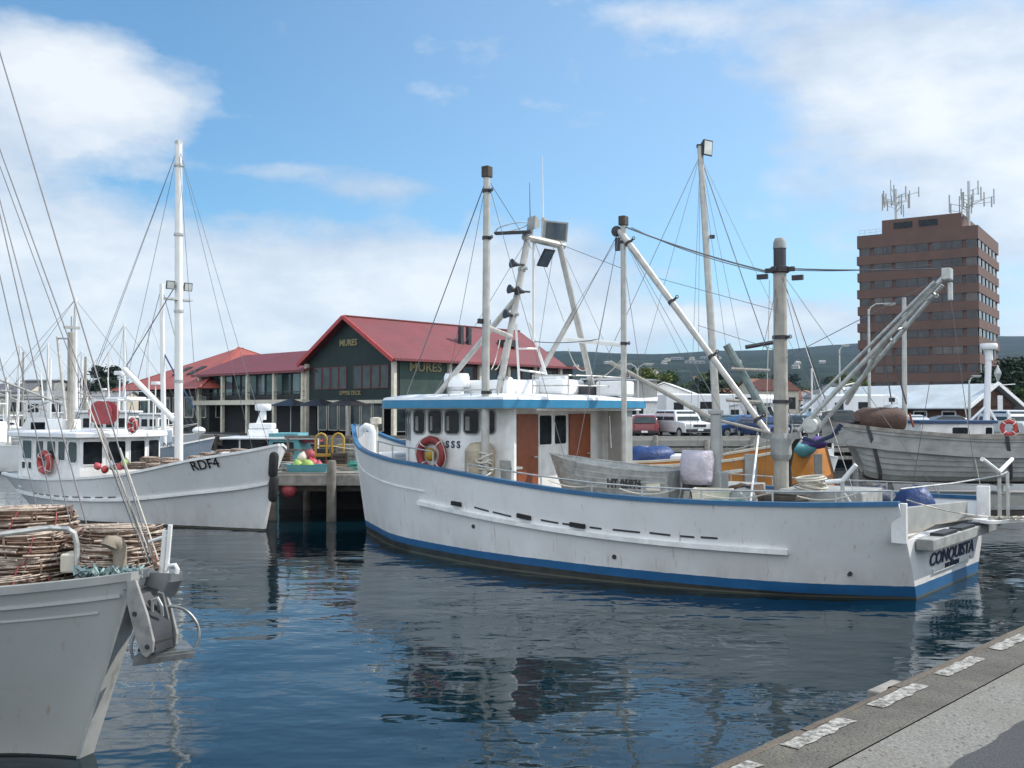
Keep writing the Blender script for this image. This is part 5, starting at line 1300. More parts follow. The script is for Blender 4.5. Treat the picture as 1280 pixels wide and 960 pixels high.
b = MB(); b.box((lp(105, 702, 9.6)), (.36, .25, .18), rz=.4); b.build('deck_box', M['cream_paint'], gb, 0, bevel=.02)
# mast out of frame carries the forestays
MB().tube([(7.9, 0, 1.3), (7.9, 0, 13.6)], [.12, .08], 10).build('mast', M['mast_white'], gb)
def stay(px0, py0, px1, py1, dd0, dd1, r, mt='wire'):
    a = lp(px0, py0, dd0); c = lp(px1, py1, dd1); wire(gb, a, a + (c - a) * 1.25, r, mat=M[mt])
for a in ((192, 704, 0, 66, 9.3, 10.2, .0075), (189, 706, 0, 187, 9.3, 10.2, .0065), (184, 706, 0, 208, 9.3, 10.2, .005), (108, 655, 0, 250, 9.9, 10.3, .007), (88, 655, 0, 268, 10, 10.4, .0065), (70, 650, 0, 345, 10, 10.4, .006), (50, 648, -2, 440, 10, 10.4, .005)): stay(*a)
for p0, p1, r, dd in (((193, 706), (125, 535), .008, 9.3), ((188, 706), (108, 500), .007, 9.32), ((198, 700), (150, 560), .008, 9.28), ((196, 712), (183, 672), .02, 9.2)):
    wire(gb, lp(*p0, dd), lp(*p1, dd + .3), r, mat=M['rope_pale'] if r < .015 else M['cane_dark'], name='rope')
# green hose along the rail and tangled rope on deck
b = MB(); b.tube([lp(x, y, 9.45) for x, y in ((-10, 722), (20, 716), (50, 708), (80, 704), (96, 702))], .028, 8); o = b.build('hose', M['rope_green'], None); tag(o, 'green hose lying along the cane pots behind the grey bow rail', 'hose')
random.seed(21); b = MB(); b2_ = MB()
pts = []
for k in range(90):
    f = k / 89; px = 96 + 84 * f + 9 * math.sin(k * 1.9); py = 716 + 7 * math.sin(k * 2.7) + 3 * math.cos(k * 1.1)
    pts.append(lp(px, py, 9.3 + .14 * math.sin(k * 1.3)))
pts = [GB.w(*p) for p in pts]
b.tube(pts, .015, 5); tag(b.build('rope_tangle', M['rope_mix'], None, 60), 'tangle of teal and grey rope heaped along the grey bow', 'rope')
gp_ = 'cane cray pots stacked on the grey bow'
for lab_, px, py, dd, rz_, sc_, sz_ in (
    ('upper cane pot of the pair nearest the anchor on the grey bow', 152, 683, 9.85, .3, .86, .9), ('lower cane pot of the pair nearest the anchor on the grey bow', 148, 712, 9.75, 1.4, .90, 1.0),
    ('cane pot at far left, topmost of the stack on the grey bow', 34, 668, 10.0, .9, .98, 1.0), ('second cane pot from the top at far left behind the rail', 28, 698, 9.85, 2.0, 1.0, 1.0),
    ('third cane pot from the top at far left behind the rail', 26, 724, 9.75, .2, 1.02, .8), ('lowest cane pot at bottom left just behind the grey bulwark', 16, 746, 9.45, 1.2, .95, .8),
    ('shadowed cane pot between the two stacks on the grey bow', 98, 690, 10.25, .5, .9, 1.0), ('lower shadowed cane pot between the two stacks on the grey bow', 92, 718, 10.2, 2.5, .95, 1.0)):
    pot(lab_, P(px, py + 9, dd), rz_, sc_, gp_, sz_)
# ---------- white fishing boat with a registration on its bow ----------
RF = Frame((-15.0995, 32.527, 0), R(-35))
rd = thing('fishing_boat', 'white fishing boat with black registration letters on its bow beside the timber jetty', 'fishing boat', RF.o, RF.yaw)
RH = Hull([(-.4, 1.25, 1.19, .3, .55), (1.3, 1.6, 1.14, 1.6, 1.05), (3.7, 1.75, 1.19, 4.2, 1.6), (6.5, 1.65, 1.42, 6.4, 1.22), (9.0, 1.25, 1.87, 8.5, .58), (10.4, .74, 2.1, 9.7, .26), (11.05, .06, 2.28, 10.44, .05)], n=44, flare=1.0, flare_bow=1.25, zd=lambda u: .70 + .75 * max(0, u - .45), tr=.06)
hull_mat('hull_white', (.80, .80, .80), boot=(.02, .02, .02), z0=.05, z1=.06)
rh = RH.shell('hull', M['hull_white'], rd); RH.deck('deck', M['wood_deck'], rd)
for sd_ in (1, -1):
    RH.cap(0, 1, .13, .07, sd_).build('gunwale', M['white_paint'], rd, 30)
    RH.strip(.02, .99, lambda u: .50 + .12 * abs(u - .5) , .07, .07, side=sd_).build('rubbing_strake', M['white_paint'], rh, 30)
for k in range(9):
    u = .19 + .033 * k
    RH.strip(u, u + .02, lambda u: .56 + .12 * abs(u - .5), .012, .03, side=-1, n=3).build('freeing_slot', M['dark_metal'], rh, 0)
u, q = RH.find(RF, 257, 581, -1); pc = RH.pt(u, q, -1); pa, pb = RH.pt(u - .05, q, -1), RH.pt(u + .05, q, -1)
text(rd, 'RDF4', pc + V((0, -.03, 0)), pb - pa, RH.pt(u, q + .1, -1) - RH.pt(u, q - .1, -1), .40, M['black_paint'], bold=0, ext=.008, w=.95)
# wheelhouse
b = MB(); ring = [(.75, -1.35), (4.05, -1.35), (4.3, -.7), (4.38, 0), (4.3, .7), (4.05, 1.35), (.75, 1.35)]
b.loft([[V((x, y, z)) for x, y in ring] for z in (.8, 2.36)], ring=True, caps=True); rw = b.build('wheelhouse', M['white_paint'], rd, 30)
for x0, x1 in ((1.0, 1.5), (1.75, 2.15), (2.35, 2.8), (2.95, 3.3)): window(rw, ((x0 + x1) / 2, -1.35, 1.98), (1, 0, 0), x1 - x0, .55, M['white_paint'], M['glass_tint'], r=.05, rim=.03)
window(rw, (3.7, -1.35, 1.95), (1, 0, 0), .45, .6, M['white_paint'], M['glass_tint'], r=.1, rim=.03)
fp = [(4.05, -1.35), (4.3, -.7), (4.38, 0), (4.3, .7), (4.05, 1.35)]
for i in range(4):
    a, c = V((*fp[i], 0)), V((*fp[i + 1], 0)); m_ = (a + c) / 2
    window(rw, (m_.x, m_.y, 1.93), c - a, (c - a).length - .17, .66, M['white_paint'], M['glass'], r=.05, rim=.03)
for z_ in (1.45,):
    for x_ in (1.05, 1.4): window(rw, (x_, -1.35, 1.5), (1, 0, 0), .18, .2, M['white_paint'], M['glass'], r=.04, rim=.02)
ro_ = [(.4, -1.55), (4.15, -1.55), (4.6, -.8), (4.72, 0), (4.6, .8), (4.15, 1.55), (.4, 1.55)]
b = MB(); b.loft([[V((2.4 + (x - 2.4) * k, y * k, z)) for x, y in ro_] for z, k in ((2.37, .98), (2.39, 1), (2.5, 1), (2.54, .97), (2.58, .6))], ring=True, caps=True); rr_ = b.build('roof', M['clean_white'], rw, 30)
nd = MB(); nd.lathe([(.2, -.3), (.37, -.28), (.37, -.24), (.16, -.22), (.16, .22), (.37, .24), (.37, .28), (.2, .3)], RF.hit(130, 516, 1, .3), wy((0, -1, 0)) * 0 + V((.5, -.8, 0)), n=18); nd.build('net_drum', M['red_faded'], rr_, 30)
c = RF.hit(150, 500, 1, 0)
b = MB(); b.tube([c + V((-.6, -.6, 0)), c + V((.8, -.6, .03))], .02, 6); b.tube([c + V((-.6, .6, 0)), c + V((.8, .6, .03))], .02, 6)
for x_ in (-.6, .8):
    b.tube([c + V((x_, -.6, 0)), c + V((x_, .6, 0))], .02, 6)
    for s_ in (-1, 1): b.cyl(c + V((x_, .6 * s_, 2.5 - c.z)), c + V((x_, .6 * s_, 0)), .02, n=6)
b.build('roof_frame', M['mast_white'], rr_)
b = MB(); b.box(c + V((.3, 0, .03)), (.8, .9, .12)); b.build('life_raft', M['clean_white'], rr_, 0, bevel=.05)
b = MB(); b.box((1.4, -.3, 2.72), (.9, .7, .35)); b.build('roof_locker', M['white_paint'], rr_, 0, bevel=.05)
MB().tube([(2.0, -.4, 2.5), (1.95, -.4, 5.6)], .10, 8).build('aft_mast', M['wood_mast'], rd)
b = MB(); b.tube([(1.2, -.4, 5.45), (2.0, -.4, 5.4)], .03, 6); b.tube([(1.2, -.4, 5.5), (1.8, -.4, 2.6)], .05, 6); b.build('mizzen_boom', M['mast_alloy'], rd)
b = MB(); b.box((2.0, -.4, 5.75), (.1, .5, .08)); b.cyl((1.97, -.4, 5.5), (1.97, -.4, 6.1), .02); b.build('mast_light', M['plastic_grey'], rd)
rm = MB().tube([(6.82, 0, .8), (6.68, 0, 10.85)], [.125, .10], 12).build('mast', M['mast_white'], rd)
rb_ = MB().tube([(6.65, 0, 2.86), (4.16, 0, 4.42)], .085, 10).build('boom', M['mast_white'], rm)
b = MB(); b.box((6.68, 0, 10.9), (.16, .16, .12)); b.build('mast_cap', M['galv'], rm, 0)
zc = RF.hit(228, 374, 1, 0).z
b = MB(); b.bar((6.72, -.42, zc), (6.72, .42, zc), .22, .05); b.build('lamp_tray', M['galv'], rm, 0)
zc2 = RF.hit(228, 357, 1, 0).z
for y_ in (-.30, .30): flood((6.76, y_, zc2), (.9, -.25, -.2), .24, .24, par=rm, body='dark_metal')
b = MB(); b.bar((6.72, -.3, zc2), (6.72, .3, zc2), .05, .05); b.build('lamp_bar', M['galv'], rm, 0)
bands(rm, (6.82, 0, .8), (6.68, 0, 10.85), (.32, .52, .74, .94), .115, 'galv')
top = V((6.68, 0, 10.8))
for a, c, r in ((top, (2.2, -.4, 2.6), .008), (top, (3.0, -1.5, 1.3), .007), (top, (1.2, 1.4, 1.3), .007), (top, (10.6, 0, 2.2), .007), (top, (9.2, -1.1, 1.95), .007), (top, (8.6, 1.2, 1.9), .007), ((4.16, 0, 4.42), (6.72, 0, 6.9), .014), ((4.16, 0, 4.42), (4.6, .2, 2.6), .008)): wire(rd, a, c, r)
for x_, y_ in ((5.2, .2), (6.0, .7), (7.4, .1), (8.1, .2)):
    b = MB(); b.box((x_, y_, 1.2), (.5, .4, .5)); b.build('deck_gear', M['dirty_grey'], rd, 0, bevel=.05)
b = MB(); b.box((5.3, -1.1, .98), (1.3, .5, .56)); b.build('deck_locker', M['net_brown'], rd, 0, bevel=.04)
b = MB(); b.box((9.0, .1, 1.75), (.5, .5, .6)); b.build('windlass', M['white_paint'], rd, 0, bevel=.04)
# tyre fender on the stem
b = MB(); p = RH.pt(.985, .62, -1); 
for k in range(2): b.lathe([(.03, 0), (.10, .04), (.125, .12), (.125, .58), (.10, .66), (.03, .70)], p + V((.12, -.02, -.62 + .62 * k)), (.06, .02, 1), n=12)
tag(b.build('rubber_fender', M['black_rubber'], None), 'black rubber fenders hung end to end at the white bow by the jetty pile', 'fender')
o = bpy.context.scene.objects['rubber_fender']; o.location = RF.o; o.rotation_euler = (0, 0, RF.yaw)
nrm_r = RF.w(0, -1, 0) - RF.w(0, 0, 0)
lifebuoy('red horseshoe lifebuoy on the shaded cabin side of the white boat at left', RF.w(*(RF.hit(56, 578, 1, -1.48))), nrm_r, .27, .09)
lifebuoy('small red lifebuoy standing on the white boat cabin roof edge', RF.w(*(RF.hit(166, 532, 1, -1.0))), nrm_r, .16, .06)
gp_ = 'cane cray pots along the white boat deck'
labs = ['cane pot beside the red buoys on the white boat foredeck', 'cane pot against the white cabin front, left of the mast', 'cane pot on the white foredeck just left of the tall mast', 'cane pot below the cabin front windows by the rail',
        'cane pot on the white foredeck right of the tall mast', 'foremost cane pot on the white boat deck', 'cane pot between the mast and the letters on the white foredeck', 'cane pot just right of the letters by the white bow rail', 'cane pot at the rail below the rightmost cabin window', 'cane pot left of the mast at the white boat rail']
for k, (px, py, yl) in enumerate(((150, 578, -.9), (188, 570, .2), (212, 571, -.3), (172, 577, -.7), (262, 565, -.1), (282, 561, .1), (246, 569, -.6), (300, 560, -.1), (196, 578, -1.0), (214, 575, -.9))):
    p = RF.hit(px, py, 1, yl); u_ = max(0, min(1, (p.x + .4) / 11.4)); pot(labs[k], RF.w(p.x, p.y, max(p.z - .20, .85)), k * .8, .62, gp_, .8)
def buoy(lab, c, r, mt, group):
    b = MB(); b.lathe([(.01, -r), (r * .6, -r * .8), (r, -.1 * r), (r * .95, .35 * r), (r * .6, .85 * r), (.25 * r, 1.0 * r), (.2 * r, 1.2 * r), (.05 * r, 1.25 * r)], (0, 0, 0), (random.uniform(-.6, .6), random.uniform(-.6, .6), 1), n=14)
    o = b.build('buoy', M[mt], None, 60); o.location = c; return tag(o, lab, 'buoy', group)
for px, py, mt, lb_ in ((122, 566, 'pink_buoy', 'leftmost pink-red buoy on the white boat deck'), (131, 570, 'red_paint', 'deep red buoy between pink ones on the white boat deck'), (138, 564, 'clean_white', 'white buoy among the red buoys on the white boat deck'), (150, 566, 'pink_buoy', 'rightmost pink-red buoy on the white boat deck'), (156, 561, 'lime_buoy', 'lime green float just right of the red buoys on the white boat')):
    buoy(lb_, RF.w(*RF.hit(px, py + 17, 1, -1.15)), .11, mt, 'buoys on the white boat deck')
b = MB(); p = RF.hit(75, 594, 1, -1.45); b.lathe([(.2, 0), (.24, .32), (.25, .33), (.2, .33)], (0, 0, 0), n=14); o = b.build('bin', M['black_paint'], None); o.location = RF.w(p.x, p.y + .45, .95); tag(o, 'black plastic bin by the rail of the white boat at left', 'bin')

# ---------- orange timber boat behind the blue-white boat ----------
OF = Frame((4.1, 29.5, 0), R(0))
og = thing('orange_boat', 'orange-painted timber boat with pale capping moored behind the white fishing boat', 'fishing boat', OF.o, 0)
zo = lambda px, py: OF.hit(px, py, 1, -1.2)
OH = Hull([(-2.6, .7, 1.75, -2.2, .5), (-.5, 1.15, 1.6, -.4, 1.0), (1.6, 1.3, 1.72, 1.6, 1.2), (3.4, 1.22, 2.0, 3.6, 1.15), (4.5, .75, 2.2, 4.9, .8), (5.05, .05, 2.33, 5.65, .04)], n=40, flare=.8, zd=lambda u: 1.15, tr=.06)
oh = OH.shell('hull', M['orange_paint'], og); OH.deck('deck', M['wood_deck'], og)
for sd_ in (1, -1):
    OH.cap(0, 1, .12, .07, sd_).build('gunwale', M['cream_paint'], og, 30)
    OH.strip(.45, 1, lambda u: .50 + .1 * (u - .5), .07, .10, side=sd_).build('rubbing_strake', mat('orange_dark', (.26, .11, .03), .6, var=.3), oh, 30)
b = MB(); rows = [[OH.pt(1, q / 8, 1) + V((.06, .02, 0)), OH.pt(1, q / 8, -1) + V((.06, -.02, 0)), OH.pt(1, q / 8, -1) - V((.1, .02, 0)), OH.pt(1, q / 8, 1) - V((.1, -.02, 0))] for q in range(9)]; b.loft(rows, ring=True, caps=True); b.build('stem_post', M['timber_tan'], og, 0)
for px in (938, 1022):
    a = OF.hit(px, 574, 1, -1.33); b = MB(); b.box((a.x, a.y - .03, 1.2), (.34 if px < 1000 else .2, .12, 1.5)); b.build('fender_board', M['plastic_grey'], og, 0)
MB().tube([OF.hit(900, 588, 1, 0), OF.hit(875, 183, 1, 0)], [.13, .085], 12).build('mast', M['mast_alloy'], og)
mt_ = OF.hit(875, 186, 1, 0); flood(mt_ + V((.2, -.1, .0)), (.55, -.83, -.08), .36, .46, par=og, body='dark_metal', dp=.2)
b = MB(); b.bar(mt_ + V((-.1, 0, .08)), mt_ + V((.2, 0, .08)), .08, .1); b.build('lamp_bracket', M['dark_metal'], og, 0)
q = OF.hit(885, 296, 1, 0); b = MB(); b.box(q + V((.12, 0, 0)), (.14, .12, .1)); b.build('mast_light', M['dark_metal'], og, 0)
for e, r in (((725, 520), .009), ((790, 500), .006), ((872, 560), .006), ((862, 560), .006), ((948, 540), .006), ((1000, 555), .014), ((1058, 575), .006), ((925, 560), .006)):
    wire(og, mt_ + V((0, 0, -.2)), OF.hit(*e, 1, -.8 if e[0] % 2 else .6), r)
MB().tube([OF.hit(908, 431, 1, .3), OF.hit(958, 520, 1, .3)], .12, 8).build('net_boom', mat('verdigris', (.17, .22, .22), .7, var=.3), og)
MB().tube([OF.hit(914, 461, 1, 0), OF.hit(962, 463, 1, 0)], .05, 6).build('cross_spar', M['wood_mast'], og)
MB().tube([OF.hit(908, 500, 1, 0), OF.hit(952, 503, 1, 0)], .06, 6).build('cross_spar', M['wood_mast'], og)
MB().tube([OF.hit(932, 434, 1, 0), OF.hit(966, 428, 1, 0)], .07, 6).build('cross_spar', M['dark_metal'], og)
wire(og, OF.hit(962, 350, 1, 0), OF.hit(958, 540, 1, 0), .014, mat=M['rope_pale'], name='rope')
for k, x_ in enumerate((2.0, 2.7, 3.4)): MB().cyl(OH.pt((x_ + 2.6) / 7.7, 1, -1), OH.pt((x_ + 2.6) / 7.7, 1, -1) + V((0, .05, .38)), .02, n=6).build('stanchion', M['wood_mast'], og)
MB().tube([OF.hit(918, 562, 1, -1.2), OF.hit(975, 547, 1, -1.2)], .016, 6).build('guard_rail', M['wood_mast'], og)
for p, d, mt2, nm, lb_ in (((1000, 562), .26, 'teal_paint', 'net_bundle', 'teal net bundle on the orange boat rail right of the heavy timber mast'), ((1018, 553), .24, 'tarp_purple', 'net_bundle', 'purple cloth bundle on the orange boat bow')):
    if mt2 == 'tarp_purple': mat('tarp_purple', (.09, .05, .22), .8, var=.3, bmp=.5, bscale=10, bdist=.05)
    b = MB(); b.ball((0, 0, 0), (d * 1.6, d, d * .8), 12, 8)
    b.v = [tuple(V(v) * (1 + .3 * noise.noise(V(v) * 5 + V((p[0], 0, 0))))) for v in b.v]
    o = b.build(nm, M[mt2], None, 60); o.location = OF.w(*OF.hit(p[0], p[1], 1, -.9)); tag(o, lb_, 'net bundle')

# ---------- jetty at right and the grey clinker boat cradled on it ----------
jt = thing('jetty', 'low pale jetty on dark piles running off to the right behind the stern', 'jetty', (8.6, 26, 0), 0)
b = MB(); b.box((12, .95, .83), (24, 1.9, .24)); b.build('deck', M['concrete'], jt, 0)
b = MB(); b.box((12, .06, .50), (24, .10, .14)); b.build('fender_beam', M['wood_dark'], jt, 0)
for k in range(9):
    for y_ in (.3, 1.6): MB().cyl((.4 + 2.8 * k, y_, -1), (.4 + 2.8 * k, y_, .71), .14, n=10).build('pile', M['wood_dark'], jt)
CF = Frame((15.6, 26.85, 0), R(180 - 2))
cb_ = thing('clinker_boat', 'weathered grey clinker-built boat held up on stands with belts round its hull', 'boat', CF.o, CF.yaw)
p_b = CF.hit(1027, 529, 1, 0); Lc = p_b.x
CH = Hull([(-.2, .4, 2.72, .3, .12), (1.4, .86, 2.52, 1.5, .3), (3.2, 1.0, 2.50, 3.2, .4), (5.0, .92, 2.62, 4.9, .3), (6.5, .55, 2.78, 6.1, .14), (Lc, .04, 2.90, Lc - 1.55, .03)], n=44, flare=.42, flare_bow=.55, zd=lambda u: 2.0, tr=.04, depth=.0)
KZ = 1.30      # keel height above the water: the hull is lifted, so profile 0 sits at the keel
def chull():
    class C(Hull):
        def pt(s, u, q, side=1, off=0):
            p = Hull.pt(s, u, q, side, off); t = max(0, min(1, u)) * s.n; j = min(int(t), s.n - 1); r = s.rows[j]
            kz = KZ + .62 * max(0, (u - .62) / .38) ** 2 + .35 * max(0, (.12 - u) / .12)
            return V((p.x, p.y, kz + (p.z - 0) / r[2] * (r[2] - kz)))
    c = C.__new__(C); c.__dict__ = CH.__dict__; return c
CC = chull(); 
b = MB()
for sd_ in (1, -1):
    rows = []
    for i in range(45):
        col = []; nl = 9
        for q in range(nl):
            p0, p1 = CC.pt(i / 44, q / nl, sd_), CC.pt(i / 44, (q + 1) / nl, sd_)
            col += [p0 + V((0, .036 * sd_ * min(1, abs(p0.y) * 4), 0)), p1 + V((0, .0, -.002))]
        pi = CC.pt(i / 44, 1, sd_); t_ = min(.04, abs(pi.y) * .5)
        col += [pi, pi - V((0, t_ * sd_, 0)), pi - V((0, t_ * sd_, .55))]
        rows.append(col)
    b.loft(rows)
b.loft([[CC.pt(i / 44, 0, 1), CC.pt(i / 44, 0, -1)] for i in range(45)])
b.loft([[CC.pt(0, q / 9, s_) for q in range(10)] for s_ in (1, -1)])
ch = b.build('hull', M['wood_grey_plank'] if 'wood_grey_plank' in M else mat('wood_grey_plank', (.345, .35, .335), .8, var=.22, scale=3, stain=(.12, .11, .10), samt=.55, sstretch=(.5, 3, 4)), cb_, 20)
for sd_ in (1, -1):
    b = MB(); rows = []
    for i in range(41):
        p = CC.pt(i / 40, 1, sd_); rows.append([p + V((0, dy * sd_, dz)) for dy, dz in ((.03, -.07), (.03, .03), (-min(.09, abs(p.y)), .03), (-min(.09, abs(p.y)), -.0))])
    b.loft(rows, ring=True, caps=True); b.build('gunwale', M['wood_dark'] if False else M['wood_grey'], cb_, 30)
b = MB(); rows = [[CC.pt(i / 40, .88, s_) - V((0, .04 * s_, 0)) for s_ in (1, 0 or -1)] for i in range(2, 39)]; b.loft(rows); b.build('deck', M['wood_deck'], cb_, 0)
b = MB(); b.tube([CC.pt(i / 20, 0, 1) * 1 + V((0, -CC.pt(i / 20, 0, 1).y, -.05)) for i in range(21)], .05, 6); b.build('keel', M['wood_dark'], cb_)
text(cb_, 'SSSS', CC.pt(.90, .80, 1, .05), (-1, .22, 0), (0, .3, 1), .24, M['faded_navy'], ext=.02, shear=-.15)
for px in (1092, 1252):
    xb = CF.hit(px, 560, 1, .8).x
    uu = min(range(200), key=lambda i: abs(CC.pt(i / 199, .6, 1).x - xb)) / 199
    b = MB()
    for sd_ in (1, -1):
        rows = []
        for k in range(13):
            q = 1.02 - k / 12 * 1.02; u_ = uu - .035 * (k / 12) * 1
            p = CC.pt(u_, min(1, q), sd_, .055); rows.append([p + V((-.05, 0, .03 if k == 0 else 0)), p + V((.05, 0, .03 if k == 0 else 0))])
        b.loft(rows)
    b.build('belt', mat('belt_grey', (.06, .058, .07), .8), cb_, 0)
    kx = CC.pt(uu - .035, 0, 1)
    b = MB(); b.box((kx.x, 0, (KZ + .95) / 2 - .05), (.10, .10, KZ - .95 - .05)); b.box((kx.x, 0, KZ - .10), (.40, .50, .06)); b.box((kx.x, 0, .98), (.3, .5, .05))
    o = b.build('boat_stand', M['galv'], None, 0); o.location = CF.o; o.rotation_euler = (0, 0, CF.yaw); tag(o, 'steel stand under the clinker boat keel near its %s' % ('bow' if px < 1200 else 'middle'), 'boat stand')
b = MB(); p = CC.pt(.88, 1, 1); b.loft([[V((p.x - .9 + x_, y_ * .9, p.z - .02 + z_)) for y_ in (-.42, .42)] for x_, z_ in ((0, .0), (.5, .10), (1.0, .14), (1.6, .20))]); b.build('fore_cover', M['white_paint'], cb_, 0)
# brown covered drum on its deck, and rust-orange tiller
pc = CF.hit(1100, 524, 1, .1)
b = MB(); n = 16; rows = []
for i in range(9):
    x_ = -.62 + 1.24 * i / 8; k = 1 - .25 * max(0, abs(i - 4) - 3) + .05 * noise.noise(V((i * 1.3, 0, 1)))
    rows.append([V((x_, .36 * k * math.cos(2 * math.pi * j / n), .34 * k * math.sin(2 * math.pi * j / n) * (1 + .08 * noise.noise(V((i, j * .6, 2)))))) for j in range(n)])
b.loft(rows, ring=True, caps=True); o = b.build('canvas_roll', M['brown_cover'], None, 40); o.location = CF.w(pc.x, pc.y, 2.92); o.rotation_euler = (0, 0, CF.yaw); tag(o, 'brown canvas-covered roll lying on the clinker boat foredeck', 'canvas cover')
MB().tube([CF.hit(1137, 517, 1, 0), CF.hit(1142, 534, 1, 0)], .03, 6).build('tiller', M['door_orange'], cb_)
MB().tube([CF.hit(1130, 372, 1, 0), CF.hit(1131, 535, 1, 0)], [.055, .07], 10).build('mast', M['mast_alloy'], cb_)
wire(cb_, CF.hit(1205, 505, 1, .6), CF.hit(1232, 640, 1, 1.2), .012, mat=M['rope_pale'], name='rope')
lifebuoy('red lifebuoy with a small white pennant on the clinker boat rail at right edge', CF.w(*CF.hit(1261, 535, 1, .5)), (-.2, -1, 0), .17, .06)
b = MB(); p0 = CF.w(*CF.hit(1263, 530, 1, .45)); b.cyl((0, 0, 0), (0, 0, .35), .008, n=6); o = b.build('pennant_staff', M['mast_white'], None); o.location = p0; tag(o, 'thin staff with a white pennant above the red lifebuoy at right edge', 'pennant')
b = MB(); b.prism([(0, 0, .34), (-.10, 0, .05), (.0, 0, .05)], (0, .006, 0)); b.build('pennant', M['clean_white'], o, 0)
# boarding plank from the stern platform to the jetty side
pk = MB(); a_, c_ = P(1226, 652, 18.9), P(1290, 643, 19.4)
pk.bar(a_, V((c_.x + 1.5, c_.y + .6, a_.z)), .42, .07); tag(pk.build('gangplank', M['white_paint'], None, 0, bevel=.01), 'white boarding plank reaching right from the fishing boat stern', 'gangplank')
b = MB(); random.seed(4)
pts = [a_ + V((.15 + .9 * k / 40 + .05 * math.sin(k * 1.7), .10 * math.sin(k * 2.3), .055 + .03 * abs(math.sin(k * .9)))) for k in range(41)]
b.tube(pts, .022, 6); tag(b.build('mooring_rope', M['rope_pale'], None), 'pale mooring rope flaked along the white boarding plank', 'rope')

# ---------- cabin boat with radar dome, slate boat, blue-roofed cabin boat, tarp launch ----------
def small_hull(nm, par, L_, bm, fb_, mt, bow=.45, n=24, capm='white_paint', y0=0):
    h = Hull([(0, bm * .36, fb_, .1, bm * .3), (L_ * .25, bm * .48, fb_ * .95, L_ * .25, bm * .44), (L_ * .5, bm * .5, fb_ * .98, L_ * .5, bm * .46), (L_ * .78, bm * .40, fb_ * 1.1, L_ * .76, bm * .28), (L_, .03, fb_ * (1 + bow * .6), L_ - .12 * L_, .02)], n=n, flare=1.0, flare_bow=1.3, zd=lambda u: fb_ * .62, tr=.05, depth=.4)
    o = h.shell('hull', M[mt], par, nq=4); h.deck('deck', M['plastic_grey'], par)
    for s_ in (1, -1): h.cap(0, 1, .10, .06, s_, 24, .02).build('gunwale', M[capm], par, 30)
    return h
hull_mat('hull_teal', (.10, .29, .33), boot=(.02, .02, .02), z0=.04, z1=.05); hull_mat('hull_slate', (.26, .31, .38), boot=(.02, .02, .02), z0=.04, z1=.05); hull_mat('hull_cream', (.60, .58, .50), boot=(.03, .02, .02), z0=.08, z1=.1); hull_mat('hull_navy', (.03, .05, .11), boot=(.05, .02, .02), z0=.08, z1=.1)
TF = Frame((-5.0, 38.6, 0), R(180))
tb = thing('cabin_boat', 'teal cabin boat with a long white awning roof and a white radar dome on top', 'cabin boat', TF.o, TF.yaw)
small_hull('hull', tb, 6.6, 2.4, 1.25, 'hull_teal')
rz_ = TF.hit(345, 547, 1, 0).z
b = MB(); b.box((3.6, 0, 1.45), (1.1, 1.9, 1.7)); b.prism([(3.05, -.95, .9), (3.05, -.95, rz_ - .1), (2.6, -.95, .9)], (0, 1.9, 0)); c_b = b.build('cabin', M['teal_paint'], tb, 0)
window(c_b, (3.6, .95, 1.75), (-1, 0, 0), .8, .45, M['teal_paint'], M['glass'], r=.05, rim=.03)
x0, x1 = TF.hit(402, 549, 1, 0).x, TF.hit(284, 550, 1, 0).x
b = MB(); b.box(((x0 + x1) / 2, 0, rz_), (x1 - x0, 2.1, .08)); rf_ = b.build('awning_roof', M['clean_white'], tb, 0, bevel=.02)
b = MB(); b.box((5.05, 0, rz_ - .28), (1.75, 1.7, .44)); b.build('window_band', M['glass'], tb, 0)
for px in (398, 352, 300): q = TF.hit(px, 555, 1, .8); MB().cyl((q.x, .85, .9), (q.x, .85, rz_), .03, n=6).build('awning_post', M['mast_white'], tb)
q = TF.hit(329, 510, 1, 0); b = MB(); b.box((q.x + .02, 0, (rz_ + .45)), (.9, .7, .22)); b.build('roof_locker', M['clean_white'], rf_, 0, bevel=.05); b = MB(); b.box((q.x, 0, rz_ + .18), (1.0, .8, .3)); b.build('roof_locker', M['clean_white'], rf_, 0, bevel=.05)
b = MB(); b.bar((q.x + .25, 0, rz_ + .3), (q.x - .02, 0, q.z - .1), .26, .16); b.build('radar_arm', M['clean_white'], rf_, 0); drum(V((q.x, 0, q.z - .1)), .31, .26, M['clean_white'], 'radar', rf_)
b = MB(); b.box((x0 + .35, 0, rz_ - .12), (.6, 1.2, .12)); b.build('life_jackets', M['red_faded'], tb, 0, bevel=.03)
SF = Frame((-16.4, 36.4, 0), R(-3))
sb_ = thing('slate_boat', 'slate-blue boat with a white mast moored behind the white registered boat', 'boat', SF.o, SF.yaw)
bw = SF.hit(268, 553, 1, 0)
small_hull('hull', sb_, bw.x, 2.3, 1.75, 'hull_slate', bow=.42)
b = MB(); b.box((2.6, 0, 1.95), (2.4, 1.7, 1.0)); b.build('cabin', M['slate_paint'], sb_, 0, bevel=.05)
MB().tube([SF.hit(205, 560, 1, 0), SF.hit(202, 355, 1, 0)], [.10, .075], 10).build('mast', M['mast_white'], sb_)
text(sb_, 'NS', (bw.x - 1.35, -.92, 1.95), (1, .25, 0), (0, 0, 1), .25, M['faded_navy'], ext=.05)
b = MB(); b.ball((bw.x - .5, -.2, 2.45), (.25, .2, .14), 10, 6); b.build('windlass', M['clean_white'], sb_)
wire(sb_, SF.hit(202, 358, 1, 0), SF.hit(252, 545, 1, 0), .012); wire(sb_, SF.hit(202, 358, 1, 0), SF.hit(150, 560, 1, 0), .012)
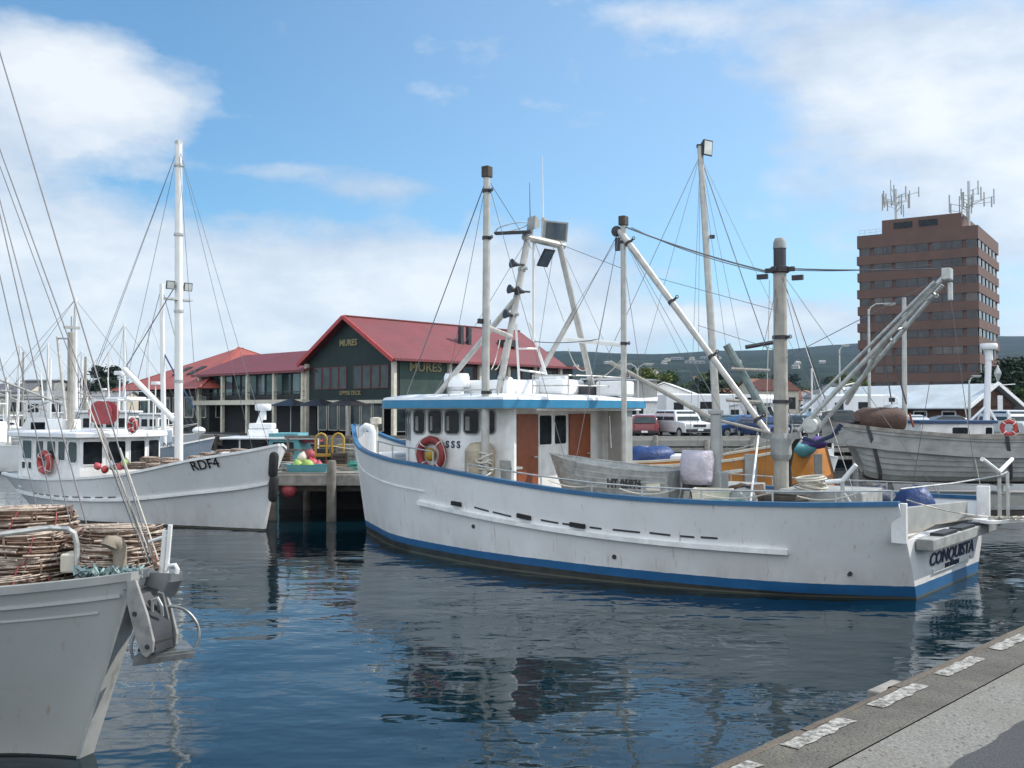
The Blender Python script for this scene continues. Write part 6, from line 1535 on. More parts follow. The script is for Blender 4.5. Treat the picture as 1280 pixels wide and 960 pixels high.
wire(sb_, SF.hit(204, 440, 1, 0), SF.hit(242, 510, 1, 0), .03, mat=M['blue_tarp'], name='sail_tie')
KF = Frame((17.2, 32.6, 0), R(180))
kb = thing('cabin_boat', 'white cabin boat with a dark blue roof and tripod radar mast behind the clinker boat', 'cabin boat', KF.o, KF.yaw)
small_hull('hull', kb, 5.2, 2.4, 1.6, 'hull_white')
x0, x1 = KF.hit(1243, 535, 1, 1).x, KF.hit(1152, 535, 1, 1).x; zt_ = KF.hit(1200, 529, 1, 1).z
b = MB(); b.box(((x0 + x1) / 2, 0, (1.2 + zt_) / 2), (x1 - x0, 1.9, zt_ - 1.2)); c_b = b.build('cabin', M['white_paint'], kb, 0, bevel=.03)
b = MB(); b.box(((x0 + x1) / 2, 0, zt_ + .04), (x1 - x0 + .2, 2.1, .10)); b.build('roof', mat('roof_navy', (.03, .07, .16), .5), kb, 0, bevel=.02)
for px, wd2 in ((1200, .5), (1236, .22)): q = KF.hit(px, 539, 1, .95); window(c_b, (q.x, .95, q.z - .03), (-1, 0, 0), wd2, .3, M['white_paint'], M['glass'], r=.05, rim=.03)
q = KF.hit(1233, 528, 1, 0); t = KF.hit(1236, 437, 1, 0)
rmst = MB().tube([q, t], [.11, .09], 10).build('radar_mast', M['clean_white'], kb)
for px in (1212, 1246): MB().tube([KF.hit(px, 527, 1, .1), q.lerp(t, .24)], .04, 6).build('tripod_leg', M['clean_white'], rmst)
drum(t, .27, .20, M['clean_white'], 'radar', rmst); MB().tube([t.lerp(q, .5), t.lerp(q, .5) + V((-.9, 0, .06))], .015, 5).build('whip_aerial', M['mast_white'], rmst)
LF = Frame((4.0, 35, 0), R(170))
lc_ = thing('launch', 'small white launch under the blue tarpaulin beyond the dinghy', 'launch', (7.2, 36.5, 0), R(176))
small_hull('hull', lc_, 5.0, 1.9, 1.15, 'hull_cream'); 
b = MB(); b.box((1.5, 0, 1.3), (1.2, 1.3, .55)); b.build('cuddy', M['clean_white'], lc_, 0, bevel=.08)
tarp('flattened blue tarpaulin over the bow of the small launch beyond the dinghy', P(812, 582, 36.4), (1.1, .8, .7), 4.7)
# ---------- wharves along the far shore ----------
def wharf(nm, lab, a, c, npile, deckm, beamm, top=GZ, faced=True):
    a, c = V((*a, 0)), V((*c, 0)); t = (c - a).normalized(); L_ = (c - a).length; yw = math.atan2(t.y, t.x)
    o = thing(nm, lab, 'wharf', a, yw)          # x along the front, -y towards the water
    b = MB(); b.box((L_ / 2, .45, top - .16), (L_, 1.2, .36)); b.build('deck_edge', M[deckm], o, 0)
    b = MB(); b.box((L_ / 2, -.22, top - .55), (L_, .14, .26)); b.build('fender_beam', M[beamm], o, 0)
    b = MB(); b.box((L_ / 2, -.22, top - 1.0), (L_, .12, .20)); b.build('fender_beam', M[beamm], o, 0)
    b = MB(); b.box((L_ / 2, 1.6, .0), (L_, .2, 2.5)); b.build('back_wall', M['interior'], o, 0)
    for k in range(npile):
        x_ = L_ * (k + .5) / npile + random.uniform(-.3, .3)
        b = MB(); b.lathe([(.17, -1), (.16, top - .02), (.15, top + random.choice((.05, .3, .5)))], (x_, -.32, 0), n=10); b.build('pile', M[beamm], o)
    return o
random.seed(31)
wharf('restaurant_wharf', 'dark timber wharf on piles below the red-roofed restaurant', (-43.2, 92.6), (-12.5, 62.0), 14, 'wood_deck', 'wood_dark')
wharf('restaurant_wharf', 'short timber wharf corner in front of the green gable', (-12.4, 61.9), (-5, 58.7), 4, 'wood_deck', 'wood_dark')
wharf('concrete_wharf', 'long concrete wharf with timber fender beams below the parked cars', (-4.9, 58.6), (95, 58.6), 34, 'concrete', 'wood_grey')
b = MB(); b.box((45, 59.2, GZ + .12), (100, .25, .22)); tag(b.build('kerb', M['concrete'], None, 0), kind='structure')
# near timber jetty between the two white boats
jl = thing('timber_jetty', 'grey timber jetty on thick piles between the two white fishing boats', 'jetty', (-7.5, 29.0, 0), 0)
for k in range(4):
    b = MB(); b.box((3.3, .42 + .82 * k, 1.30), (6.6, .78, .14)); b.build('deck_plank', M['wood_deck'], jl, 0, bevel=.01)
b = MB(); b.box((3.3, .02, 1.16), (6.6, .16, .32)); b.build('fascia_beam', M['wood_grey'], jl, 0, bevel=.02)
b = MB(); b.box((3.3, .25, .92), (6.6, .22, .18)); b.build('cross_beam', M['wood_dark'], jl, 0)
for x_, y_, tp_ in ((.55, .1, 1.6), (2.3, -.12, 1.74), (6.2, .2, 1.2), (1.0, 2.9, 1.2), (3.2, 3.0, 1.2), (5.4, 3.0, 1.2), (.2, .9, 1.5)):
    b = MB(); b.lathe([(.15, -1.2), (.145, .1), (.135, tp_ - .05), (.10, tp_)], (x_, y_, 0), n=12); b.build('pile', M['wood_pile'] if 'wood_pile' in M else mat('wood_pile', (.17, .155, .135), .9, var=.3, scale=4, stain=(.05, .045, .04), samt=.7, sstretch=(6, 6, .6), bmp=.4, bscale=25), jl)
b = MB(); b.box((3.3, 3.32, .55), (6.6, .08, 1.5)); b.build('shade_sheet', M['interior'], jl, 0)  # dark sheet added so the space under the deck looks shadowed
def on_j(px, py, y=29.9): p = P(px, py, y); return V((p.x, y, 1.37))
gp_ = 'floats heaped on the timber jetty'
for k, (px, dz, y, mt, r, lb_) in enumerate(((372, .16, 29.8, 'lime_buoy', .17, 'lime float at the left end of the heap on the timber jetty'), (378, .38, 30.0, 'cream_paint', .16, 'cream float on top of the heap on the timber jetty'), (385, .16, 29.7, 'lime_buoy', .19, 'lime float in the front middle of the heap on the timber jetty'),
                                       (391, .18, 29.9, 'pink_buoy', .19, 'pink-red float right of the lime ones on the timber jetty'), (387, .46, 30.1, 'red_faded', .17, 'faded red float topmost on the timber jetty heap'), (397, .15, 29.9, 'pink_buoy', .16, 'pink-red float at the right end of the heap on the timber jetty'))):
    p = on_j(px, 580, y); buoy(lb_, p + V((0, 0, dz)), r, mt, gp_)
b = MB(); b.loft([[V((x * k, y * k, z)) for x, y in ((-.6, -.3), (.6, -.3), (.6, .3), (-.6, .3))] for z, k in ((0, .9), (.2, 1), (.22, 1.03), (.22, .95), (.06, .9))], ring=True, caps=True); o = b.build('fish_tray', M['teal_paint'], None, 0); o.location = on_j(386, 585, 29.45) ; tag(o, 'teal plastic tray in front of the floats on the timber jetty', 'tray')
tr_ = thing('hand_trolley', 'yellow two-hooped hand trolley standing on the timber jetty', 'trolley', on_j(412, 575, 31.2), R(10))
for s_ in (-1, 1): MB().tube([(.26 * s_ - .17, 0, .1), (.26 * s_ - .17, 0, .95), (.26 * s_ - .10, 0, 1.05), (.26 * s_, 0, 1.09), (.26 * s_ + .10, 0, 1.05), (.26 * s_ + .17, 0, .95), (.26 * s_ + .17, 0, .1)], .035, 7).build('hoop', M['yellow_paint'], tr_)
b = MB(); b.box((0, -.12, .42), (.86, .30, .08)); b.box((0, 0, .70), (.86, .05, .05)); b.build('tray', M['yellow_paint'], tr_, 0)
for s_ in (-1, 1): MB().cyl((.36 * s_, .05, .10), (.36 * s_ + .06, .05, .10), .11, n=12).build('wheel', M['black_rubber'], tr_)
random.seed(9)
for k, (px, y, dz, ln, mt, lb_) in enumerate(((436, 30.0, .06, 1.9, 'wood_grey', 'grey plank lying nearest the edge on the timber jetty'), (432, 30.6, .10, 1.6, 'timber_tan', 'tan plank behind the front one on the timber jetty'), (440, 31.2, .14, 2.0, 'wood_dark', 'dark plank at the back of the timber jetty'))):
    b = MB(); b.box((0, 0, 0), (ln, .2, .09)); o = b.build('plank', M[mt], None, 0); p = on_j(px, 580, y); o.location = p + V((0, 0, dz)); o.rotation_euler = (0, .05, R(6 - 9 * k)); tag(o, lb_, 'plank')
for k, (px, mt, h, lb_) in enumerate(((360, 'dirty_grey', .22, 'grey coil of net left of the floats on the timber jetty'), (446, 'rope_green', .25, 'green net heap at the right end of the timber jetty by the white bow'))):
    b = MB(); 
    for q in range(7): b.torus((random.uniform(-.05, .05), random.uniform(-.05, .05), .03 + .035 * q), (random.uniform(-.2, .2), random.uniform(-.2, .2), 1), .28 - .015 * q, .025, 18, 5)
    o = b.build('net_coil', M[mt], None); o.location = on_j(px, 585, 30.2); tag(o, lb_, 'net')
b = MB(); b.lathe([(.09, 0), (.13, .26), (.14, .27), (.11, .27)], (0, 0, 0), n=12); o = b.build('bucket', M['red_paint'], None); o.location = on_j(412, 570, 30.6); tag(o, 'small red bucket in front of the yellow trolley', 'bucket')
buoy('pink-red buoy hanging below the timber jetty deck', P(362, 612, 29.2), .24, 'pink_buoy', 'buoys under the timber jetty')
wire(jl, (2.1, 1.2, 2.1), (5.4, 1.0, 2.0), .012, .12, M['rope_pale'], 'rope'); wire(jl, (3.1, -.1, 1.7), (4.6, -2.0, 2.2), .02, .12, M['rope_pale'], 'mooring_line')

for k, (px, y, d, mt, nm, lb_) in enumerate(((425, 30.9, (.5, .4, .5), 'wood_dark', 'pallet_box', 'dark timber box right of the yellow trolley on the timber jetty'), (436, 31.6, (.7, .5, .75), 'dirty_grey', 'pallet_box', 'tall grey box at the back of the timber jetty by the white bow'), (352, 31.3, (.6, .5, .5), 'net_brown', 'pallet_box', 'brown box behind the floats at the left end of the timber jetty'), (402, 31.8, (.6, .4, .6), 'interior', 'pallet_box', 'black box between the floats and the yellow trolley'))):
    b = MB(); x, yy_, z = d
    for q in range(4): b.box((0, 0, z * (q + .5) / 4), (x, yy_, z / 4 - .02))
    for sx in (-1, 1): b.box((sx * x * .42, -yy_ / 2 - .012, z / 2), (.06, .03, z))
    o = b.build(nm, M[mt], None, 0); o.location = on_j(px, 580, y); o.rotation_euler = (0, 0, R(random.uniform(-12, 12))); tag(o, lb_, 'box')
for k in range(5):
    b = MB(); b.cyl((-7.2 + 1.3 * k + 7.5, 3.15, 1.37), (-7.2 + 1.3 * k + 7.5, 3.15, 2.35), .04, n=8); b.build('rail_post', M['wood_pile'], jl)
b = MB(); b.bar((.2, 3.15, 2.32), (5.6, 3.15, 2.32), .07, .10); b.build('rail', M['wood_pile'], jl, 0); b = MB(); b.bar((.2, 3.15, 1.9), (5.6, 3.15, 1.9), .05, .08); b.build('rail', M['wood_pile'], jl, 0)

# ---------- vehicles ----------
PAINT = {}
def paint(col):
    if col not in PAINT:
        m = mat('car_paint_%d' % len(PAINT), col, .25, 0, var=.05); m.node_tree.nodes['Principled BSDF'].inputs['Coat Weight'].default_value = .6; PAINT[col] = m
    return PAINT[col]
KINDS_ = {  # body profile, cabin bottom x0,x1, cabin top x0,x1, waist z, roof z, half width
    'sedan': ([(-2.2, .30), (-2.25, .62), (-2.15, .88), (-1.25, .94), (.95, .94), (2.0, .78), (2.2, .60), (2.2, .30)], -1.55, 1.0, -.95, .25, .92, 1.42, .86, .62),
    'wagon': ([(-2.25, .30), (-2.3, .65), (-2.2, .95), (.95, .95), (2.05, .80), (2.25, .62), (2.25, .30)], -2.2, 1.0, -1.85, .25, .93, 1.47, .87, .64),
    'hatch': ([(-1.85, .30), (-1.9, .65), (-1.8, .95), (.85, .95), (1.7, .80), (1.85, .6), (1.85, .30)], -1.8, .95, -1.35, .2, .93, 1.46, .84, .60),
    'suv': ([(-2.25, .42), (-2.3, .8), (-2.25, 1.1), (.9, 1.12), (2.1, 1.0), (2.3, .8), (2.3, .42)], -2.25, .95, -2.05, .4, 1.1, 1.78, .93, .74)}
def car(nm, lab, px, d, rz, col, kind, low=None, group='cars parked behind the concrete wharf', cat='car'):
    p = P(px, 530, d); rz = R(rz)
    o = thing(nm, lab, cat, (p.x, d, GZ), rz, group)
    prof, c0, c1, t0, t1, wz, rz_, hw, wr = KINDS_[kind]
    n = 9; b = MB(); rows = []
    for i in range(n):
        y = -1 + 2 * i / (n - 1); k = 1 - .10 * abs(y) ** 5
        rows.append([V((x * (1 - .035 * abs(y) ** 4), hw * y * (1 if z < .9 else .97), z)) for x, z in prof])
    b.loft(rows, ring=True, caps=True)
    bd = b.build('body', paint(col), o, 40, bevel=.04)
    q = lambda x0, x1, y, z: [V((x0, -y, z)), V((x0, y, z)), V((x1, y, z)), V((x1, -y, z))]
    b = MB(); b.loft([q(c0, c1, hw * .95, wz - .03), q((c0 + t0) / 2 - .02, (c1 + t1) / 2 + .04, hw * .86, (wz + rz_) / 2 + .05), q(t0, t1, hw * .74, rz_ - .04), q(t0 + .15, t1 - .12, hw * .62, rz_)], ring=True, caps=True)
    b.build('cabin', paint(col), o, 40, bevel=.03)
    zb, zt = wz + .05, rz_ - .09
    f = lambda x0, x1, z: x0 + (x1 - x0) * (z - wz) / (rz_ - wz); yy = lambda z: hw * (.95 - .22 * (z - wz) / (rz_ - wz)) + .012
    for s_ in (-1, 1):
        xs_ = [f(c0, t0, zb) + .18, (c0 + c1) / 2 - .15, f(c1, t1, zb) - .18]
        for k in range(2):
            xa, xb = xs_[k] + .04, xs_[k + 1] - .04
            xa2, xb2 = max(xa, f(c0, t0, zt) + .14), min(xb, f(c1, t1, zt) - .1)
            b = MB(); b.prism([(xa, s_ * yy(zb), zb), (xb, s_ * yy(zb), zb), (xb2, s_ * yy(zt), zt), (xa2, s_ * yy(zt), zt)], (0, s_ * .01, 0)); b.build('side_window', M['glass_tint'], o, 0)
    for x0_, x1_, sg in ((c0, t0, -1), (c1, t1, 1)):
        xa, xb = f(x0_, x1_, zb) + sg * .035, f(x0_, x1_, zt) + sg * .05
        b = MB(); b.prism([(xa, -hw * .80, zb), (xa, hw * .80, zb), (xb, hw * .66, zt), (xb, -hw * .66, zt)], (sg * .012, 0, 0)); b.build('windscreen' if sg > 0 else 'rear_window', M['glass_tint'], o, 0)
    xr, xf = prof[1][0], prof[-2][0]
    for s_ in (-1, 1):
        for x_ in (prof[0][0] * .63, prof[-1][0] * .64):
            b = MB(); b.cyl((x_, s_ * (hw - .16), wr / 2), (x_, s_ * (hw + .015), wr / 2), wr / 2, n=18); wl_ = b.build('wheel', M['black_rubber'], o, 30)
            b = MB(); b.cyl((x_, s_ * (hw + .012), wr / 2), (x_, s_ * (hw + .03), wr / 2), wr * .3, n=12); b.build('rim', M['galv'], wl_, 30)
        b = MB(); b.box((xf - .06, s_ * hw * .72, .66 if kind != 'suv' else .86), (.10, .36, .15)); b.build('headlight', M['lens'], o, 0)
        b = MB(); b.box((xr + .03, s_ * hw * .82, .76 if kind != 'suv' else .98), (.10, .22, .22)); b.build('tail_light', M['red_paint'], o, 0)
    for x_, sg in ((xf, 1), (xr, -1)):
        b = MB(); b.box((x_ + sg * .0, 0, .42 if kind != 'suv' else .55), (.16, hw * 1.9, .20)); bp = b.build('bumper', M['black_paint'] if kind == 'suv' or low == 'dark' else paint(col), o, 0, bevel=.04)
        b = MB(); b.box((x_ + sg * .09, 0, .46 if kind != 'suv' else .6), (.02, .38, .12)); b.build('number_plate', M['clean_white'], bp, 0)
    b = MB(); b.box((xf + .0, 0, .66 if kind != 'suv' else .84), (.05, hw * .9, .16)); b.build('grille', M['black_paint'], o, 0)
    if low and low != 'dark':
        b = MB()
        for s_ in (-1, 1): b.box((0, s_ * (hw + .004), .48), (2.4, .03, .26))
        b.build('sill_band', paint(low), o, 0)
    return o
RED, WHT, BLU, NVY, BLK, SIL, GRN = (.22, .03, .04), (.70, .71, .72), (.02, .07, .20), (.02, .035, .12), (.02, .022, .025), (.42, .44, .46), (.05, .09, .09)
car('parked_car', 'dark red wagon seen from behind, left of the white four-wheel drive', 806, 63, 82, RED, 'wagon', 'dark')
car('parked_car', 'white four-wheel drive with black grille and bumper facing the wharf', 852, 61.8, -72, WHT, 'suv')
car('parked_car', 'blue wagon with a silver lower band parked side-on beyond the aft mast', 926, 64.5, 196, BLU, 'wagon', (.5, .52, .54))
car('parked_car', 'dark blue sedan nose-out in front of the blue wagon', 952, 61.2, -80, NVY, 'sedan')
car('parked_car', 'dark green van-like wagon roofed behind the white four-wheel drive', 838, 68, 185, GRN, 'suv')
car('parked_car', 'black hatchback right of the heavy timber mast', 1000, 63, -95, BLK, 'hatch')
car('parked_car', 'black four-wheel drive behind the clinker boat bow', 1024, 66, 175, BLK, 'suv')
car('parked_car', 'silver sedan near the wheelhouse roof end', 776, 64, -85, SIL, 'sedan')
car('parked_car', 'dark blue hatchback above the clinker boat gunwale', 1098, 63, 180, NVY, 'hatch')
car('parked_car', 'silver wagon between the motorhome and the blue-roofed cabin', 1140, 65, -70, SIL, 'wagon')
car('parked_car', 'dark sedan behind the blue-roofed cabin boat', 1178, 66, 180, BLK, 'sedan')
car('parked_car', 'silver four-wheel drive at the far right edge beyond the red lifebuoy', 1266, 58.6 + 2.4, -80, (.55, .57, .58), 'suv')
car('parked_car', 'white hatchback in the back row left of the brick shed', 1004, 78, 180, WHT, 'hatch')
car('parked_car', 'blue sedan in the back row beside the camper', 950, 76, 175, BLU, 'sedan')
car('parked_car', 'silver hatchback just right of the aft mast in the back row', 985, 74, 10, SIL, 'hatch')
car('parked_car', 'dark red hatchback half hidden by the wheelhouse roof', 748, 66, 90, RED, 'hatch', 'dark')
def camper(lab, px, d, rz):
    p = P(px, 530, d); o = thing('motorhome', lab, 'motorhome', (p.x, d, GZ), R(rz), 'motorhomes behind the cars')
    b = MB(); b.box((-.8, 0, 1.75), (4.6, 2.2, 2.3)); bx = b.build('living_box', M['clean_white'], o, 0, bevel=.10)
    b = MB(); b.prism([(1.5, -1.08, 2.05), (2.75, -1.08, 2.25), (2.75, -1.08, 2.65), (2.3, -1.08, 2.9), (1.45, -1.08, 2.9)], (0, 2.16, 0)); b.build('overcab_box', M['clean_white'], o, 0, bevel=.06)
    b = MB(); b.prism([(1.5, -.9, .5), (3.1, -.9, .5), (3.15, -.9, 1.05), (2.75, -.9, 1.2), (2.3, -.9, 2.1), (1.5, -.9, 2.1)], (0, 1.8, 0)); b.build('cab', paint(WHT), o, 0, bevel=.06)
    b = MB(); b.prism([(2.78, -.78, 1.26), (2.78, .78, 1.26), (2.38, .72, 1.98), (2.38, -.72, 1.98)], (.02, 0, .02)); b.build('windscreen', M['glass'], o, 0)
    for s_ in (-1, 1):
        for x_, z_, w_, h_ in ((-.2, 2.1, .9, .5), (-2.2, 2.0, .7, .6), (2.15, 2.52, .5, .3), (1.95, 1.55, .6, .5)):
            y_ = s_ * (1.1 if x_ < 1 else (1.085 if z_ > 2.2 else .905)); b = MB(); b.box((x_, y_, z_), (w_, .03, h_)); b.build('side_window', M['glass'], o, 0)
        for x_ in (-2.0, 2.3):
            b = MB(); b.cyl((x_, s_ * .8, .34), (x_, s_ * 1.0, .34), .34, n=16); wl_ = b.build('wheel', M['black_rubber'], o, 30); b = MB(); b.cyl((x_, s_ * .99, .34), (x_, s_ * 1.02, .34), .18, n=12); b.build('rim', M['galv'], wl_, 30)
        b = MB(); b.box((3.14, s_ * .7, .85), (.06, .25, .18)); b.build('headlight', M['lens'], o, 0)
    b = MB(); b.box((-.8, 0, .55), (4.5, 2.1, .16)); b.build('chassis_skirt', M['plastic_grey'], o, 0)
    b = MB(); b.box((-.8, -1.112, 1.35), (4.2, .01, .08)); b.build('side_stripe', M['red_faded'], o, 0)
    return o
camper('white motorhome with an over-cab window behind the white four-wheel drive', 880, 71, 8)
camper('white motorhome with a high box behind the clinker boat bow', 1072, 74, 14)
camper('white motorhome seen end-on right of the davit post', 926, 75, -60)

# ---------- lamps and posts ----------
def lamp(lab, px, d, ytop, arm, heads=1):
    p = P(px, 520, d); h = P(px, ytop, d).z - GZ; o = thing('street_lamp', lab, 'street lamp', (p.x, d, GZ))
    po = MB().lathe([(.11, 0), (.09, h * .6), (.06, h - .3)], (0, 0, 0), n=10).build('pole', M['galv'], o)
    for s_ in ((1,) if heads == 1 else (1, -1)):
        MB().tube([(0, 0, h - .6), (.12 * s_, 0, h - .2), (.45 * s_, 0, h), (arm * s_, 0, h + .02)], .04, 6).build('arm', M['galv'], o)
        b = MB(); b.box((arm * s_ + .25 * s_, 0, h - .0), (.7, .26, .12)); hd = b.build('lamp_head', M['plastic_grey'], o, 0, bevel=.03)
        b = MB(); b.box((arm * s_ + .25 * s_, 0, h - .07), (.5, .2, .02)); b.build('lens', M['lens'], hd, 0)
    return o
lamp('tall street lamp with one long arm in front of the brick tower', 1087, 60.5, 380, 1.0)
lamp('double-headed lamp post left of the white motorhome', 797, 68, 455, .5, 2)
lamp('double-headed lamp post far behind the heavy timber mast', 1050, 92, 432, .3, 1)
lamp('thin lamp post at the right of the clinker boat mast before the shed', 1212, 76, 470, .3)
for px, d, y0, lb_ in ((1250, 70, 494, 'white rectangular notice on a post at right edge'),):
    p = P(px, 520, d); o = thing('notice_sign', lb_, 'sign', (p.x, d, GZ)); h = P(px, y0, d).z - GZ
    MB().cyl((0, 0, 0), (0, 0, h), .04).build('post', M['galv'], o); b = MB(); b.box((0, -.05, h - .55), (.35, .03, 1.05)); b.build('board', M['clean_white'], o, 0)

# ---------- trees ----------
def leafmat(name, lo, hi):
    m, nt, bs, N, L = nodes(name)
    oi = N.new('ShaderNodeObjectInfo'); g = nz(nt, .9, 4); g2 = nz(nt, 7, 2)
    f = math_(nt, 'ADD', math_(nt, 'MULTIPLY', g, .7), math_(nt, 'MULTIPLY', g2, .3))
    L.new(ramp(nt, math_(nt, 'ADD', f, math_(nt, 'MULTIPLY_ADD', oi.outputs['Random'], .16, -.08)), [(.32, lo), (.68, hi)]), bs.inputs['Base Color'])
    bs.inputs['Roughness'].default_value = .7; bs.inputs['Specular IOR Level'].default_value = .2
    M[name] = m
leafmat('leaf_mid', (.025, .05, .015), (.075, .12, .035)); leafmat('leaf_dark', (.010, .024, .013), (.03, .055, .026)); leafmat('leaf_yellow', (.07, .10, .02), (.15, .18, .045))
def tree_proto(seed, kind, leaf, n=2600):
    """unit tree about 1 high: trunk with limbs, crown of leaf faces in uneven clumps"""
    rnd = random.Random(seed); T_ = []
    o = bpy.data.objects.new({'conifer': 'conifer_tree', 'broad': 'broadleaf_tree', 'poplar': 'poplar_tree'}[kind], None); COL.objects.link(o)
    b = MB(); b.tube([(0, 0, 0), (.01, .0, .3), (-.01, .01, .6), (0, 0, .88)], [.032, .024, .015, .005], 7)
    cl = []
    if kind == 'conifer':
        for i in range(46):
            t = rnd.random(); z = .16 + .82 * t; r = .26 * (1 - t) ** .8 * (.5 + .7 * rnd.random()); a = rnd.random() * 6.28
            cl.append((V((r * math.cos(a), r * math.sin(a), z)), (.05 + .10 * (1 - t), .035)))
    else:
        w_ = .34 if kind == 'broad' else .15
        for i in range(30):
            a = rnd.random() * 6.28; t = rnd.random(); z = .30 + .64 * t; r = w_ * math.sin(math.pi * min(1, .18 + .74 * t)) * (.35 + .75 * rnd.random())
            cl.append((V((r * math.cos(a), r * math.sin(a), z)), (.085 + .05 * rnd.random(), .07)))
    for c, s_ in cl[::3]:
        z0 = max(.12, c.z - .22); b.tube([(0, 0, z0), V((0, 0, z0)).lerp(c, .6) + V((0, 0, .02)), c], [.012, .008, .003], 5)
    b.build('trunk', M['wood_dark'], o)
    b = MB()
    for i in range(n):
        c, s_ = rnd.choice(cl)
        p = c + V((rnd.gauss(0, s_[0] * .6), rnd.gauss(0, s_[0] * .6), rnd.gauss(0, s_[1] * .6)))
        u = V((rnd.gauss(0, 1), rnd.gauss(0, 1), rnd.gauss(0, .7))).normalized(); v = u.cross(V((rnd.gauss(0, 1), rnd.gauss(0, 1), rnd.gauss(0, 1)))).normalized(); s2 = .018 + .014 * rnd.random()
        b.add([p - u * s2, p + v * s2 * .6, p + u * s2, p - v * s2 * .6], [(0, 1, 2, 3)])
    b.build('crown', M[leaf], o, 0)
    return o
PR = {'broad': tree_proto(1, 'broad', 'leaf_mid'), 'broad2': tree_proto(2, 'broad', 'leaf_dark', 3600), 'yellow': tree_proto(3, 'broad', 'leaf_yellow'), 'conifer': tree_proto(4, 'conifer', 'leaf_dark'), 'poplar': tree_proto(5, 'poplar', 'leaf_mid')}
used_ = set()
def tree(kind, lab, px, d, ytop, wide=1.0, group='trees beyond the car park'):
    src = PR[kind]; o = src if kind not in used_ else copy_tree(src); used_.add(kind)
    p = P(px, 520, d); z0 = hill_z(p.x, d) if d > 420 else GZ
    h = P(px, ytop, d).z - z0; o.location = (p.x, d, z0); o.scale = (h * wide, h * wide, h); o.rotation_euler = (0, 0, random.random() * 6)
    return tag(o, lab, 'tree', group)
random.seed(12)
tree('broad2', 'big dark tree right of the brick tower at the right edge', 1268, 104, 448, 1.35); tree('broad2', 'dark rounded tree tucked against the brick tower corner', 1236, 112, 464, 1.2); tree('broad2', 'dark tree cut off by the right edge of the photo', 1300, 100, 452, 1.3); tree('broad', 'lighter green tree before the dark ones at the right edge', 1282, 98, 484, 1.4)
tree('conifer', 'dark pine at the left end of the orange-red hall roof', 122, 192, 458, 1.5); tree('conifer', 'dark pine touching the orange-red hall roof', 142, 196, 459, 1.7); tree('broad2', 'dark tree left of the two pines at left', 103, 198, 474, 1.4); tree('broad2', 'low dark tree in the gap left of the hall', 133, 190, 474, 1.6)
tree('yellow', 'yellow-green tree above the white gabled hall', 812, 175, 459, 1.3); tree('yellow', 'yellow-green tree above the brick shed roof left of the tower', 1062, 150, 468, 1.4); tree('poplar', 'upright green poplar beside the yellow-green tree', 838, 190, 464); tree('conifer', 'dark pine standing alone above the motorhome', 893, 185, 462, 1.5)
lb_s = 'mid-green tree among the houses beyond the car park'
for k in range(34):
    px = random.uniform(715, 1068); d = random.uniform(190, 620); kd = random.choice(('broad', 'broad2', 'broad', 'yellow', 'poplar', 'conifer'))
    tree(kd, {'broad': 'mid-green bushy tree among houses beyond the car park', 'broad2': 'dark bushy tree among houses beyond the car park', 'yellow': 'pale yellow-green tree among houses beyond the car park', 'poplar': 'slim upright tree among houses beyond the car park', 'conifer': 'dark pointed tree among houses beyond the car park'}[kd], px, d, random.uniform(474, 496) - 14 * max(0, (d - 420) / 200), random.uniform(1.1, 1.6), 'far trees among the houses')

# ---------- houses between the car park and the hill ----------
random.seed(40)
mat('roof_rust', (.22, .09, .06), .8, var=.3); mat('roof_slate', (.12, .12, .13), .7, var=.3)
for k in range(64):
    px = random.uniform(700, 1075) if k < 32 or k > 42 else random.uniform(1252, 1330); d = random.uniform(150, 380) if k < 20 else random.uniform(430, 1250) if k < 48 else random.uniform(1200, 2100)
    wl = random.choice(('cream_paint', 'white_paint', 'brick_brown', 'marina_beige')); rf = random.choice(('roof_rust', 'roof_slate', 'roof_grey', 'roof_rust'))
    house('far_house', {'cream_paint': 'small cream house', 'white_paint': 'small white house', 'brick_brown': 'small brown brick house', 'marina_beige': 'small beige house'}[wl] + {'roof_rust': ' with a rusty red roof', 'roof_slate': ' with a dark slate roof', 'roof_grey': ' with a grey iron roof'}[rf] + ' among trees below the hill', 'house', px, 500, d, random.uniform(8, 13), random.uniform(6, 9), random.uniform(3, 5.5), random.uniform(1.8, 2.8), wl, rf, R(random.uniform(-40, 40)), 'houses below the wooded hill', wins=3, ridge=random.choice('xy'))
for k, (px, d, wdt) in enumerate(((868, 1900, 60), (846, 2000, 40), (884, 2050, 46))): 
    house('hillside_block', ['long pale building high on the wooded hill', 'pale building left of the long one high on the hill', 'pale building right of the long one high on the hill'][k], 'building', px, 460, d, wdt * .6, 20, 4, 2, 'dirty_grey', 'roof_slate', 0, None, wins=4)
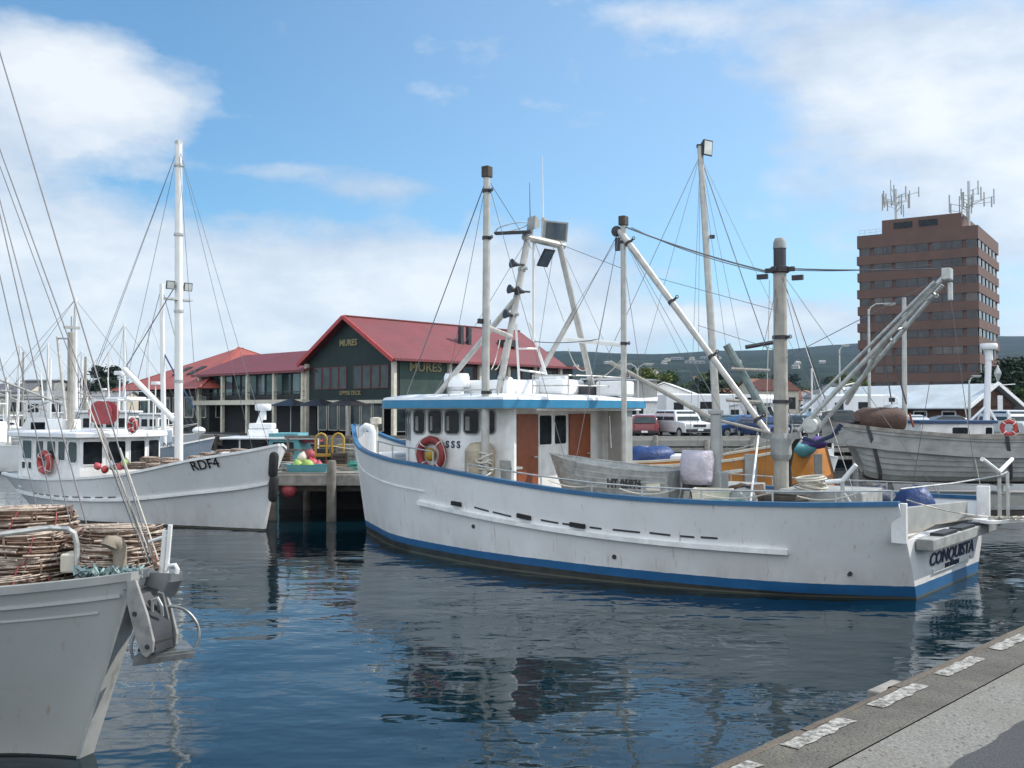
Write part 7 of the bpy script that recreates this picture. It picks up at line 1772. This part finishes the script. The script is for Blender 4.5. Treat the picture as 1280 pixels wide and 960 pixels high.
# ---------- marina at far left ----------
house('marina_store', 'long low beige store building behind the marina boats at left', 'building', 52, 500, 188, 34, 9, 4.2, 1.0, 'marina_beige', 'roof_grey', 0, wins=6)
house('marina_store', 'small grey-roofed store at the far left edge behind the masts', 'building', 8, 500, 190, 12, 9, 5.0, 1.6, 'cream_paint', 'roof_slate', 0, wins=3)
house('marina_tower', 'dark boxy upper storey rising behind the white mast at left', 'building', 57, 500, 194, 6, 6, 7.2, .3, 'dirty_grey', 'roof_slate', 0, wins=2)
house('marina_store', 'white shed left of the dark pines behind the marina', 'building', 96, 500, 187, 16, 9, 3.8, 1.2, 'white_paint', 'roof_grey', 0, wins=4)
def moored(kind, seed):
    rnd = random.Random(seed); o = bpy.data.objects.new({'trawler': 'moored_trawler', 'yacht': 'moored_yacht', 'cruiser': 'moored_cruiser'}[kind], None); COL.objects.link(o)
    if kind == 'trawler':
        small_hull('hull', o, 11, 3.6, 1.5, 'hull_white', .5)
        b = MB(); b.box((7.0, 0, 2.2), (2.6, 2.3, 2.0)); b.box((5.0, 0, 1.7), (1.6, 2.2, 1.0)); cbn = b.build('cabin', M['white_paint'], o, 0, bevel=.06)
        for k in range(4): 
            for s_ in (-1, 1): b = MB(); b.box((6.1 + .6 * k, 1.16 * s_, 2.65), (.42, .04, .5)); b.build('window', M['glass'], cbn, 0)
        for y_ in (-.7, 0, .7): b = MB(); b.box((8.31, y_, 2.65), (.04, .5, .5)); b.build('window', M['glass'], cbn, 0)
        b = MB(); b.box((6.9, 0, 3.25), (3.2, 2.6, .12)); b.build('roof', M['clean_white'], cbn, 0, bevel=.03)
        MB().tube([(5.2, 0, 1.2), (5.1, 0, 9.6)], [.12, .08], 8).build('mast', M['mast_white'], o); MB().tube([(5.1, 0, 3.4), (1.2, 0, 5.0)], .07, 6).build('boom', M['mast_alloy'], o)
        b = MB()
        for s_ in (-1, 1): b.tube([(1.2, 1.3 * s_, 1.2), (1.4, 1.0 * s_, 4.4)], .06, 6)
        b.tube([(1.4, -1.1, 4.4), (1.4, 1.1, 4.4)], .06, 6); b.build('stern_gantry', M['mast_alloy'], o)
        b = MB(); b.tube([(7.5, 0, 3.3), (7.5, 0, 5.4)], .04, 6); b.lathe([(.3, 0), (.32, .1), (.3, .22)], (7.5, 0, 5.3), n=12); b.build('radar', M['clean_white'], o)
        for e in ((10.8, 0, 2.0), (1.4, 1, 4.4), (1.4, -1, 4.4), (5.0, 1.6, 1.5), (5.0, -1.6, 1.5)): wire(o, (5.1, 0, 9.5), e, .012)
        b = MB(); b.tube([(8.6, 1.2, 2.2), (10.2, .5, 2.5), (10.7, 0, 2.6), (10.2, -.5, 2.5), (8.6, -1.2, 2.2)], .025, 6); b.build('bow_rail', M['galv'], o)
        b = MB(); b.box((3.0, 0, 1.35), (1.8, 1.6, .7)); b.build('deck_gear', M['dirty_grey'], o, 0, bevel=.05)
    elif kind == 'yacht':
        small_hull('hull', o, 10, 3.0, 1.15, 'hull_white', .25)
        b = MB(); b.loft([[V((x, y * k, z)) for x, y in ((2.8, -.9), (7.0, -.75), (7.6, 0), (7.0, .75), (2.8, .9))] for z, k in ((.9, 1), (1.5, .92), (1.62, .6))], ring=True, caps=True); cbn = b.build('cabin', M['clean_white'], o, 30)
        for s_ in (-1, 1): 
            for x_ in (3.6, 4.8, 6.0): b = MB(); b.box((x_, .86 * s_, 1.28), (.8, .08, .2), rz=-.03 * s_); b.build('window', M['glass'], cbn, 0)
        MB().tube([(5.6, 0, 1.2), (5.55, 0, 13.2)], [.09, .06], 8).build('mast', M['mast_white'], o); MB().tube([(5.5, 0, 2.5), (1.6, 0, 2.6)], .06, 6).build('boom', M['mast_white'], o)
        b = MB(); b.tube([(5.3, 0, 2.66), (3.5, 0, 2.74), (1.8, 0, 2.68)], [.17, .15, .09], 8); b.build('sail_cover', M['tarp_navy'], o)
        MB().tube([(5.58, -.8, 8.0), (5.58, .8, 8.0)], .03, 5).build('spreader', M['mast_white'], o)
        for e in ((9.9, 0, 1.4), (.1, 0, 1.2), (5.4, 1.3, 1.2), (5.4, -1.3, 1.2)): wire(o, (5.55, 0, 13.1), e, .012)
        b = MB(); b.tube([(7.6, .9, 1.8), (9.6, .2, 1.95), (9.6, -.2, 1.95), (7.6, -.9, 1.8)], .022, 5); b.build('bow_rail', M['galv'], o)
    else:
        small_hull('hull', o, 9, 3.2, 1.5, 'hull_cream', .35)
        b = MB(); b.loft([[V((x, y, z)) for x, y in ((2.0 + i, -1.25), (6.2 - i * .5, -1.15), (6.2 - i * .5, 1.15), (2.0 + i, 1.25))] for z, i in ((1.0, 0), (1.9, .0), (2.7, .4), (2.78, .5))], ring=True, caps=True); cbn = b.build('cabin', M['clean_white'], o, 30)
        for s_ in (-1, 1): b = MB(); b.box((4.2, 1.22 * s_, 2.25), (3.0, .06, .5)); b.build('window', M['glass'], cbn, 0)
        b = MB(); b.box((5.98, 0, 2.3), (.06, 2.0, .5), ry=-.25); b.build('windscreen', M['glass'], cbn, 0)
        b = MB()
        for s_ in (-1, 1): b.cyl((2.4, 1.0 * s_, 2.7), (2.4, 1.0 * s_, 3.9), .03, n=6); b.cyl((4.4, 1.0 * s_, 2.7), (4.4, 1.0 * s_, 3.9), .03, n=6)
        b.box((3.4, 0, 3.95), (2.6, 2.3, .08)); b.build('flybridge_top', M['clean_white'], o, 0)
        MB().tube([(3.2, 0, 3.9), (3.0, 0, 6.0)], .05, 6).build('mast', M['mast_white'], o)
        b = MB(); b.tube([(6.4, 1.1, 2.0), (8.4, .4, 2.3), (8.8, 0, 2.35), (8.4, -.4, 2.3), (6.4, -1.1, 2.0)], .025, 6); b.build('bow_rail', M['galv'], o)
    return o
MP = {k: moored(k, 1) for k in ('trawler', 'yacht', 'cruiser')}; mu = set()
def place(kind, lab, px, d, rz, s=1.0):
    src = MP[kind]; o = src if kind not in mu else copy_tree(src); mu.add(kind)
    p = P(px, 530, d); o.location = (p.x, d, 0); o.rotation_euler = (0, 0, R(rz)); o.scale = (s, s, s)
    return tag(o, lab, 'boat', 'boats moored in the marina at left')
place('trawler', 'nearest marina trawler at the left edge with a tall white mast', -30, 52, 8, .95)
place('cruiser', 'cream cruiser with flybridge canopy behind the white boat stern at left', 24, 58, 160, .9)
place('trawler', 'white trawler showing its stern gantry left of the net drum', 70, 64, -8, .9)
place('yacht', 'yacht with navy sail cover in front of the beige store', 40, 74, 172, .8)
place('trawler', 'smaller trawler at the left edge behind the nearest one', -20, 80, 20, .9)
place('cruiser', 'cream cruiser moored just left of the orange-red hall roof', 88, 86, 10, 1.0)
place('yacht', 'yacht with a bare white mast left of the dark pines', 82, 96, 15, .68)
place('cruiser', 'white-topped cruiser third from the left edge in the back row', 20, 98, 185, 1.0)
place('trawler', 'trawler in the middle of the back row at left', 40, 108, 5, 1.0)
place('yacht', 'yacht at the left edge with its mast crossing the clouds', 4, 112, 170, .7)
place('cruiser', 'farthest cream cruiser before the white shed at left', 78, 126, 0, 1.0)
place('yacht', 'farthest yacht before the beige store at left', 52, 134, 10, .62)
place('trawler', 'farthest trawler near the left edge of the marina', -5, 140, 175, 1.0)
for k, (px, d, yt) in enumerate(((62, 70, 448), (106, 60, 446), (8, 66, 470), (28, 90, 440), (98, 110, 455))):
    p = P(px, 540, d); b = MB(); b.lathe([(.14, -1), (.13, 1), (.08, P(px, yt, d).z)], (0, 0, 0), n=8); o = b.build('mooring_pole', M['mast_white'] if k % 2 == 0 else M['wood_mast'], None); o.location = (p.x, d, 0)
    tag(o, ['white mooring pole in front of the beige store', 'tall timber mooring pole beside the shaded cabin roof', 'white mooring pole nearest the left edge', 'slim timber pole between the left masts', 'white pole before the dark trees at left'][k], 'mooring pole', 'poles in the marina')
o = copy_tree(MP['trawler']); p = P(1000, 530, 53); o.location = (p.x, 53, 0); o.rotation_euler = (0, 0, R(-94)); o.scale = (.55, .55, .55); tag(o, 'white trawler moored against the concrete wharf behind the heavy mast', 'boat')

place('yacht', 'yacht behind the shaded cabin windows of the white boat', 112, 70, 5, .72); place('yacht', 'yacht with its mast between the left edge and the beige store', 14, 88, 175, .75)
place('trawler', 'trawler just behind the net drum with its boom over the store', 96, 76, 182, .85); place('cruiser', 'cream cruiser at the left edge in the middle row', -8, 66, 12, .95)
place('yacht', 'yacht second from left in the back row with a thin mast', 66, 116, 8, .66); place('trawler', 'trawler behind the flybridge cruiser at left', 44, 92, 170, .9)
car('parked_car', 'white sedan between the red wagon and the lamp post base', 788, 72, 185, WHT, 'sedan'); car('parked_car', 'silver hatchback behind the red wagon in the back row', 818, 80, 10, SIL, 'hatch')
car('parked_car', 'black wagon at the left of the white motorhome in the back row', 858, 84, 0, BLK, 'wagon'); car('parked_car', 'red hatchback in the back row near the timber mast', 968, 84, 178, RED, 'hatch')
car('parked_car', 'white wagon behind the black four-wheel drive', 1030, 80, 5, WHT, 'wagon'); car('parked_car', 'dark green hatchback between the blue wagon and the mast', 906, 68, -85, GRN, 'hatch')
car('parked_car', 'navy wagon just right of the heavy timber mast', 1012, 70, 184, NVY, 'wagon'); car('parked_car', 'silver sedan behind the clinker boat brown roll', 1120, 72, 0, SIL, 'sedan')
